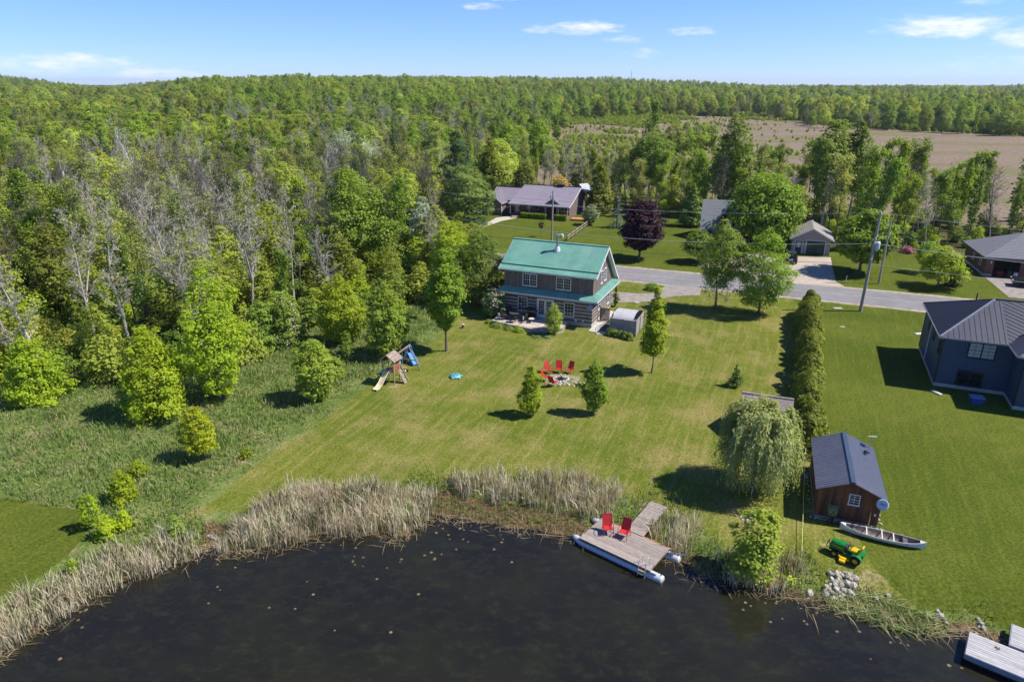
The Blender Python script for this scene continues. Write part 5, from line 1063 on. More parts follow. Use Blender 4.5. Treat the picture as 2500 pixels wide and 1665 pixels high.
# willow
b, H, R = tree_at(1836, 1196, 985, 206); t = thing('weeping_willow', 'weeping willow with hanging grey green leaves in front of the garden shed', 'tree', (b.x, b.y, b.z - .02)); link('crown', willow_mesh('willow_crown', 4, H, R, LEAF['willow']), t)
w_ = MB(); w_.tube((0, 0, -.1), (.05, 0, H * .45), .2, .15, 8)
for k in range(7): a = k * .9; w_.tube((.05, 0, H * .4), (math.cos(a) * R * .5, math.sin(a) * R * .5, H * .85), .09, .03, 6)
w_.build('trunk', BARK['brown'], t)
# cedar hedge
def cedar_hedge():
    a, b = Vector(HEDGE_A), Vector(HEDGE_B); L = (b - a).length; t = thing('cedar_hedge', 'long clipped row of yellow green cedars between the two lawns', 'hedge', (a.x, a.y, 0), math.atan2(b.y - a.y, b.x - a.x))
    rg = np.random.default_rng(12); P, Nn, T = [], [], []
    n = 26; cx = np.linspace(0, L, n); R = 1.15 * rg.uniform(.85, 1.12, n); Hh = 2.95 * rg.uniform(.8, 1.17, n); off = rg.normal(size=n) * .12
    Nl = 42000; i = rg.integers(0, n, Nl); u = rg.uniform(0, 1, Nl) ** .8; ang = rg.uniform(0, 6.28, Nl); pr = np.clip((1 - u ** 2.4), 0, 1) ** .5 * (1 + .14 * np.sin(ang * 4 + i) + .1 * np.sin(u * 17 + i * 2)); rr = R[i] * pr * rg.uniform(.72, 1.03, Nl)
    P = np.stack([cx[i] + rr * np.cos(ang), off[i] + rr * np.sin(ang), Hh[i] * u + .03], 1); Nn = np.stack([np.cos(ang), np.sin(ang), .5 + .5 * u], 1) + rg.normal(size=(Nl, 3)) * .5
    T = np.stack([np.cos(ang) * .5, np.sin(ang) * .5, np.ones(Nl)], 1) + rg.normal(size=(Nl, 3)) * .4
    link('foliage', np_mesh('hedge_foliage', rhombs(P, Nn, rg.uniform(.08, .19, Nl), .5, rg, T), 4, LEAF['cedar']), t)
    w = MB()
    for k in range(n): w.tube((cx[k], off[k], 0), (cx[k], off[k], Hh[k] * .8), .06, .02, 5)
    w.build('stem', BARK['brown'], t)
    for k in range(n): c, s = math.cos(t.rotation_euler.z), math.sin(t.rotation_euler.z); TREES.append((a.x + cx[k] * c, a.y + cx[k] * s, 1.2))
cedar_hedge()
# bare grey ashes whose shape stands out
for px, py, tp, w_, ln, lb in ((335, 900, 480, 150, -.10, 'tall leaning grey leafless ash at the left of the wood'), (510, 900, 560, 190, -.22, 'forked grey dead tree leaning left over the big meadow edge tree'), (130, 960, 560, 120, -.12, 'grey leafless ash behind the far left round tree'), (620, 800, 420, 150, -.05, 'pale crooked dead ash in the middle of the bare stand'),
                               (720, 760, 460, 130, .02, 'pale straight dead ash at the right of the bare stand'), (55, 930, 640, 90, -.12, 'thin grey leafless tree at the left frame edge'), (455, 830, 440, 150, -.1, 'tall grey leafless tree left of the pale crooked ash'), (780, 700, 430, 110, .0, 'grey bare tree left of the tall light green tree'), (560, 760, 430, 120, -.12, 'slim leaning bare tree inside the bare stand'), (240, 850, 500, 130, -.1, 'broad grey bare tree inside the left wood')):
    twiggy('dead_ash', lb, px, py, tp, w_, 'olive', 260, 'pale', lean=ln, fork=(px in (510, 620, 240)), nb=26, dens=1.6, twigs=5, start=.3, thick=1.0)
twiggy('dead_birch', 'whitish bare birch deep in the left wood right of the golden willow', 345, 480, 300, 90, None, 0, 'birch', nb=18, thick=1.6)
twiggy('bare_tree', 'dark leafless tree standing in the pink marsh', 1893, 470, 362, 50, None, 0, 'brown', fork=True, start=.2, thick=1.3)
twiggy('bare_tree', 'dark leafless forked tree in the marsh left of the high poplar', 1975, 470, 345, 60, None, 0, 'brown', fork=True, start=.25, thick=1.3)
twiggy('bare_tree', 'leafless grey tree with ivy green side behind the spreading birch', 1590, 400, 250, 90, 'mid', 1500, 'grey', ls=.4, nb=20, thick=2)

# ------------------------------------------------------------------ the wood
rg = np.random.default_rng(21)
PROTO = {}
def proto(kind, cme, tme, H): PROTO.setdefault(kind, []).append((cme, tme, H))
for s in range(4):
    me, CC = crown('wood_crown', 300 + s, 10, 3.0 + .4 * (s % 2), 1.2, ('round', 'oval', 'oval', 'dome')[s], LEAF['forest'], n=6000, ls=.185, rc=.19, lob=.35, K=115); proto('leafy', me, limbs('wood_trunk', 300 + s, 10, 2, CC, .14, BARK['grey'], 10), 10)
for s in range(5):
    S, tips = skeleton(400 + s, 12.5, .26 - .03 * (s > 2), .25, 16, dens=1.0, twigs=2, lean=(0, .05, 0, .12, .08)[s]); proto('sparse', twig_leaves('sparse_crown', 400 + s, tips, 2300 if s < 3 else 4200, .17, LEAF[('olive', 'olive', 'olive', 'shrub', 'birch')[s]], .3), skel_mesh('sparse_trunk', S, BARK['grey'], 1.0), 12.5)
for s in range(4):
    S, tips = skeleton(500 + s, 13, .29, .25, 22, dens=1.5, twigs=5, fork=(s == 1), lean=(-.1, -.04, -.14, .02)[s]); proto('bare', None, skel_mesh('bare_trunk', S, BARK['pale' if s % 2 == 0 else 'grey'], 1.0), 13)
for s in range(3):
    me, CC = crown('poplar_crown', 600 + s, 14, 1.5, 3.6, ('column', 'flame', 'oval')[s], LEAF[('birch', 'shrub', 'bright')[s]], n=4600, ls=.165, rc=.17, lob=.6, gap=.4, K=150); proto('poplar', me, limbs('poplar_trunk', 600 + s, 14, 3, CC, .14, BARK['grey'], 14, topf=.85), 14)
for s in range(2): proto('fir', spruce_mesh('fir_crown', 700 + s, 11, 2.3, LEAF['spruce']), MB().tube((0, 0, 0), (0, 0, 10), .14, .03, 6).mesh('fir_trunk', BARK['brown']), 11)
for s in range(3):
    me, CC = crown('understorey', 800 + s, 4.2, 2.2, .1, ('dome', 'round', 'dome')[s], LEAF[('forest', 'mid', 'bright')[s]], n=1800, ls=.2, rc=.26, lob=.3); proto('bush', me, limbs('bush_stem', 800 + s, 4, .4, CC, .06, BARK['grey'], 6), 4.2)

TR = np.array(TREES); OBST = [(8.69 + 3, 72, 10), (16, 138, 9), (8, 137, 9), (0, 141, 8), (35, 116, 8), (46, 107, 7), (72, 95, 12), (-84.7, 130, 4)]
def free(x, y, gap):
    if TR.size and (np.hypot(TR[:, 0] - x, TR[:, 1] - y) < TR[:, 2] * .62 + gap).any(): return False
    return all((x - a) ** 2 + (y - b) ** 2 > r * r for a, b, r in OBST)
def darts(polyf, bounds, spacing, tries, keep=None):
    pts = list(keep or []); out = []; cell = {}
    P = np.column_stack([rg.uniform(bounds[0], bounds[1], tries), rg.uniform(bounds[2], bounds[3], tries)]); ok = polyf(P)
    for x, y in P[ok]:
        sp = spacing(x, y) if callable(spacing) else spacing; i, j = int(x // 8), int(y // 8)
        if any((x - a) ** 2 + (y - b) ** 2 < sp * sp for di in (-1, 0, 1) for dj in (-1, 0, 1) for a, b in cell.get((i + di, j + dj), ())): continue
        if not free(x, y, sp * .25): continue
        cell.setdefault((i, j), []).append((x, y)); out.append((x, y))
    return out
inframe = lambda P, m=8: (np.abs(P[:, 0]) < .80 * P[:, 1] + m)
def left_wood(P): return inpoly(P, FOREST) & inframe(P) & (linedist(P, ROADN) > 6.5) & (sdist(P, FOREST) > .8)
LW = darts(left_wood, (-150, 14, 45, 200), 4.3, 9000)
LW.sort(key=lambda p: math.hypot(*p))
def zone_words(x, y):
    px = 1250 + CAM_F * x / depth((x, y, 6)); road = float(np.interp(x, [a for a, b in ROADN], [b for a, b in ROADN])); e = -sdist(np.array([[x, y]]), MEADOW)[0]
    a = 'at the left frame edge' if px < 130 else 'at the left' if px < 330 else 'left of centre' if px < 560 else 'mid wood' if px < 800 else 'right of mid wood' if px < 1000 else 'near the log house'
    b = 'beyond the hidden road' if y > road else 'in the row by the meadow' if e < 6 else 'in the second row' if e < 13 else 'deep inside the wood' if y < road - 16 else 'close before the hidden road'
    return a + ', ' + b
WORDS = dict(leafy=('forest_tree', 'full leafy green tree'), sparse=('ash_tree', 'thinly leaved olive tree'), bare=('dead_ash', 'leafless grey tree'), poplar=('poplar_tree', 'slim tall poplar'), fir=('fir_tree', 'dark pointed fir'), bush=('understorey_shrub', 'low leafy understorey bush'))
PLACED = {k: {} for k in PROTO}; LAST_KIND = {}
def put(kind, v, x, y, H, label, group):
    cme, tme, H0 = PROTO[kind][v]; k = H / H0; t = thing(WORDS[kind][0], label, 'shrub' if kind == 'bush' else 'tree', (x, y, gz(x, y) - .05), rg.uniform(0, 6.28) if kind not in ('bare',) else rg.uniform(-.5, .5), group); t.scale = (k * rg.uniform(.9, 1.15),) * 2 + (k,)
    c = link('foliage' if kind == 'bush' else 'crown', cme, t) if cme else None; tr = link('trunk' if kind != 'bush' else 'stem', tme, t); PLACED[kind].setdefault(v, [o for o in (c, tr) if o])
BARE_C = [(D(430, 600), 19), (D(620, 560), 14), (D(150, 640), 17), (D(330, 480), 23), (D(700, 470), 16)]
def kind_for(x, y):
    near_bare = any((x - c.x) ** 2 + (y - c.y) ** 2 < r * r for c, r in BARE_C); u = rg.uniform()
    if near_bare: return 'bare' if u < .60 else 'sparse' if u < .84 else 'leafy'
    return 'leafy' if u < .52 else 'sparse' if u < .76 else 'bare' if u < .90 else 'poplar' if u < .95 else 'fir'
NIND = 205; far_pts = []
for i, (x, y) in enumerate(LW):
    kd = kind_for(x, y); v = int(rg.integers(len(PROTO[kd]))); edge = sdist(np.array([[x, y]]), FOREST)[0]
    H = {'leafy': rg.uniform(7.5, 11.5), 'sparse': rg.uniform(10, 13.5), 'bare': rg.uniform(11, 14.5), 'poplar': rg.uniform(11, 14), 'fir': rg.uniform(8, 12), 'bush': 4}[kd] * (.72 if edge < 5 else 1)
    if i < NIND:
        z = zone_words(x, y); put(kd, v, x, y, H, ('tall ' if H > 11.6 else 'short ' if H < 8.6 else '') + WORDS[kd][1] + ' ' + z, WORDS[kd][1] + 's of the left wood')
    else: far_pts.append((x, y, kd, v, H))
# behind the houses
def strip(P): return inpoly(P, STRIP) & inframe(P, 4) & (sdist(P, STRIP) > .3)
ST = darts(strip, (-5, 180, 85, 210), 3.4, 6500); ST.sort(key=lambda p: math.hypot(*p)); ns = 0
for x, y in ST:
    u = rg.uniform(); right = x / y > .42; kd = ('poplar' if u < .25 else 'sparse' if u < .72 else 'bare' if u < .98 else 'leafy') if right else ('sparse' if u < .4 else 'poplar' if u < .65 else 'bare' if u < .9 else 'leafy')
    v = int(rg.choice([0, 3, 3, 4, 4])) if kd == 'sparse' and right else int(rg.integers(len(PROTO[kd]))); H = rg.uniform(8.5, 13) * (1.14 if right and kd in ('poplar', 'sparse') else 1) * (.8 if kd == 'leafy' else 1)
    if ns < 90:
        px = 1250 + CAM_F * x / depth((x, y, 6)); z = 'behind the ranch house' if px < 1480 else 'left of the steep shingle roof' if px < 1720 else 'behind the beige garage' if px < 2130 else 'behind the brick house'
        sz = 'tall ' if H > 12.5 else 'low ' if H < 9.8 else ''; cw_ = 'light green airy tree' if kd == 'sparse' and v >= 3 else WORDS[kd][1]; rowz = 'first row' if y + .43 * x < 131 else 'second row' if y + .43 * x < 138 else 'back row'; ed = ', right frame edge' if px > 2430 else ', above its roof' if px > 2350 else ''
        put(kd, v, x, y, H, sz + cw_ + ', ' + rowz + ' ' + z + ed, cw_ + 's ' + z); ns += 1
    else: far_pts.append((x, y, kd, v, H))
US = darts(lambda P: (inpoly(P, STRIP) & inframe(P, 4)), (-5, 180, 85, 210), 3.0, 3500)
for x, y in US: far_pts.append((x, y, 'bush', int(rg.integers(3)), rg.uniform(1.4, 3.4)))
UL = darts(lambda P: inpoly(P, FOREST) & inframe(P) & (linedist(P, ROADN) > 4.5), (-110, 14, 45, 130), 2.5, 14000)
for x, y in UL: far_pts.append((x, y, 'bush', int(rg.integers(3)), rg.uniform(2.2, 4.6)))
# understorey along the front of the wood, each bush its own thing
for q, (x, y) in enumerate(darts(lambda P: inpoly(P, FOREST) & (sdist(P, FOREST) < 2.6) & inframe(P, 2), (-60, 14, 48, 92), 3.2, 2500)[:14]):
    put('bush', int(rg.integers(3)), x, y, rg.uniform(2.2, 3.8), 'low leafy bush, front of the wood, ' + zone_words(x, y).split(',')[0], 'bushes along the front edge of the wood')
for s_ in range(4):
    me, CC = crown('broad_crown', 340 + s_, 11, 4.6, 1.0, ('round', 'dome', 'round', 'oval')[s_], LEAF[('forest', 'maple', 'shrub', 'birch')[s_]], n=6500, ls=.26, rc=.24, lob=.3, K=75, shell=.5, ow=1.1, up=.45); proto('broad', me, limbs('broad_trunk', 340 + s_, 11, 2, CC, .2, BARK['grey'], 6), 11)
WORDS['broad'] = ('forest_tree', 'broad leafy forest tree'); PLACED['broad'] = {}
# the far forest: one mass
n = 90000; r = np.sqrt(rg.uniform(150 ** 2, 2100 ** 2, n)); r = np.where(rg.uniform(0, 1, n) < .45, rg.uniform(150, 700, n), r); az = rg.uniform(R_(-40), R_(40), n); P = np.column_stack([r * np.sin(az), r * np.cos(az)])
ok = (sdist(P, MARSH) < rg.normal(size=len(P)) * 9) & (~inpoly(P, STRIP)) & ((P[:, 0] < -2) | (P[:, 1] > 210)) & (linedist(P, ROADN) > 7)
ok &= ~(inpoly(P, FOREST) & (P[:, 1] < 200))
cell = {}; ring = []
for x, y in P[ok]:
    rr = math.hypot(x, y); sp = 4.6 + .0062 * rr; g = max(sp, 6.0); i, j = int(x // 12), int(y // 12); bad = False
    for di in (-1, 0, 1):
        for dj in (-1, 0, 1):
            for a, b in cell.get((i + di, j + dj), ()):
                if (x - a) ** 2 + (y - b) ** 2 < sp * sp: bad = True; break
            if bad: break
        if bad: break
    if bad: continue
    cell.setdefault((i, j), []).append((x, y)); ring.append((x, y))
for x, y in ring:
    rr = math.hypot(x, y); u = rg.uniform(); patch = math.sin(x * .017 + 2) + math.sin(y * .021 + x * .008) + .6 * math.sin(x * .06) * math.sin(y * .05); sect = -.46 < math.atan2(x, y) < -.02; bare = .42 if (rr < 430 and sect and patch > -.5) else .3 if (rr < 520 and patch > .9) else .07 if rr < 700 else .02
    kd = 'bare' if u < bare else 'sparse' if u < bare + (.27 if rr < 420 else .08) else 'fir' if u > .955 else 'poplar' if (x > 60 and u > .80) else 'leafy' if u < .35 else 'broad'
    vv = int(rg.integers(len(PROTO[kd]))); pz = math.sin(x * .013 + 1.1 * math.sin(y * .009)) + math.sin(y * .016 - x * .006)
    if kd == 'broad' and rg.uniform() < .7: vv = 0 if pz > .7 else 1 if pz > -.1 else 3 if pz > -.9 else 2
    far_pts.append((x, y, kd, vv, rg.uniform(7.5, 14) * (1.0 if rr < 350 else 1.15 if rr < 800 else 1.4)))
# marsh shrubs
PM = np.column_stack([rg.uniform(-20, 420, 60000), rg.uniform(150, 560, 60000)]); MS = PM[(sdist(PM, MARSH) > 4) & inframe(PM, 4)]; k = 0
for x, y in MS:
    pat = math.sin(x * .03) + math.sin(y * .025 + 1.3); edge = y > 330 - .15 * x
    pat += .8 * math.sin(x * .11 + y * .02) * math.sin(y * .07)
    if x / y < .40 + .05 * math.sin(y * .1) and rg.uniform() < (1.0 if pat > .45 else .05) * (1.0 if edge else .45) and k < 6000: far_pts.append((x, y, 'bush', int(rg.choice([0, 0, 1, 2])), rg.uniform(.5, 1.9))); k += 1
FE = PM[(sdist(PM, MARSH) < 3) & (sdist(PM, MARSH) > -13) & (PM[:, 1] > 230) & inframe(PM, 6)]
for x, y in FE[:1500]: far_pts.append((x, y, 'bush', int(rg.integers(3)), rg.uniform(1.2, 4.2)))
def scatter(name, pts, label):
    keys = sorted({(p[2], p[3]) for p in pts}); 
    for kd, v in keys:
        if v not in PLACED[kd]:
            put(kd, v, 60 + len(PLACED[kd]) * 6.0, 262 + v * 5.0, PROTO[kd][v][2], WORDS[kd][1] + ' beyond the marsh edge', WORDS[kd][1] + 's beyond the marsh edge')
    me = bpy.data.meshes.new(name); A = np.array([(p[0], p[1], 0) for p in pts], float); A[:, 2] = terrain(A[:, :2]) - .1
    me.vertices.add(len(A)); me.vertices.foreach_set('co', A.astype(np.float32).ravel())
    a = me.attributes.new('variety', 'INT', 'POINT'); a.data.foreach_set('value', np.array([keys.index((p[2], p[3])) for p in pts], np.int32))
    a = me.attributes.new('turn', 'FLOAT', 'POINT'); a.data.foreach_set('value', rg.uniform(0, 6.28, len(pts)).astype(np.float32))
    a = me.attributes.new('size', 'FLOAT', 'POINT'); a.data.foreach_set('value', np.array([p[4] / PROTO[p[2]][p[3]][2] for p in pts], np.float32))
    o = link(name, me); ng = bpy.data.node_groups.new(name, 'GeometryNodeTree'); ng.interface.new_socket('Geometry', in_out='INPUT', socket_type='NodeSocketGeometry'); ng.interface.new_socket('Geometry', in_out='OUTPUT', socket_type='NodeSocketGeometry')
    N, L = ng.nodes, ng.links; gi = N.new('NodeGroupInput'); go = N.new('NodeGroupOutput'); jn = N.new('GeometryNodeJoinGeometry')
    def attr(nm, ty): q = N.new('GeometryNodeInputNamedAttribute'); q.data_type = ty; q.inputs['Name'].default_value = nm; return next(s for s in q.outputs if s.enabled and s.name == 'Attribute')
    k_, t_, s_ = attr('variety', 'INT'), attr('turn', 'FLOAT'), attr('size', 'FLOAT'); cx = N.new('ShaderNodeCombineXYZ'); L.new(t_, cx.inputs[2])
    for i, (kd, v) in enumerate(keys):
        cmp_ = N.new('FunctionNodeCompare'); cmp_.data_type = 'INT'; cmp_.operation = 'EQUAL'; ins = [s for s in cmp_.inputs if s.enabled]; L.new(k_, ins[0]); ins[1].default_value = i
        for ob in PLACED[kd][v]:
            oi = N.new('GeometryNodeObjectInfo'); oi.inputs['Object'].default_value = ob; oi.inputs['As Instance'].default_value = True
            ip = N.new('GeometryNodeInstanceOnPoints'); L.new(gi.outputs[0], ip.inputs['Points']); L.new(cmp_.outputs[0], ip.inputs['Selection']); L.new(oi.outputs['Geometry'], ip.inputs['Instance']); L.new(cx.outputs[0], ip.inputs['Rotation']); L.new(s_, ip.inputs['Scale']); L.new(ip.outputs[0], jn.inputs[0])
    L.new(jn.outputs[0], go.inputs[0]); md = o.modifiers.new('scatter', 'NODES'); md.node_group = ng
    return tag(o, label, None, None, 'stuff')
scatter('far_forest', far_pts, 'far wood and undergrowth reading as one green mass')
print('individual trees', sum(1 for o in bpy.data.objects if o.get('category') == 'tree'), 'mass', len(far_pts))

# ------------------------------------------------------------------ reeds and tall grass
def bladesmesh(name, P, Z, Hh, Wd, lean, mt, rgb_=None, droop=.35):
    n = len(P); a = rg.uniform(0, 6.28, n); la = rg.uniform(0, 6.28, n); lx = np.cos(la) * Hh * lean * np.abs(rg.normal(size=n)); ly = np.sin(la) * Hh * lean * np.abs(rg.normal(size=n))
    w = np.stack([np.cos(a), np.sin(a), np.zeros(n)], 1) * (Wd / 2)[:, None]; b = np.column_stack([P, Z]); m = b + np.column_stack([lx * droop, ly * droop, Hh * .6]); t = b + np.column_stack([lx, ly, Hh * (1 - .25 * np.minimum(1, np.hypot(lx, ly) / Hh))])
    V = np.empty((n, 4, 3)); V[:, 0] = b - w * .8; V[:, 1] = b + w * .8; V[:, 2] = m + w; V[:, 3] = m - w; V2 = np.empty((n, 4, 3)); V2[:, 0] = m - w; V2[:, 1] = m + w; V2[:, 2] = t + w * .12; V2[:, 3] = t - w * .12
    # one island per blade: shared middle vertices
    VV = np.concatenate([b - w * .8, b + w * .8, m + w, m - w, t + w * .1, t - w * .1]); i = np.arange(n); F = np.concatenate([np.stack([i, i + n, i + 2 * n, i + 3 * n], 1), np.stack([i + 3 * n, i + 2 * n, i + 4 * n, i + 5 * n], 1)]).astype(np.int32)
    me = bpy.data.meshes.new(name); me.vertices.add(len(VV)); me.vertices.foreach_set('co', VV.astype(np.float32).ravel()); me.loops.add(F.size); me.loops.foreach_set('vertex_index', F.ravel()); me.polygons.add(len(F)); me.polygons.foreach_set('loop_start', np.arange(0, F.size, 4, dtype=np.int32))
    try: me.polygons.foreach_set('loop_total', np.full(len(F), 4, dtype=np.int32))
    except Exception: pass
    me.materials.append(mt); me.update(calc_edges=True); return me
def sample(poly, n):
    A = np.array(poly); lo, hi = A.min(0), A.max(0); out = []
    while sum(map(len, out)) < n:
        P = rg.uniform(lo, hi, (n * 2, 2)); out.append(P[inpoly(P, poly)])
    return np.concatenate(out)[:n]
def grassmat(name, a, b, c=None, at=.6):
    m = leafmat(name, a, b, .25, 0, .0, gain=1.55, spec=.03, tint=(1, 1))
    if c:
        nt = m.node_tree; N, L = nt.nodes, nt.links; ge = N.new('ShaderNodeNewGeometry'); tc = N.new('ShaderNodeTexCoord'); f = math_(N, L, 'ADD', math_(N, L, 'FRACT', math_(N, L, 'MULTIPLY', ge.outputs['Random Per Island'], 17.3)), math_(N, L, 'MULTIPLY', math_(N, L, 'SUBTRACT', noise(N, L, tc.outputs['Object'], .35, 3), .5), 1.6))
        hv = next(x for x in N if x.bl_idname == 'ShaderNodeHueSaturation'); src = hv.inputs['Color'].links[0].from_socket; L.new(mixc(N, L, ramp(N, L, f, at - .02, at + .02), src, c), hv.inputs['Color'])
    return m
straw = grassmat('reed_straw', lin(.30, .225, .16), lin(.61, .485, .37), lin(.11, .15, .05), .86)
RE = [W([(-60, 1440), (60, 1385), (150, 1335), (260, 1275), (340, 1245), (440, 1238), (462, 1268), (370, 1304), (250, 1354), (140, 1414), (60, 1460), (-60, 1535)], -.3), W([(505, 1262), (530, 1225), (620, 1165), (690, 1140), (735, 1150), (735, 1215), (680, 1244), (600, 1262), (545, 1270)], -.3),
      W([(690, 1130), (760, 1125), (880, 1130), (1000, 1150), (985, 1180), (930, 1222), (860, 1222), (800, 1228), (740, 1220)], -.3), W([(1030, 1120), (1060, 1105), (1200, 1110), (1330, 1110), (1430, 1145), (1420, 1175), (1390, 1196), (1300, 1180), (1180, 1168), (1070, 1143)], -.3),
      W([(1500, 1225), (1540, 1205), (1600, 1215), (1625, 1275), (1560, 1284), (1520, 1260)], -.3), W([(1640, 1290), (1700, 1270), (1790, 1285), (1850, 1310), (1850, 1375), (1790, 1360), (1700, 1342), (1650, 1325)], -.3)]
dens = [125, 165, 160, 150, 90, 70]; pts, hs = [], []
for poly, dn in zip(RE, dens):
    A = np.array(poly); area = abs(np.sum(A[:, 0] * np.roll(A[:, 1], -1) - np.roll(A[:, 0], -1) * A[:, 1])) / 2; n = int(area * dn); c = sample(poly, max(6, n // 26)); i = rg.integers(0, len(c), n); q = c[i] + rg.normal(size=(n, 2)) * .24; pts.append(q); ch = rg.uniform(.7, 1.5, len(c)); hs.append(ch[i] * rg.uniform(.5, 1.1, n))
P = np.concatenate(pts); Hh = np.concatenate(hs); Z = np.maximum(terrain(P), WATER_Z) - .05
tag(link('reeds', bladesmesh('reeds', P, Z, Hh, rg.uniform(.022, .05, len(P)), .33, straw)), 'dead straw coloured and green cattail reeds along the pond shore', None, None, 'stuff')
# fallen reed litter at the water's edge
n = 3200; li = rg.integers(0, NSH - 1, n); sa = np.array(SHORE[:NSH]); f = rg.uniform(0, 1, n)[:, None]; P = sa[li] * (1 - f) + sa[np.minimum(li + 1, NSH - 1)] * f + rg.normal(size=(n, 2)) * .35
tag(link('reed_litter', bladesmesh('reed_litter', P, np.maximum(terrain(P), WATER_Z) + .015, rg.uniform(.06, .2, n), rg.uniform(.02, .035, n), 4.5, grassmat('litter', lin(.14, .10, .055), lin(.36, .29, .18)), droop=.5)), 'fallen brown reed stalks along the waterline', None, None, 'stuff')
# cut pale sedge lying on the bank and water at the right
cut = W([(1900, 1372), (1960, 1350), (2080, 1395), (2190, 1430), (2160, 1462), (2060, 1450), (1990, 1425), (1910, 1398)], -.4); n = 1700; P = sample(cut, n)
tag(link('cut_sedge', bladesmesh('cut_sedge', P, np.maximum(terrain(P), WATER_Z) + .02, rg.uniform(.08, .3, n), rg.uniform(.02, .045, n), 2.6, grassmat('sedge', lin(.16, .185, .07), lin(.33, .33, .16), lin(.09, .16, .03), .7), droop=.5)), 'flattened pale sedge lying on the right bank', None, None, 'stuff')
# tall grass of the meadow and the banks
n = 120000; P = sample([(-75, 30), (-75, 66), (0, 80), (0, 34)], n); d_ = sdist(P, MEADOW); d2 = -sdist(P, SHORE); ok = (d_ + .9 * np.sin(P[:, 1] * .55) * np.sin(P[:, 0] * .8 + 1) > 2.6 * rg.uniform(-.2, 1, n) ** 2) & (sdist(P, LAWN2) < .1) & (d2 > .2) & inframe(P, 3) & (sdist(P, FOREST) < 4); P = P[ok]
big = np.sin(P[:, 0] * .9 + 1.3 * np.sin(P[:, 1] * .7)) * np.sin(P[:, 1] * 1.1 + P[:, 0] * .3); Hh = rg.uniform(.18, .55, len(P)) * (1 + .45 * big) * (.4 + .6 * sstep(d_[ok], 0, 2.5))
tall = grassmat('tall_grass', lin(.09, .14, .034), lin(.19, .25, .075), lin(.40, .34, .2), .84)
tag(link('meadow_grass', bladesmesh('meadow_grass', P, terrain(P) - .02, Hh, rg.uniform(.04, .085, len(P)), .5, tall)), 'tall unmown green grass covering the meadow', None, None, 'stuff')
n = 90000; P = np.column_stack([rg.uniform(-34, 32, n), rg.uniform(24, 46, n)]); d2 = -sdist(P, SHORE); ok = (d2 > .25) & (d2 < (2.9 + 1.3 * np.sin(P[:, 0] * .8) + rg.normal(size=n) * .45) * np.where(P[:, 0] > 17, .55, 1)) & inframe(P, 3) & (rg.uniform(0, 1, n) < .9); P = P[ok]; d2 = d2[ok]
bx = (P[:, 0] > 17) ; Hh = rg.uniform(.10, .5, len(P)) * np.where(bx, .5, 1)
tag(link('bank_grass', bladesmesh('bank_grass', P, terrain(P) - .02, Hh, rg.uniform(.03, .06, len(P)), .5, grassmat('bank_blades', lin(.06, .12, .018), lin(.16, .215, .045), lin(.40, .33, .20), .8))), 'rough grass and weeds on the pond bank', None, None, 'stuff')
# lawn: short tufts that roughen the mown grass
n = 150000; P = np.column_stack([rg.uniform(-30, 42, n), rg.uniform(26, 76, n)]); ok = (-sdist(P, SHORE) > 2) & (sdist(P, MEADOW) < 0) & inframe(P, 3) & (rg.uniform(0, 1, n) < np.clip(1.35 - P[:, 1] / 75, .15, 1)); P = P[ok]
hx = P[:, 0] > np.interp(P[:, 1], [HEDGE_A.y, HEDGE_B.y], [HEDGE_A.x, HEDGE_B.x])
inh = np.zeros(len(P), bool)
for poly in ([HL(-11, -4), HL(-2, -4), HL(5.4, -1.5), HL(5.4, 3), HL(1, 9), HL(-11, 9)], [SH(-.1, -.1), SH(3.6, -.1), SH(3.6, 6.1), SH(-.1, 6.1)], WS([(2240, 850), (2278, 940), (2500, 1010), (2600, 900), (2400, 800)])): inh |= inpoly(P, [tuple(p[:2]) for p in poly])
P, hx = P[~inh], hx[~inh]; nt_ = len(P)
for nm, sel, m_ in (('lawn_tufts', ~hx, grassmat('lawn_blades', lin(.105, .145, .016), lin(.175, .205, .032), lin(.32, .27, .11), .82)), ('side_lawn_tufts', hx, grassmat('side_lawn_blades', lin(.06, .12, .010), lin(.105, .16, .018), lin(.24, .22, .08), .93))):
    q = P[sel]; tag(link(nm, bladesmesh(nm, q, terrain(q) - .015, rg.uniform(.02, .045, len(q)), rg.uniform(.018, .04, len(q)), .9, m_)), 'short mown lawn grass', None, None, 'stuff')
# ------------------------------------------------------------------ garden objects
red = mat('red_sling', lin(.50, .03, .03), .5, .08, 8, .03, bscale=80); redm = mat('red_frame', lin(.42, .02, .025), .4, .08, 8, 0)
tan_frame = mat('tan_frame', lin(.40, .26, .20), .5, .1, 6, 0)
def red_chair():
    t = thing('garden_chair', 'red', 'chair')
    MB().slab([(-.26, -.27, .40), (.26, -.27, .40), (.26, .2, .36), (-.26, .2, .36)], (0, 0, .022)).build('seat', red, t)
    b = MB(); pr = [(.2, .37), (.27, .58), (.34, .82), (.42, 1.04)]
    for (y0, z0), (y1, z1) in zip(pr[:-1], pr[1:]): b.slab([(-.25, y0, z0), (.25, y0, z0), (.25, y1, z1), (-.25, y1, z1)], (0, .022, .004))
    b.build('backrest', red, t)
    for s in (-1, 1):
        MB().path([(s * .29, -.32, 0), (s * .29, -.30, .40), (s * .30, -.27, .60), (s * .31, -.18, .645), (s * .31, .1, .63), (s * .28, .25, .55)], .02, 6).build('arm', redm, t)
        MB().path([(s * .28, .36, 0), (s * .27, .2, .37), (s * .26, .34, .82), (s * .25, .43, 1.06)], .02, 6).build('back_leg', redm, t)
        MB().path([(s * .27, .2, .37), (s * .27, -.28, .41)], .018, 5).build('side_rail', redm, t)
    MB().path([(-.25, .43, 1.06), (.25, .43, 1.06)], .02, 6).build('top_rail', redm, t)
    return t
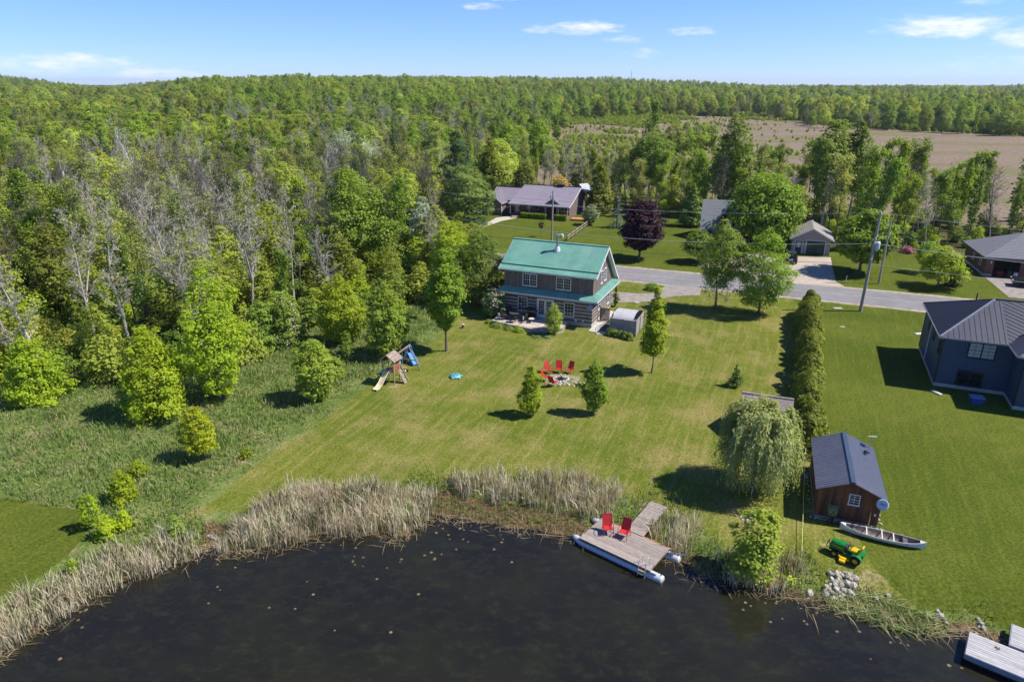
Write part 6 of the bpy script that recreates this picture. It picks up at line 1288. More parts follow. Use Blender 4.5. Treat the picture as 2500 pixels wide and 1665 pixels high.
CH = [(3.40, 57.15, 40, 'first red chair from the left behind the fire pit, turned to the right'), (4.32, 57.25, -3, 'middle red chair of the three behind the fire pit'), (5.30, 57.15, -38, 'right red chair behind the fire pit, its back in shade'),
      (3.02, 55.45, 75, 'red chair left of the fire pit, half behind the left bush'), (3.62, 54.35, 140, 'red chair in front of the fire pit facing away to the stones')]
c0 = red_chair(); first = True
for x, y, a, lb in CH:
    if first: c0.location = (x, y, 0); c0.rotation_euler.z = R_(a); c0['label'] = lb; c0['group'] = 'red garden chairs'; first = False
    else: dup(c0, (x, y, 0), R_(a), lb, 'red garden chairs')

# rocks, used again and again
pale_rock = mat('pale_rock', lin(.37, .335, .285), .9, .22, 5, .5, piece=.3, second=lin(.25, .22, .185), fac2=(.45, .7)); white_rock = mat('white_rock', lin(.52, .49, .44), .9, .15, 5, .4, piece=.18)
def rock_me(seed, m):
    b = MB(); b.ell((0, 0, .32), (.5, .42, .36), 8, 5, .22, seed); return b.mesh('rock', m)
ROCKS = [rock_me(s, pale_rock) for s in range(5)]; WROCKS = [rock_me(s + 9, white_rock) for s in range(3)]
rr = random.Random(4)
def fire_pit():
    t = thing('fire_pit', 'ring of whitish stones round dark ash on the lawn', 'fire pit', (4.41, 55.76, 0))
    MB().lathe([(.78, -.02), (.74, .015), (.3, .02)], 18).build('ash_bed', mat('ash', lin(.10, .085, .08), .95, .4, 8, .3), t)
    for k in range(15):
        a = k * 2 * math.pi / 15 + rr.uniform(-.1, .1); link('stone', rr.choice(WROCKS), t, (math.cos(a) * .66, math.sin(a) * .58, -.05), (0, 0, rr.uniform(0, 6)), rr.uniform(.2, .32))
    for k in range(5): a = k * 1.3; MB().tube((math.cos(a) * .3, math.sin(a) * .3, .05), (-math.cos(a) * .22, -math.sin(a) * .25, .1 + .03 * k), .05, .04, 6).build('charred_log', mat('charcoal', lin(.015, .013, .012), .9, .3, 6, .3) if k == 0 else bpy.data.materials['charcoal'], t)
    bs = MB(); pts = [(math.cos(a * .3927) * (1.75 + .2 * math.sin(a * 2.1)), math.sin(a * .3927) * (1.25 + .15 * math.sin(a * 1.3)), .008) for a in range(16)]; bs.add(pts, [tuple(range(16))]); bs.build('gravel_bed', mat('pit_gravel', lin(.27, .235, .16), .95, .3, 7, .5, bscale=40, second=lin(.14, .16, .04), fac2=(.42, .62)), t)
fire_pit()
stones = [(-.95, -.95), (-.4, -1.0), (-.05, -1.15), (.3, -.85), (.2, -1.2), (.62, -1.25), (.95, -1.12), (1.3, -1.05), (1.65, -.95), (2.0, -.85), (1.05, -1.5), (1.4, -1.55), (-.75, -.55), (-.85, -.15), (.95, -.45), (1.2, -.75), (.05, .95), (.45, .98), (2.25, -.6), (-.15, -.8), (.45, -.95), (-.2, -1.35)]
for k, (x, y) in enumerate(stones): tag(link('stone', rr.choice(WROCKS), None, (4.41 + x, 55.76 + y, -.03), (0, 0, rr.uniform(0, 6)), rr.uniform(.13, .28)), 'loose pale stone lying in the grass beside the fire pit ring', 'stone', 'pale stones around the fire pit')
for k in range(80):
    a, q = rr.uniform(0, 6.28), math.sqrt(rr.uniform(0, 1)); c = G(2056 + math.cos(a) * q * 40, 1418 + math.sin(a) * q * 30); s = rr.choice([.13, .16, .2, .2, .26, .32, .42]); c.z = gz(c.x, c.y) - .04 + .08 * (1 - q)
    tag(link('rock', rr.choice(ROCKS + WROCKS[:1]), None, c, (rr.uniform(-.3, .3), rr.uniform(-.3, .3), rr.uniform(0, 6)), (s, s * rr.uniform(.6, 1), s * rr.uniform(.6, 1))), 'pale rock of the loose pile below the green lawn tractor', 'rock', 'rocks in the pile by the lawn tractor')
for px, py, s in ((2018, 1436, .42), (2085, 1420, .45), (2047, 1402, .36), (2142, 1448, .3), (2171, 1444, .3)): c = G(px, py); tag(link('rock', ROCKS[int(s * 10) % 5], None, (c.x, c.y, gz(c.x, c.y) - .05), (.1, .1, rr.uniform(0, 6)), s), 'larger pale boulder at the edge of the rock pile by the lawn tractor', 'rock', 'boulders at the rock pile')
for px, py, s in ((2285, 1495, .28), (2300, 1490, .36), (2291, 1478, .24), (2266, 1485, .2), (2315, 1505, .3)): c = G(px, py); tag(link('rock', ROCKS[int(s * 10) % 5], None, (c.x, c.y, gz(c.x, c.y) - .05), (.1, .1, rr.uniform(0, 6)), s), 'pale rock in the small cluster on the right bank above the sedge', 'rock', 'rocks on the right bank')
for px, py, s in ((2392, 1497, .26), (2400, 1507, .3), (2395, 1512, .2), (2407, 1518, .33), (2355, 1522, .22), (2390, 1530, .3)): c = G(px, py); tag(link('rock', ROCKS[int(s * 10) % 5], None, (c.x, c.y, gz(c.x, c.y) - .05), (.1, .1, rr.uniform(0, 6)), s), 'pale rock on the bank beside the grey corner dock', 'rock', 'rocks beside the corner dock')
for k in range(90):
    u = rr.uniform(-.35, 3.8); v = rr.choice([-.28, -.2]) + rr.uniform(-.12, .12) if k % 2 else rr.uniform(-.3, 6); u = u if k % 2 else rr.choice([-.28, 3.72]) + rr.uniform(-.12, .12); p = SH(u, v, -.02)
    if k == 0: GB = MB()
    s = rr.uniform(.05, .1); GB.ell((p.x, p.y, .03), (s, s * .8, s * .6), 6, 4, .2, k)
tag(GB.build('gravel_strip', white_rock), 'pale gravel strip round the foot of the brown shed', None, None, 'stuff')

# ------------------------------------------------------------------ playset
cw = mat('weathered_cedar', lin(.30, .23, .19), .85, .2, 5, .2, piece=.15); redw = mat('red_cedar', lin(.32, .13, .06), .8, .2, 5, .15, piece=.1)
def playset():
    o = Vector((-10.62, 54.85, 0)); ex = Vector((-10.29 + 10.62, 55.43 - 54.85, 0)); yaw = math.atan2(57.53 - 54.82, -8.68 + 9.70)
    t = thing('playset', 'wooden playset tower with plank roof, cream slide and swing beam', 'playset', (-10.72, 55.15, 0), yaw)   # local x along the swing beam
    W2, L2 = .55, .5
    for x in (-L2, L2):
        for y in (-W2, W2): MB().box(x - .04, x + .04, y - .04, y + .04, -.05, 2.3).build('post', cw, t)
    for k in range(6): MB().box(-L2, L2, -W2 + k * .185, -W2 + k * .185 + .165, 1.2, 1.24).build('floor_plank', cw, t)
    rf = 2.3
    for s in (-1, 1):
        T = Vector((0, -s * .82, .58)); n = 6
        for k in range(n):
            a = Vector((0, s * .82, rf - .05)) + T * (k / n); b = Vector((0, s * .82, rf - .05)) + T * ((k + .95) / n); MB().slab([a + Vector((-.72, 0, 0)), a + Vector((.72, 0, 0)), b + Vector((.72, 0, 0)), b + Vector((-.72, 0, 0))], (0, s * .012, .022)).build('roof_plank', cw, t)
    g = MB()
    for x in (-.62, .62):
        for s in (-1, 1): g.bar((x, s * .8, rf - .06), (x, 0, rf + .5), .04, .08)
    g.build('rafter', cw, t)
    for k in range(5): MB().box(-L2 + .05 + k * .19, -L2 + .2 + k * .19, -W2 - .03, -W2 - .005, 1.15, 1.85).build('side_board', redw, t)
    br = MB(); br.bar((-.42, -W2 - .04, 1.2), (.42, -W2 - .04, 1.8), .07, .02); br.build('brace', redw, t)
    for k in range(6): MB().box(-L2 - .02, -L2 + .01, -W2 + .1 + k * .17, -W2 + .14 + k * .17, 1.24, 1.75).build('baluster', cw, t)
    for y in (-W2, W2): MB().bar((-L2, y, 1.78), (L2, y, 1.78), .05, .08).build('rail', cw, t)
    # slide, leaving over the near end of the tower
    s = MB(); P = [(-.5, 1.26), (-.7, 1.22), (-1.15, .78), (-1.6, .36), (-1.95, .16), (-2.25, .13)]
    for (x0, z0), (x1, z1) in zip(P[:-1], P[1:]):
        s.slab([(x0, -.23, z0), (x0, .23, z0), (x1, .23, z1), (x1, -.23, z1)], (0, 0, .03))
        for y in (-.25, .23): s.slab([(x0, y, z0), (x0, y, z0 + .13), (x1, y, z1 + .13), (x1, y, z1)], (0, .025, 0))
    s.box(-2.27, -2.22, -.22, -.16, 0, .13); s.box(-2.27, -2.22, .16, .22, 0, .13); so = s.build('slide', mat('cream_plastic', lin(.70, .62, .40), .45, .05, 3, 0), t); so.rotation_euler = (0, 0, R_(-2.5 - math.degrees(yaw) + 62 + 0))
    # climbing wall
    for k in range(6): z = 1.2 * (1 - k / 6); MB().slab([(L2 + .15 + k * .085, -W2 - .02, z), (L2 + .15 + k * .085, -W2 - .02 - 0, z)] and [(.05, -W2 - .1 - k * .1, z), (.48, -W2 - .1 - k * .1, z), (.48, -W2 - .19 - k * .1, z - .19), (.05, -W2 - .19 - k * .1, z - .19)], (0, -.02, .012)).build('climbing_plank', cw, t)
    for k in range(5): MB().ell((.15 + .2 * (k % 2), -W2 - .2 - k * .1, 1.1 - k * .2), (.035, .035, .035), 6, 4).build('hand_hold', black, t)
    # swing beam and legs
    MB().box(L2 + .02, L2 + 3.1, -.045, .045, 2.22, 2.36).build('swing_beam', cw, t)
    for x in (L2 + 2.75,):
        for s_ in (-1, 1): MB().bar((x, 0, 2.25), (x + .1, s_ * 1.1, -.02), .085).build('beam_leg', cw, t)
        MB().bar((x + .06, -.65, .9), (x + .06, .65, .9), .04, .085).build('cross_bar', cw, t)
    MB().bar((L2 + .35, 0, 2.25), (L2 + .45, -1.1, -.02), .085).build('beam_leg', cw, t); MB().bar((L2 + .35, 0, 2.25), (L2 + .45, 1.1, -.02), .085).build('beam_leg', cw, t)
    yp = mat('yellow_plastic', lin(.65, .5, .06), .4, .05, 3, 0)
    for k, x in enumerate((L2 + 1.15, L2 + 1.9)):
        sw = MB(); sw.box(x - .06, x + .06, -.2, .2, .42, .45); so = sw.build('swing_seat', yp, t); ch = MB(); ch.path([(x, -.18, 2.22), (x, -.19, .44)], .01, 4); ch.path([(x, .18, 2.22), (x, .19, .44)], .01, 4); ch.build('chain', steel, so)
    x = L2 + 2.98; tr = MB(); tr.path([(x, -.12, .95), (x, .12, .95), (x, 0, 1.12), (x, -.12, .95)], .018, 5); so = tr.build('trapeze_ring', yp, t); MB().path([(x, 0, 2.3), (x, 0, 1.12)], .008, 4).build('chain', steel, so)
    return t
playset()
blu = mat('blue_plastic', lin(.02, .22, .58), .4, .06, 3, 0); teal = mat('teal_plastic', lin(.02, .20, .26), .45, .08, 3, 0)
def toy_slide():
    c = G(1003, 884); t = thing('toy_slide', 'blue plastic toddler slide behind the swing beam', 'slide', (c.x - .1, c.y + .1, 0), R_(35))
    MB().slab([(-.22, -.1, .95), (.22, -.1, .95), (.22, -1.2, .12), (-.22, -1.2, .12)], (0, 0, .03)).build('chute', blu, t)
    for s in (-1, 1):
        f = MB(); f.slab([(s * .24, -1.25, 0), (s * .24, -1.25, .25), (s * .24, -.1, 1.12), (s * .24, .05, 1.55), (s * .24, .3, 1.55), (s * .24, .75, .0), (s * .24, .5, 0), (s * .24, .2, .55), (s * .24, -.3, .45), (s * .24, -.8, 0)], (s * .05, 0, 0)); f.build('side_panel', blu, t)
    for k in range(3): MB().box(-.24, .24, .2 + .14 * (2 - k), .32 + .14 * (2 - k), .22 + .26 * k, .27 + .26 * k).build('step', blu, t)
    MB().box(-.24, .24, .05, .25, 1.42, 1.54).build('arch', blu, t)
    c = G(985, 884); t = thing('toy_table', 'teal topped play table with white legs under the swing beam', 'table', (c.x, c.y, 0), R_(25))
    MB().cham(-.5, .5, -.32, .32, .42, .5, .03).build('tabletop', teal, t)
    for x in (-.4, .4):
        for y in (-.24, .24): MB().bar((x, y, 0), (x * .9, y * .9, .42), .08).build('leg', white, t)
    c = G(932, 914); tag(MB().lathe([(.16, 0), (.2, .3), (.22, .32), (.17, .32), (.14, .05)], 12).build('toy_bucket', teal, None, (c.x, c.y, 0)), 'teal bucket lying in shade left of the playset', 'bucket')
    c = G(989, 908); tag(MB().ell((0, 0, .11), (.11, .11, .11), 10, 7).build('play_ball', white, None, (c.x, c.y, 0), smooth=True), 'small white ball under the playset swing', 'ball')
    c = G(995, 907); tag(MB().ell((0, 0, .11), (.11, .11, .11), 10, 7).build('play_ball', black, None, (c.x, c.y, 0), smooth=True), 'small dark ball under the playset swing', 'ball')
toy_slide()
def sandbox():
    t = thing('turtle_sandbox', 'round blue green turtle shaped sandbox lid on the lawn', 'sandbox', (-5.15, 56.3, 0), R_(10)); tm = mat('aqua_plastic', lin(.10, .34, .38), .45, .1, 3, .02, second=lin(.18, .42, .42), fac2=(.4, .65))
    MB().lathe([(.50, 0), (.54, .06), (.53, .14), (.46, .2), (.30, .26), (.12, .29), (.02, .295)], 20).build('shell', tm, t, smooth=True)
    for a in (0, 58, 122, 238, 302): r = .58; MB().ell((math.cos(R_(a)) * r, math.sin(R_(a)) * r, .08), (.14, .1, .08), 8, 5).build('head' if a == 0 else 'foot', tm, t)
    pl = MB(); 
    for k in range(6): pl.lathe([(.10, .0), (.08, .03)], 6, (math.cos(k * 1.047) * .27, math.sin(k * 1.047) * .27, .25))
    pl.lathe([(.1, 0), (.08, .03)], 6, (0, 0, .285)); pl.build('shell_plate', teal, t)
sandbox()

# ------------------------------------------------------------------ pontoon dock, gangway, chairs, ladder
deckm = mat('weathered_deck', lin(.335, .285, .25), .85, .22, 5, .25, stretch=(.5, 5, 5), piece=.18, second=lin(.40, .30, .22), fac2=(.5, .75))
alu = mat('aluminium', lin(.56, .555, .56), .45, .1, 3, .02, metal=.12)
def pontoon_dock():
    yaw = math.atan2(30.13 - 32.98, 7.52 - 3.96); t = thing('pontoon_dock', 'weathered plank pontoon dock floating on two silver tubes', 'dock', (3.96, 32.98, 0), yaw); L, Wd = 4.56, 2.5
    n = 19; rg_ = random.Random(2); orange = mat('orange_plank', lin(.36, .19, .10), .85, .2, 5, .2, piece=.1)
    for k in range(n):
        y0 = Wd * k / n; a = rg_.uniform(-.03, .03); MB().cham(-.02 + a, L + (.12 if k == n - 1 else .02) + a, y0 + .006, y0 + Wd / n - .006, .0, .042, .006).build('plank', orange if k == n - 1 else deckm, t)
    f = MB(); f.box(0, L, .0, .05, -.14, -.002); f.box(0, L, Wd - .05, Wd, -.14, -.002)
    for x in (.0, L / 2 - .03, L - .06): f.box(x, x + .06, .05, Wd - .05, -.14, -.002)
    f.build('deck_frame', mat('frame_timber', lin(.20, .14, .10), .9, .2, 4, .2), t)
    for y in (.27, Wd - .1):
        b = MB(); prof = [(.02, -.62), (.1, -.6), (.19, -.4), (.25, -.05), (.26, .3), (.26, L + .6), (.245, L + .7), (.18, L + .74), (.02, L + .75)]; nn = 16
        vs_ = [(x, y + r * math.cos(2 * math.pi * i / nn), -.43 + (max(0, (.2 - x)) * .22 if x < .2 else 0) + r * math.sin(2 * math.pi * i / nn)) for r, x in prof for i in range(nn)]
        b.add(vs_, [(k * nn + i, k * nn + (i + 1) % nn, (k + 1) * nn + (i + 1) % nn, (k + 1) * nn + i) for k in range(len(prof) - 1) for i in range(nn)]); p = b.build('pontoon', alu, t, smooth=True)
        MB().bar((-.2, y - .13, -.17), (L + .35, y - .13, -.17), .05, .06).build('rail', steel, p); MB().lathe([(.03, 0), (.03, .05)], 8, (L + .6, y, -.15)).build('cap', black, p)
    MB().tube((-.35, Wd + .1, -.5), (-.35, Wd + .1, .15), .03, .03, 6).build('mooring_post', steel, t); MB().bar((L + .1, Wd - .2, -.1), (L + 1.0, Wd + .12, -.1), .06).build('mooring_arm', steel, t); MB().tube((L + 1.0, Wd + .12, -.6), (L + 1.0, Wd + .12, .3), .025, .025, 6).build('mooring_post', steel, t)
    def DK(u, v, z=0): c, s = math.cos(yaw), math.sin(yaw); return (3.96 + u * c - v * s, 32.98 + u * s + v * c, z)
    # ladder
    ld = thing('swim_ladder', 'silver swim ladder hooked over the pontoon dock edge', 'ladder', DK(3.95, 0), yaw)
    for x in (0, .42): MB().path([(x, .42, .045), (x, .40, .35), (x, .28, .62), (x, .10, .66), (x, -.06, .5), (x, -.10, .1), (x, -.12, -.3), (x, -.16, -1.0)], .02, 6).build('rail', alu, ld)
    for k in range(4): MB().box(.0, .42, -.17, -.09, -.12 - k * .22, -.09 - k * .22).build('step', mat('tan_tread', lin(.38, .30, .18), .8, .1, 4, 0) if k == 0 else bpy.data.materials['tan_tread'], ld)
    c = DK(1.05, 1.42, .042); dup(c0, c, R_(2), 'red chair on the dock, left one, facing the water', 'red chairs on the dock'); c = DK(2.0, 1.72, .042); dup(c0, c, R_(-32), 'red chair on the dock, right one with shaded back', 'red chairs on the dock')
    # gangway
    a = Vector((6.83, 33.75)); b = Vector((7.7, 33.07)); far = Vector((8.82, 36.45)); d = (far - a); Lg = d.length; g = thing('gangway', 'grey plank gangway leading from the bank to the pontoon dock', 'gangway', (b.x, b.y, .045), math.atan2(d.y, d.x) )
    wd = (a - b).length; sl_ = .16 / Lg; m = 27
    for k in range(m): x0 = Lg * k / m; z = sl_ * x0; MB().cham(x0 + .007, x0 + Lg / m - .007, .0 + rg_.uniform(-.015, .015), wd + rg_.uniform(-.015, .015), z, z + .04, .006).build('plank', deckm, g)
    fr = MB()
    for y in (.03, wd - .06): fr.slab([(0, y, -.13), (Lg, y, -.13 + .16), (Lg, y, .157), (0, y, -.003)], (0, .04, 0))
    fr.build('side_beam', mat('tan_timber', lin(.42, .33, .24), .85, .15, 4, .1), g)
pontoon_dock()
def corner_dock():
    yaw = R_(-38); grey = mat('silver_deck', lin(.42, .41, .41), .85, .18, 5, .25, stretch=(.5, 5, 5), piece=.12, second=lin(.31, .29, .27), fac2=(.5, .72)); t = thing('corner_dock', 'silver grey plank dock at the lower right corner', 'dock', (21.24, 24.37, 0), yaw)
    n = 11; Wd = 1.72
    for k in range(n): MB().cham(0, 6.5, Wd * k / n + .006, Wd * (k + 1) / n - .006, .0, .045, .006).build('plank', grey, t)
    f = MB(); f.box(.0, 6.5, -.03, .02, -.26, .03); f.box(-.03, .02, .021, Wd, -.26, -.002); f.box(0, 6.5, Wd - .04, Wd, -.26, -.002); f.build('fascia', mat('grey_timber', lin(.24, .25, .28), .85, .15, 4, .1), t)
    fl = MB(); fl.box(.3, 6, .15, 1.5, -.62, -.262); fl.build('float', black, t)
    a = Vector((23.62, 24.81)); g = thing('corner_gangway', 'pale plank gangway joining the corner dock to the bank', 'gangway', (a.x, a.y, .06), yaw)
    for k in range(11):
        MB().cham(.0, .95, .02 + k * .155, .16 + k * .155, .0, .045, .006).build('plank', grey, g); MB().cham(.96, 2.3, .02 + k * .155, .16 + k * .155, .0, .045, .006).build('plank', grey, g)
    f = MB(); f.box(-.04, 0, .0, 1.75, -.2, .03); f.box(0, 2.3, .0, .018, -.2, -.002); f.build('side_beam', bpy.data.materials['grey_timber'], g)
    c = G(2433, 1583, .05); w = MB()
    for k in range(7): w.bar((rr.uniform(-.12, .12), rr.uniform(-.1, .1), .02), (rr.uniform(-.18, .18), rr.uniform(-.15, .15), .03), .02)
    tag(w.build('dried_weed', BARK['brown'], None, (c.x, c.y, .045)), 'small heap of dried brown weed on the corner dock', 'weed')
corner_dock()

# ------------------------------------------------------------------ canoe, tractor, wheelbarrow, dishes
def canoe():
    a, b = Vector((19.62, 33.80, 0)), Vector((23.62, 31.92, 0)); d = b - a; L = d.length; t = thing('canoe', 'white open canoe lying on the grass beside the brown shed', 'canoe', tuple((a + b) / 2), math.atan2(d.y, d.x))
    N_ = 22; m = 9; st = []
    for i in range(N_ + 1):
        s = -1 + 2 * i / N_; w = .43 * max(0, 1 - abs(s) ** 2.3) ** .8 + .012; zg = .36 + .17 * abs(s) ** 3.2; zb = .02 + .10 * abs(s) ** 5; x = s * L / 2 * (1 - .0)
        st.append([(x + math.copysign(.06 * abs(s) ** 8 * (1 - abs(2 * j / (m - 1) - 1)) * -1, s), w * math.copysign(abs(2 * j / (m - 1) - 1) ** .62, 2 * j / (m - 1) - 1), zb + (zg - zb) * abs(2 * j / (m - 1) - 1) ** 2.6) for j in range(m)])
    def skin(off, nm, mm):
        q = MB(); vs_ = [(p[0] * (1 - off * .1), p[1] * (1 - off), p[2] + off * .18 * (1 if abs(k % m - (m - 1) / 2) < 3.5 else 0)) for r in st for k, p in enumerate(r)]; q.add(vs_, [(i * m + j, i * m + j + 1, (i + 1) * m + j + 1, (i + 1) * m + j) for i in range(N_) for j in range(m - 1)]); return q.build(nm, mm, t, smooth=True)
    skin(0, 'hull', mat('pale_hull', lin(.60, .64, .70), .35, .05, 3, .02)); skin(.07, 'hull_inside', mat('brown_inside', lin(.17, .13, .11), .7, .2, 5, .05, second=lin(.30, .25, .21), fac2=(.5, .7)))
    gw = mat('gunwale', lin(.62, .60, .56), .5, .05, 3, 0)
    for j in (0, m - 1): MB().path([r[j] for r in st], .02, 5).build('gunwale', gw, t)
    for s in (-.30, .02, .30): i = int((s + 1) / 2 * N_); y = st[i][0][1]; MB().box(st[i][0][0] - .03, st[i][0][0] + .03, y, -y, st[i][0][2] - .02, st[i][0][2] + .012).build('thwart', gw, t)
    for s in (-.62, .60): i = int((s + 1) / 2 * N_); y = st[i][0][1] * .93; MB().box(st[i][0][0] - .12, st[i][0][0] + .12, y, -y, st[i][0][2] - .1, st[i][0][2] - .07).build('seat', mat('seat_web', lin(.10, .09, .085), .7, .1, 4, 0) if s < 0 else bpy.data.materials['seat_web'], t)
    for e in (0, -1):
        x = st[e][4][0]; sgn = -1 if e == 0 else 1; MB().slab([(x, 0, .53), (x - sgn * .34, .14, .47), (x - sgn * .34, -.14, .47)], (0, 0, .02)).build('end_deck', gw, t)
canoe()
grn = mat('tractor_green', lin(.012, .17, .03), .3, .06, 3, 0); yel = mat('tractor_yellow', lin(.72, .44, .01), .35, .05, 3, 0); tyre = mat('tyre_rubber', lin(.02, .02, .02), .85, .2, 8, .2)
def tractor():
    t = thing('lawn_tractor', 'green lawn tractor with yellow seat and yellow wheel rims', 'lawn tractor', (18.88, 31.27, 0), R_(138))
    def wheel(x, y, r, w):
        wm = MB(); n = 18; prof = [(r * .55, -w / 2), (r * .9, -w / 2), (r, -w * .3), (r, w * .3), (r * .9, w / 2), (r * .55, w / 2)]
        v = [(p * math.cos(2 * math.pi * i / n), q, p * math.sin(2 * math.pi * i / n)) for p, q in prof for i in range(n)]; wm.add(v, [(k * n + i, (k + 1) * n + i, (k + 1) * n + (i + 1) % n, k * n + (i + 1) % n) for k in range(5) for i in range(n)]); wo = wm.build('wheel', tyre, t, (x, y, r))
        rm = MB(); sy = 1 if y > 0 else -1; prof = [(r * .56, -w * .3), (r * .56, w * .40), (r * .46, w * .44), (r * .3, w * .2), (.03, w * .3)]; v = [(p * math.cos(2 * math.pi * i / n), sy * q, p * math.sin(2 * math.pi * i / n)) for p, q in prof for i in range(n)]; rm.add(v, [(k * n + i, (k + 1) * n + i, (k + 1) * n + (i + 1) % n, k * n + (i + 1) % n) for k in range(4) for i in range(n)] + [tuple(4 * n + i for i in range(n))]); rm.build('rim', yel, wo)
    for y in (-.36, .36): wheel(.60, y, .19, .15); wheel(-.52, y * 1.05, .26, .24)
    h = MB(); pr = [(.92, .40), (.95, .52), (.90, .72), (.6, .80), (.16, .83), (.14, .42)]; h.slab([(x, -.24, z) for x, z in pr], (0, .48, 0)); ho = h.build('hood', grn, t)
    MB().cham(.2, .88, -.19, .19, .80, .85, .04).build('hood_top', grn, ho)
    for s in (-1, 1): MB().box(.25, .85, s * .242 - .004, s * .242 + .004, .60, .63).build('stripe', yel, ho); MB().ell((.93, s * .14, .6), (.03, .06, .05), 8, 5).build('headlight', mat('lamp_lens', lin(.6, .6, .55), .2, .05, 3, 0) if s < 0 else bpy.data.materials['lamp_lens'], t)
    MB().path([(.98, -.2, .3), (1.08, -.2, .36), (1.08, -.2, .58), (1.08, .2, .58), (1.08, .2, .36), (.98, .2, .3)], .022, 6).build('front_bumper', black, t)
    MB().box(-.8, .95, -.2, .2, .24, .42).build('chassis', black, t)
    f = MB(); f.slab([(.16, -.33, .40), (-.22, -.33, .38), (-.22, .33, .38), (.16, .33, .40)], (0, 0, .03)); f.build('foot_board', grn, t)
    for s in (-1, 1):
        fe = MB(); arc = [(-.52 + .34 * math.cos(R_(a)), .27 + .36 * math.sin(R_(a))) for a in range(10, 171, 20)]
        for (x0, z0), (x1, z1) in zip(arc[:-1], arc[1:]): fe.slab([(x0, s * .22, z0), (x0, s * .50, z0 - .02), (x1, s * .50, z1 - .02), (x1, s * .22, z1)], (0, 0, .025))
        fe.build('fender', grn, t)
    MB().box(-.84, -.2, -.22, .22, .42, .62).build('rear_body', grn, t)
    se = MB(); se.cham(-.55, -.12, -.22, .22, .64, .74, .04); se.slab([(-.55, -.21, .70), (-.55, .21, .70), (-.68, .18, 1.06), (-.68, -.18, 1.06)], (-.08, 0, 0)); se.build('seat', yel, t)
    da = MB(); da.slab([(.16, -.2, .8), (.16, .2, .8), (.02, .18, .74), (.02, -.18, .74)], (0, 0, -.3)); da.build('dashboard', black, t); MB().tube((.05, 0, .7), (-.08, 0, .92), .025, .02, 6).build('steering_column', black, t)
    st = MB(); N_ = 14; cc = Vector((-.09, 0, .94)); st.path([cc + Vector((math.cos(2 * math.pi * i / N_) * .17 * .8, math.sin(2 * math.pi * i / N_) * .17, math.cos(2 * math.pi * i / N_) * .1)) for i in range(N_ + 1)], .016, 5); st.bar(cc + Vector((-.12, 0, -.07)), cc + Vector((.12, 0, .07)), .025); st.build('steering_wheel', black, t)
    dk = MB(); pts = [(math.cos(a * .3927) * .42, math.sin(a * .3927) * .62) for a in range(16)]; dk.slab([(x + .06, y, .12) for x, y in pts], (0, 0, .13)); dk.build('mower_deck', yel, t)
    MB().slab([(-.1, .5, .1), (.25, .5, .1), (.2, .80, .08), (-.1, .78, .08)], (0, 0, .12)).build('discharge_chute', yel, t)
tractor()
def barrow():
    p = SH(.95, -.35); t = thing('wheelbarrow', 'olive wheelbarrow standing on end against the brown shed front', 'wheelbarrow', tuple(p), SHED_YAW); ol = mat('olive_tray', lin(.26, .26, .09), .5, .12, 3, .03); t.rotation_euler = (R_(-12), 0, SHED_YAW)
    b = MB(); b.add([(-.22, 0, .38), (.22, 0, .38), (.32, 0, 1.08), (-.32, 0, 1.08), (-.16, -.26, .5), (.16, -.26, .5), (.22, -.26, .95), (-.22, -.26, .95)], [(4, 5, 6, 7), (0, 1, 5, 4), (1, 2, 6, 5), (2, 3, 7, 6), (3, 0, 4, 7)]); b.build('tray', ol, t)
    x = MB(); x.bar((-.16, -.28, .5), (.2, -.28, .98), .03); x.bar((.16, -.28, .5), (-.2, -.28, .98), .03); x.build('brace', black, t)
    for s in (-1, 1): MB().path([(s * .06, -.2, .15), (s * .2, -.24, .55), (s * .28, -.1, 1.3), (s * .28, .0, 1.5)], .022, 5).build('handle', BARK['grey'], t)
    w = MB(); n = 14; v = [(q, -.2 + r * math.cos(2 * math.pi * i / n), .19 + r * math.sin(2 * math.pi * i / n)) for r, q in ((.08, -.045), (.18, -.045), (.19, 0), (.18, .045), (.08, .045)) for i in range(n)]; w.add(v, [(k * n + i, k * n + (i + 1) % n, (k + 1) * n + (i + 1) % n, (k + 1) * n + i) for k in range(4) for i in range(n)] + [tuple(range(n)), tuple(4 * n + i for i in range(n))]); w.build('wheel', tyre, t)
    for u, h_, c_, nm, lb in ((.62, 1.05, BARK['grey'], 'shovel', 'thin handled shovel leaning on the shed left of the wheelbarrow'), (.82, 1.55, black, 'iron_bar', 'tall dark iron bar leaning on the shed front behind the wheelbarrow'), (2.2, .62, mat('rust_post', lin(.2, .05, .03), .8, .2, 4, 0), 'rusty_post', 'short rusty post leaning on the shed front below its window'), (2.95, .95, mat('new_wood', lin(.48, .26, .09), .8, .1, 4, 0), 'wooden_stake', 'orange wooden stake leaning on the right of the shed front')):
        p = SH(u, -.3); q = SH(u + .06, -.04, h_); tt = thing(nm, lb, nm.split('_')[-1], tuple(p), 0); m_ = MB(); m_.tube((0, 0, 0), q - p, .022 if h_ > 1 else .035, .02 if h_ > 1 else .035, 6); m_.build('shaft', c_, tt)
        if nm == 'shovel': MB().bar((-.09, .03, .98), (.09, .03, .98), .03).build('grip', c_, tt)
barrow()
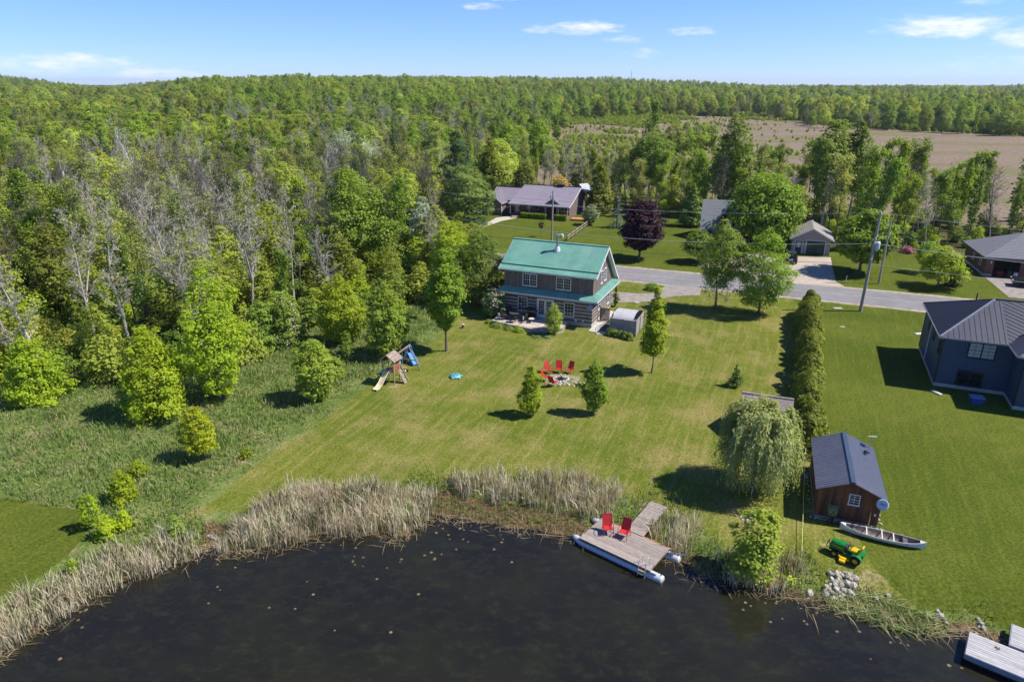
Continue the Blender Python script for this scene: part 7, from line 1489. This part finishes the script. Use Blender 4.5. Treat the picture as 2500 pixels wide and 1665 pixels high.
def dish(name, label, loc, rz, tilt, r, mt, lettering=None):
    t = thing(name, label, 'satellite dish', loc, rz)
    b = MB(); n = 20; prof = [(.01, 0), (r * .5, r * .06), (r * .85, r * .17), (r, r * .24), (r, r * .27), (r * .5, r * .10), (.01, .03)]; b.M = Matrix.Rotation(tilt, 4, 'X'); b.lathe(prof, n); b.build('reflector', mt, t, smooth=True)
    ar = MB(); ar.M = Matrix.Rotation(tilt, 4, 'X'); ar.tube((0, -r * .95, .1), (0, -r * .7, r * 1.25), .02, .02, 5); ar.box(-.09, .09, -r * .8, -r * .62, r * 1.12, r * 1.3); ar.build('feed_arm', steel, t)
    MB().tube((0, 0, 0), (0, .28, -.25), .03, .03, 6).build('mount', steel, t)
    if lettering:
        cu = bpy.data.curves.new('lettering', 'FONT'); cu.body = lettering; cu.size = r * .62; cu.align_x = 'CENTER'; cu.align_y = 'CENTER'; cu.extrude = .002; cu.materials.append(mat('blue_print', lin(.02, .05, .16), .5, .05, 3, 0)); tmp = bpy.data.objects.new('lettering', cu); me = bpy.data.meshes.new_from_object(tmp); bpy.data.objects.remove(tmp); o = link('lettering', me, t); M_ = Matrix.Rotation(tilt, 4, 'X') @ Matrix.Translation((0, r * .1, r * .10)); o.matrix_local = M_
    return t
grey_dish = mat('grey_dish_paint', lin(.40, .44, .48), .4, .05, 3, 0); pale_dish = mat('pale_dish_paint', lin(.62, .65, .68), .4, .05, 3, 0)
dish('satellite_dish', 'pale satellite dish with blue lettering on the corner of the brown shed', tuple(SH(3.42, -.55, 1.92)), SHED_YAW + R_(-25), R_(58), .33, pale_dish, 'Bell')
dish('satellite_dish', 'grey satellite dish on the right front corner of the log house', tuple(HL(-.12, -.38, 2.35)), YAW + R_(-12), R_(62), .36, grey_dish)
p = SH(3.35, 5.9, 2.2); t = thing('flat_antenna', 'white flat antenna dish on a slanted pole at the rear of the brown shed', 'antenna', tuple(p)); MB().tube((0, 0, -.15), (.08, 0, .85), .03, .03, 6).build('pole', steel, t); m_ = MB(); m_.M = Matrix.Translation((.08, 0, .87)) @ Matrix.Rotation(R_(-24), 4, 'X'); m_.lathe([(.02, 0), (.27, .015), (.275, .03), (.02, .035)], 16); m_.build('dish_plate', white, t)
tag(MB().cham(-.12, .12, -.16, .16, 0, .08, .02).build('roof_vent', black, None, tuple(SH(3.0, 4.6, 2.53))), 'small dark vent on the rear right slope of the shed roof', 'vent')
# rope line
a, b = G(1962, 1124), G(1955.5, 1357); t = thing('rope_line', 'yellow rope stretched between two stakes left of the brown shed', 'rope'); rope = mat('yellow_rope', lin(.62, .58, .22), .8, .1, 4, 0)
ra, rb = Vector((a.x, a.y, .95)), Vector((b.x, b.y, .35)); MB().path([ra.lerp(rb, k / 8) - Vector((0, 0, .12 * math.sin(math.pi * k / 8))) for k in range(9)], .018, 5).build('rope', rope, t)
for q, h_ in ((a, 1.0), (b, .4)): MB().tube((q.x, q.y, -.1), (q.x, q.y, h_), .025, .025, 6).build('stake', white, t)

# ------------------------------------------------------------------ poles and wires
polem = mat('pole_timber', lin(.34, .305, .27), .9, .15, 4, .3, stretch=(3, 3, .3))
def pole(name, label, p, q, r0, r1, bits=None):
    t = thing(name, label, 'utility pole', tuple(p)); MB().tube((0, 0, -.3), Vector(q) - Vector(p), r0, r1, 10).build('shaft', polem, t)
    return t
PA, PT = Vector((40.8, 75.2, 0)), Vector((40.95, 75.2, 11.55))
t = pole('utility_pole', 'tall utility pole with grey transformer at the roadside', PA, PT, .2, .13)
MB().lathe([(.26, 0), (.28, .06), (.28, .78), (.24, .86), (.08, .9)], 14, (.52, .05, 7.35)).build('transformer', mat('transformer_grey', lin(.52, .60, .64), .4, .05, 3, 0), t, smooth=True); MB().box(.1, .32, -.06, .06, 7.7, 7.9).build('bracket', steel, t)
for k, z in enumerate((11.5, 8.6, 8.1, 6.2)): MB().lathe([(.05, 0), (.09, .05), (.05, .1), (.09, .15), (.04, .22)], 8, ((.0, -.2, z) if k else (.14, 0, z))).build('insulator', steel, t)
MB().path([(.2, -.15, 7.4), (.3, -.25, 6.6), (.15, -.2, 6.1), (.3, -.1, 5.9), (.25, -.1, 6.6)], .02, 5).build('drip_loop', black, t)
PB, PBT = Vector((48.83, 86.8, 0)), Vector((48.8, 86.8, 8.7)); pole('utility_pole', 'thin utility pole across the road right of the transformer pole', PB, PBT, .15, .1)
PC = G(1347, 592); PCT = Vector((PC.x + .05, PC.y, top_z(466, PC.y))); t = pole('utility_pole', 'slim utility pole on the lawn in front of the ranch house', PC, PCT, .16, .11); MB().lathe([(.1, 0), (.1, .5)], 8, (-.35, 0, PCT.z - 1.3)).build('lamp_head', steel, t); MB().bar((0, 0, PCT.z - .9), (-.4, 0, PCT.z - .9), .05).build('lamp_arm', steel, t)
PD = Vector((-84.9, 130, 0)); PDT = Vector((-84.7, 130, 11.75)); t = pole('utility_pole', 'leaning grey utility pole in the dark spruces at the far left', PD, PDT, .2, .14); MB().lathe([(.2, 0), (.2, .9)], 10, (.4, 0, 8.6)).build('transformer', bpy.data.materials['transformer_grey'], t)
wire_m = mat('wire_metal', lin(.33, .33, .34), .5, .1, 3, 0); wire_d = mat('wire_dark', lin(.06, .06, .06), .6, .1, 3, 0)
def wire(label, a, b, sag, r=.014, m_=wire_m, n=26):
    a, b = Vector(a), Vector(b); tag(MB().path([a.lerp(b, k / n) - Vector((0, 0, 4 * sag * (k / n) * (1 - k / n))) for k in range(n + 1)], r, 4).build('overhead_wire', m_), label, 'wire')
WL = Vector((-19.5, 101.5, 0)); WR = Vector((100, 51, 0)); Z_ = Vector((0, 0, 1))
wire('top overhead wire running from the transformer pole left along the road', PT, WL + Z_ * 11.3, 1.6); wire('top overhead wire running right from the transformer pole', PT, WR + Z_ * 11.8, 1.5)
wire('middle overhead wire passing the purple maple to the transformer pole', PA + Z_ * 8.05, WL + Z_ * 8.1, 1.9, .024); wire('middle overhead wire running right from the transformer pole past the brick house', PA + Z_ * 8.05, WR + Z_ * 8.4, 1.3, .024)
wire('lower overhead wire from the transformer pole left across the road', PA + Z_ * 5.7, WL + Z_ * 5.8, 1.3, .02, wire_d); wire('lower overhead wire running right over the blue house roof', PA + Z_ * 5.7, WR + Z_ * 6.0, .9, .02)
wire('slack service wire from the thin pole down towards the brick house', PBT - Z_ * .3, (63.5, 99, 3.2), 1.3, .018); wire('service wire from the slim pole to the ranch house roof', PCT - Z_ * .5, (9.0, 133, 3.4), 1.0, .018, wire_d)
wire('wire from the slim lawn pole to the roadside line', PCT - Z_ * .2, WL + Z_ * 8.0 + Vector((14, -6, 0)), .6, .016, wire_d); wire('wire from the hidden road pole to the far left pole', WL + Z_ * 10.8, PDT, 1.5, .02)

# ------------------------------------------------------------------ by the ranch house
def split_rail():
    a, b = G(1464, 531), G(1384, 590); t = thing('split_rail_fence', 'weathered split rail fence running down from the ranch house', 'fence'); n = 9; fm = mat('rail_timber', lin(.36, .29, .22), .9, .2, 4, .2, piece=.1)
    P = [a.lerp(b, k / n) for k in range(n + 1)]
    for p in P: MB().box(p.x - .08, p.x + .08, p.y - .08, p.y + .08, -.1, 1.15).build('post', fm, t)
    for p, q in zip(P[:-1], P[1:]):
        for z in (.42, .88): MB().bar(p + Vector((0, 0, z + rr.uniform(-.04, .04))), q + Vector((0, 0, z + rr.uniform(-.04, .04))), .1, .12).build('rail', fm, t)
split_rail()
RH = lambda u, v, z=0.0: Vector((10.88 + u * math.cos(R_(-22.7)) - v * math.sin(R_(-22.7)), 130.85 + u * math.sin(R_(-22.7)) + v * math.cos(R_(-22.7)), z))
for k, (u0, u1, lb) in enumerate(((-9.6, -4.3, 'clipped green hedge left of the red steps of the ranch house'), (-2.6, -.1, 'clipped green hedge right of the red steps of the ranch house'))):
    rg2 = np.random.default_rng(50 + k); n = 3000; P = np.column_stack([rg2.uniform(u0, u1, n), rg2.uniform(-.95, -.05, n), rg2.uniform(.0, 1.0, n)]); f = rg2.integers(0, 3, n); P[f == 0, 2] = 1.0 + rg2.normal(size=(f == 0).sum()) * .04; P[f == 1, 1] = -.95 + rg2.normal(size=(f == 1).sum()) * .05
    c = RH(0, 0); t = thing('box_hedge', lb, 'hedge', tuple(c), R_(-22.7)); Nn = np.where((f == 0)[:, None], [0, 0, 1.], [0, -1., .4]) + rg2.normal(size=(n, 3)) * .5; link('foliage', np_mesh('box_hedge_foliage', rhombs(P, Nn, rg2.uniform(.08, .17, n), .6, rg2), 4, LEAF['maple']), t); MB().box(u0 + .1, u1 - .1, -.85, -.15, 0, .9).build('stem', BARK['brown'], t)
c = G(1409, 519); t = thing('parasol', 'red garden parasol beside the ranch house', 'parasol', (c.x, c.y + 2, 0)); MB().lathe([(1.35, 0), (1.3, .05), (.7, .38), (.05, .6)], 8, (0, 0, 2.0)).build('canopy', mat('red_canvas', lin(.62, .05, .05), .7, .06, 3, 0), t); MB().tube((0, 0, 0), (0, 0, 2.65), .03, .03, 6).build('pole', white, t)
tag(MB().cham(-1.6, 1.6, -.9, .9, 0, .35, .02).build('wooden_deck', mat('orange_deck', lin(.48, .22, .09), .8, .15, 4, .1), None, tuple(RH(1.9, 1.2)), (0, 0, R_(-22.7))), 'orange wooden deck at the right end of the ranch house', 'deck')
tag(MB().cham(-1.0, 1.0, -.4, .4, 0, .3, .1).build('garden_rock', ROCKS[0].materials[0], None, tuple(RH(-10.6, -.8)), (0, 0, .2)), 'long low rock at the drive end of the ranch house bed', 'rock')
for u, z, lb in ((-10.3, 1.6, 'red hanging flower basket on the left porch post of the ranch house'), (-7.0, 1.5, 'red hanging flower basket in the middle of the ranch house porch')):
    p = RH(u, .25, z); t = thing('flower_basket', lb, 'flower basket', tuple(p)); MB().lathe([(.1, -.2), (.22, 0), (.05, .1)], 8).build('basket', BARK['brown'], t); MB().ell((0, 0, .1), (.32, .32, .25), 8, 5, .25, 3).build('flowers', mat('red_flowers', lin(.35, .03, .04), .8, .3, 12, .4) if u < -9 else bpy.data.materials['red_flowers'], t); MB().tube((0, 0, .1), (0, 0, .9), .01, .01, 4).build('hanger', black, t)
tag(MB().box(-.03, .03, -.4, .4, -.55, .55).build('porch_flag', mat('red_flag', lin(.42, .03, .05), .8, .1, 3, 0, second=lin(.7, .7, .7), fac2=(.5, .55)), None, tuple(RH(-2.0, -.1, 1.8))), 'red and white flag hanging on the ranch house porch', 'flag')
twig = thing('staked_sapling', 'tiny dark leaved sapling on the lawn below the ranch house', 'tree', tuple(G(1321, 578))); MB().tube((0, 0, 0), (0, 0, 2.0), .035, .02, 5).build('trunk', BARK['brown'], twig); link('crown', crown('sapling_crown', 3, 2.6, .6, 1.5, 'round', LEAF['purple'], n=160, ls=.16)[0], twig)
c = G(1372, 580); tag(MB().lathe([(.3, 0), (.3, .5), (.1, .6)], 10).build('well_cap', white, None, (c.x, c.y, 0)), 'white well cap on the lawn below the ranch house', 'well cap')

# ------------------------------------------------------------------ vehicles
def suv(name, label, loc, rz, paint, scale=1.0):
    t = thing(name, label, 'car', loc, rz); t.scale = (scale,) * 3          # local +y is the front
    pr = [(-2.2, .42), (-2.28, .75), (-2.22, 1.02), (1.0, 1.02), (2.1, .92), (2.25, .7), (2.2, .4)]
    b = MB(); b.slab([(-.9, y, z) for y, z in pr], (1.8, 0, 0)); b.build('body', paint, t)
    c = MB(); v = [(-.86, -2.16, 1.02), (.86, -2.16, 1.02), (.86, 1.0, 1.02), (-.86, 1.0, 1.02), (-.68, -1.82, 1.62), (.68, -1.82, 1.62), (.68, .2, 1.62), (-.68, .2, 1.62)]; c.add(v, [(4, 5, 6, 7), (0, 1, 5, 4), (1, 2, 6, 5), (2, 3, 7, 6), (3, 0, 4, 7)]); c.build('cabin', paint, t)
    def quad(nm, pts, n): MB().slab(pts, n).build(nm, glass, t)
    quad('rear_window', [(-.68, -2.13, 1.1), (.68, -2.13, 1.1), (.58, -1.9, 1.52), (-.58, -1.9, 1.52)], (0, -.02, .01)); quad('windscreen', [(-.72, .92, 1.08), (.72, .92, 1.08), (.6, .3, 1.55), (-.6, .3, 1.55)], (0, .03, .03))
    for s in (-1, 1): quad('side_window', [(s * .84, -1.7, 1.08), (s * .84, .7, 1.08), (s * .71, .1, 1.54), (s * .71, -1.6, 1.54)], (s * .02, 0, .006))
    lm = bpy.data.materials.get('tail_lamp') or mat('tail_lamp', lin(.5, .01, .01), .2, .05, 3, 0)
    for s in (-1, 1): MB().box(s * .78 - .1, s * .78 + .1, -2.31, -2.2, .82, 1.06).build('tail_lamp', lm, t); MB().box(s * .7 - .15, s * .7 + .15, 2.14, 2.26, .72, .86).build('headlight', white, t); MB().box(s * .92 - .06, s * .92 + .06, .75, .95, 1.05, 1.18).build('mirror', paint, t)
    MB().box(-.26, .26, -2.31, -2.27, .66, .80).build('number_plate', white, t); MB().box(-.88, .88, -2.34, -2.2, .40, .62).build('bumper', black, t)
    for x in (-.82, .82):
        for y in (-1.35, 1.38):
            w = MB(); n = 16; v = [(x + q, y + r * math.cos(2 * math.pi * i / n), .35 + r * math.sin(2 * math.pi * i / n)) for r, q in ((.2, -.12), (.35, -.11), (.35, .11), (.2, .12)) for i in range(n)]; w.add(v, [(k * n + i, k * n + (i + 1) % n, (k + 1) * n + (i + 1) % n, (k + 1) * n + i) for k in range(3) for i in range(n)] + [tuple(range(n)), tuple(3 * n + i for i in range(n))]); w.build('wheel', tyre, t)
    return t
navy = mat('dark_navy_paint', lin(.018, .022, .035), .25, .05, 3, 0, spec=.6); blackp = mat('black_paint', lin(.012, .012, .014), .25, .05, 3, 0, spec=.6)
c = G(1936, 644); suv('parked_car', 'dark SUV parked on the paved drive in front of the beige garage', (c.x, c.y + 1.4, .02), R_(-18), navy)
c = G(2512, 702); suv('parked_truck', 'black truck cut by the right frame edge at the brick house', (c.x + .5, c.y, .02), R_(62), blackp, 1.1)

# ------------------------------------------------------------------ patio things
def patio_set():
    iron = mat('dark_wicker', lin(.03, .026, .024), .7, .3, 20, .2); cush = mat('beige_cushion', lin(.55, .5, .42), .8, .06, 4, .05)
    z = .46; t = thing('patio_table', 'dark round glass patio table at the left of the stone patio', 'table', tuple(HL(-8.35, -1.75, z)), YAW); MB().lathe([(.62, .70), (.64, .71), (.64, .725), (.02, .73)], 20).build('tabletop', mat('smoked_glass', lin(.07, .075, .07), .08, .1, 3, 0, spec=.7), t); MB().tube((0, 0, 0), (0, 0, .7), .05, .04, 8).build('pedestal', black, t); MB().lathe([(.3, 0), (.28, .04), (.05, .08)], 12).build('base', black, t)
    def chair(): 
        c = thing('wicker_chair', 'x', 'chair'); MB().box(-.29, .29, -.28, .28, .28, .38).build('seat', iron, c); MB().cham(-.25, .25, -.26, .2, .38, .46, .03).build('cushion', cush, c); MB().slab([(-.29, .26, .3), (.29, .26, .3), (.27, .38, .92), (-.27, .38, .92)], (0, .05, 0)).build('backrest', iron, c)
        for s in (-1, 1):
            MB().box(s * .3 - .04, s * .3 + .04, -.28, .28, .38, .62).build('armrest', iron, c)
            for y in (-.24, .26): MB().box(s * .26 - .025, s * .26 + .025, y - .025, y + .025, 0, .28).build('leg', iron, c)
        return c
    c1 = chair(); spots = [(-9.35, -2.35, 125, 'dark wicker chair at the front left of the patio table'), (-8.1, -2.85, 190, 'dark wicker chair in front of the patio table near the edge'), (-7.2, -2.0, -105, 'dark wicker chair with pale cushion between table and grill'), (-9.3, -.9, 40, 'dark wicker chair behind the patio table by the wall')]
    for k, (u, v, a, lb) in enumerate(spots):
        p = tuple(HL(u, v, z))
        if k == 0: c1.location = p; c1.rotation_euler.z = YAW + R_(a); c1['label'] = lb; c1['group'] = 'wicker chairs round the patio table'
        else: dup(c1, p, YAW + R_(a), lb, 'wicker chairs round the patio table')
    g = thing('barbecue_grill', 'black gas barbecue with silver front shelf left of the french door', 'grill', tuple(HL(-6.85, -.75, z)), YAW); 
    li = MB(); pr = [(-.3, .9), (-.3, 1.0), (-.2, 1.2), (0, 1.28), (.22, 1.22), (.3, 1.0), (.3, .9)]; li.slab([(-.42, y, z_) for y, z_ in pr], (.84, 0, 0)); li.build('lid', black, g); MB().box(-.4, .4, -.28, .28, .72, .9).build('firebox', black, g); MB().slab([(-.62, -.44, .86), (.62, -.44, .86), (.62, -.26, .9), (-.62, -.26, .9)], (0, 0, .03)).build('front_shelf', steel, g); MB().box(-.4, .4, -.25, .25, .08, .68).build('cabinet', black, g)
    for s in (-1, 1): MB().box(s * .62 - .16, s * .62 + .16, -.25, .25, .84, .88).build('side_shelf', black, g); MB().tube((s * .38, .2, .07), (s * .42, .2, .07), .07, .07, 8).build('wheel', tyre, g)
    p = thing('planter_stand', 'dark planter post with green plant at the left edge of the patio', 'planter', tuple(HL(-9.9, -1.55, z)), YAW); MB().box(-.2, .2, -.2, .2, 0, .75).build('box', mat('planter_wood', lin(.16, .15, .11), .9, .2, 4, .2), p); link('foliage', crown('planter_plant', 61, .45, .4, 0, 'dome', LEAF['lilac'], n=220, ls=.09)[0], p, (0, 0, .72))
    j = thing('white_jug', 'white gas bottle on the left corner of the patio', 'bottle', tuple(HL(-10.05, -2.35, z))); MB().lathe([(.12, 0), (.15, .05), (.15, .38), (.09, .46), (.05, .5)], 12).build('bottle', white, j); MB().lathe([(.09, .5), (.09, .58)], 10).build('collar', white, j)
    l = thing('lantern_stand', 'thin dark lantern stand with white candle by the patio chairs', 'lantern', tuple(HL(-6.95, -2.75, z)), YAW)
    for x in (-.14, .14):
        for y in (-.14, .14): MB().box(x - .015, x + .015, y - .015, y + .015, 0, .6).build('leg', black, l)
    MB().box(-.16, .16, -.16, .16, .3, .33).build('shelf', black, l); MB().lathe([(.06, 0), (.06, .4), (.03, .42)], 8, (0, 0, .33)).build('candle', white, l)
    s_ = thing('side_table', 'small round dark table with beige top behind the lantern stand', 'table', tuple(HL(-6.2, -2.2, z)), YAW); MB().lathe([(.32, .42), (.32, .46), (.02, .465)], 14).build('tabletop', cush, s_)
    for k in range(3): a = k * 2.1; MB().bar((math.cos(a) * .25, math.sin(a) * .25, 0), (math.cos(a) * .2, math.sin(a) * .2, .42), .03).build('leg', black, s_)
    o = thing('outdoor_lamp', 'silver headed patio lamp behind the planter at the left wall corner', 'lamp', tuple(HL(-10.2, -.5, z)), YAW); MB().tube((0, 0, 0), (0, 0, .95), .025, .025, 6).build('post', black, o); MB().lathe([(.2, 0), (.12, .16), (.03, .2)], 10, (0, 0, .92)).build('shade', steel, o)
    for k, (u, v, w_, h_, lb) in enumerate(((-10.9, -3.0, .55, .4, 'low green plant at the left corner of the patio edging'), (-9.6, -3.75, .95, .55, 'dark green clump of plants below the left patio edging'), (-8.0, -4.05, .7, .45, 'leafy perennial below the middle of the patio edging'), (-6.9, -4.2, .8, .55, 'bright bushy perennial below the patio edging near the blocks'), (-4.6, -4.6, .9, .3, 'grey green low planting in front of the stone blocks'), (-3.4, -4.5, .8, .3, 'low silvery planting at the foot of the round patio shrub'))):
        p = thing('patio_plant', lb, 'plant', tuple(HL(u, v))); link('foliage', crown('patio_plant', 900 + k, h_, w_, 0, 'dome', LEAF[('shrub', 'mid', 'shrub', 'bright', 'lilac', 'lilac')[k]], n=700, ls=.075, rc=.35)[0], p); MB().tube((0, 0, -.05), (0, 0, h_ * .7), .02, .01, 5).build('stem', BARK['brown'], p)
    for k in range(5): u = 2.5 + k * .56; p = thing('fence_shrub', 'low grassy shrub along the front of the hot tub screen', 'shrub', tuple(HL(u, -1.45 - .12 * k)), 0, 'shrubs along the hot tub screen'); link('foliage', crown('fence_shrub', 920 + k, .8, .5, 0, 'dome', LEAF['mid'], n=520, ls=.085, rc=.35)[0], p); MB().tube((0, 0, -.05), (0, 0, .5), .02, .01, 5).build('stem', BARK['brown'], p)
patio_set()

# ------------------------------------------------------------------ small things on the lawns
def block(name, label, cat, px, py, w, d, h, m_, rz=0.0, z=0.0):
    c = G(px, py); return tag(MB().cham(-w / 2, w / 2, -d / 2, d / 2, -.02, h, min(.02, h / 3)).build(name, m_, None, (c.x, c.y, gz(c.x, c.y) + z), (0, 0, rz)), label, cat)
block('septic_lid', 'pale concrete slab in the lawn near the transformer pole', 'slab', 2045, 754, 1.0, .45, .1, concrete, R_(-4)); block('drain_cover', 'small grey cover in the lawn below the pale slab', 'cover', 2057, 798, .5, .4, .03, stone)
block('flat_stone', 'white oval stone beside the left wall of the blue house', 'stone', 2242, 816, .8, .4, .1, white_rock, .2); block('splash_block', 'white splash block at the near left corner of the blue house', 'block', 2286, 960, .35, .9, .12, concrete, R_(18)); block('flat_stone', 'pale flat rock beside the gravel driveway', 'stone', 1555, 740, .6, .35, .1, white_rock); block('flat_stone', 'small pale stone at the corner of the concrete path', 'stone', 1460, 815, .4, .3, .06, white_rock)
block('fallen_board', 'grey board stuck at the little inlet among the reeds', 'board', 516, 1298, .8, .25, .06, deckm, R_(-25), .05); block('flat_stone', 'brown flat stone in the mown grass above the shore tree', 'stone', 1822, 1265, .7, .5, .05, stone); c = G(1980, 1432); tag(link('flat_stone', ROCKS[2], None, (c.x, c.y, gz(c.x, c.y) - .06), (0, 0, 1), (.55, .45, .35)), 'flat rock at the bank left of the rock pile', 'stone')
c = G(1131, 801); t = thing('tree_stump', 'short pale topped stump on the lawn right of the vase maple', 'stump', (c.x, c.y, 0)); MB().lathe([(.19, -.05), (.16, .1), (.15, .42)], 10).build('trunk', BARK['brown'], t); MB().lathe([(.15, .42), (.14, .45)], 10).build('cut_face', white_rock, t)
for px, py, h_, m_, lb in ((2064, 691, 1.0, white, 'white marker stake beside the road near the paved drive'), (2140, 668, 1.8, mat('yellow_marker', lin(.6, .45, .02), .6, .1, 3, 0), 'thin yellow marker stake under the maple behind the pole')): c = G(px, py); tag(MB().tube((c.x, c.y, -.1), (c.x + .05, c.y, h_), .04, .035, 6).build('marker_stake', m_), lb, 'stake')
c = G(2382, 984); t = thing('storage_tub', 'blue tub with lighter lid standing at the front of the blue house', 'tub', (c.x, c.y, 0), R_(-15)); b = MB(); b.add([(-.4, -.3, 0), (.4, -.3, 0), (.4, .3, 0), (-.4, .3, 0), (-.5, -.38, .55), (.5, -.38, .55), (.5, .38, .55), (-.5, .38, .55)], [(0, 3, 2, 1), (4, 5, 6, 7), (0, 1, 5, 4), (1, 2, 6, 5), (2, 3, 7, 6), (3, 0, 4, 7)]); b.build('tub', mat('blue_tub', lin(.03, .07, .25), .5, .1, 3, 0), t); MB().cham(-.53, .53, -.4, .4, .55, .63, .03).build('lid', mat('blue_lid', lin(.16, .22, .42), .5, .1, 3, 0, second=lin(.45, .5, .6), fac2=(.5, .6)), t)
t = thing('radio_mast', 'thin radio mast rising on the far horizon', 'mast', (329, 2000, gz(329, 2000))); zt = 56 - gz(329, 2000); MB().tube((0, 0, 0), (0, 0, zt), 1.0, .6, 4).build('shaft', steel, t)
# lily pads
padm = mat('lily_pad', lin(.20, .115, .075), .5, .25, 6, .05, piece=.3, second=lin(.20, .20, .06), fac2=(.5, .6))
def pad_me(seed):
    b = MB(); rq = random.Random(seed); pts = [(0, 0, 0)] + [(math.cos(a) * rq.uniform(.9, 1.05), math.sin(a) * rq.uniform(.9, 1.05), .02 * math.sin(a * 3)) for a in [.25 + k * (5.8 / 11) for k in range(12)]]; b.add(pts, [(0, k, k + 1) for k in range(1, 12)]); return b.mesh('lily_pad', padm)
PADS = [pad_me(s) for s in range(3)]; SHA = SHORE
clus = [(1075, 1262, 70, 40, 34), (1100, 1300, 60, 30, 12), (810, 1318, 45, 22, 10), (890, 1360, 35, 30, 12), (1050, 1360, 25, 18, 7), (560, 1420, 60, 45, 8), (190, 1490, 70, 60, 16), (730, 1480, 120, 70, 6), (1230, 1340, 40, 30, 6), (1300, 1290, 110, 12, 8), (1980, 1505, 120, 35, 14), (2200, 1560, 90, 40, 12), (1850, 1470, 70, 15, 10), (2340, 1630, 40, 15, 4), (980, 1370, 20, 14, 5), (1740, 1420, 50, 14, 8), (1000, 1500, 300, 110, 4)]
k = 0
for cx, cy, sx, sy, n in clus:
    for q in range(n):
        p = G(rr.gauss(cx, sx * .55), rr.gauss(cy, sy * .55), WATER_Z)
        if sdist(np.array([[p.x, p.y]]), SHORE)[0] < .15 or (3 < p.x < 9.5 and 29.6 < p.y < 35 and (p.y - 32.98) > -.78 * (p.x - 3.96) - 1.2): continue
        where = 'near the dock and middle reeds' if 900 < cx < 1760 and cy < 1400 else 'near the left reeds' if cx < 900 else 'in the open pond' if cx < 1500 else 'near the right bank'
        if q % 5 > 2: continue
        tag(link('lily_pad', PADS[k % 3], None, (p.x, p.y, WATER_Z + .012), (0, 0, rr.uniform(0, 6)), rr.uniform(.04, .095)), 'small brownish lily pad floating ' + where, 'lily pad', 'lily pads ' + where); k += 1

# ------------------------------------------------------------------ air between here and the far ridges
hz_m = bpy.data.materials.new('air_haze'); hz_m.use_nodes = True; hz_m.node_tree.nodes.clear(); hv = hz_m.node_tree.nodes.new('ShaderNodeVolumePrincipled'); ho = hz_m.node_tree.nodes.new('ShaderNodeOutputMaterial'); hv.inputs['Color'].default_value = (.78, .87, 1, 1); hv.inputs['Density'].default_value = .00008; hv.inputs['Anisotropy'].default_value = .2; hz_m.node_tree.links.new(hv.outputs[0], ho.inputs['Volume'])
tag(MB().box(-7600, 7600, -420, 7600, -8, 62).build('haze', hz_m), 'thin pale haze over the distant woods', None, None, 'stuff')
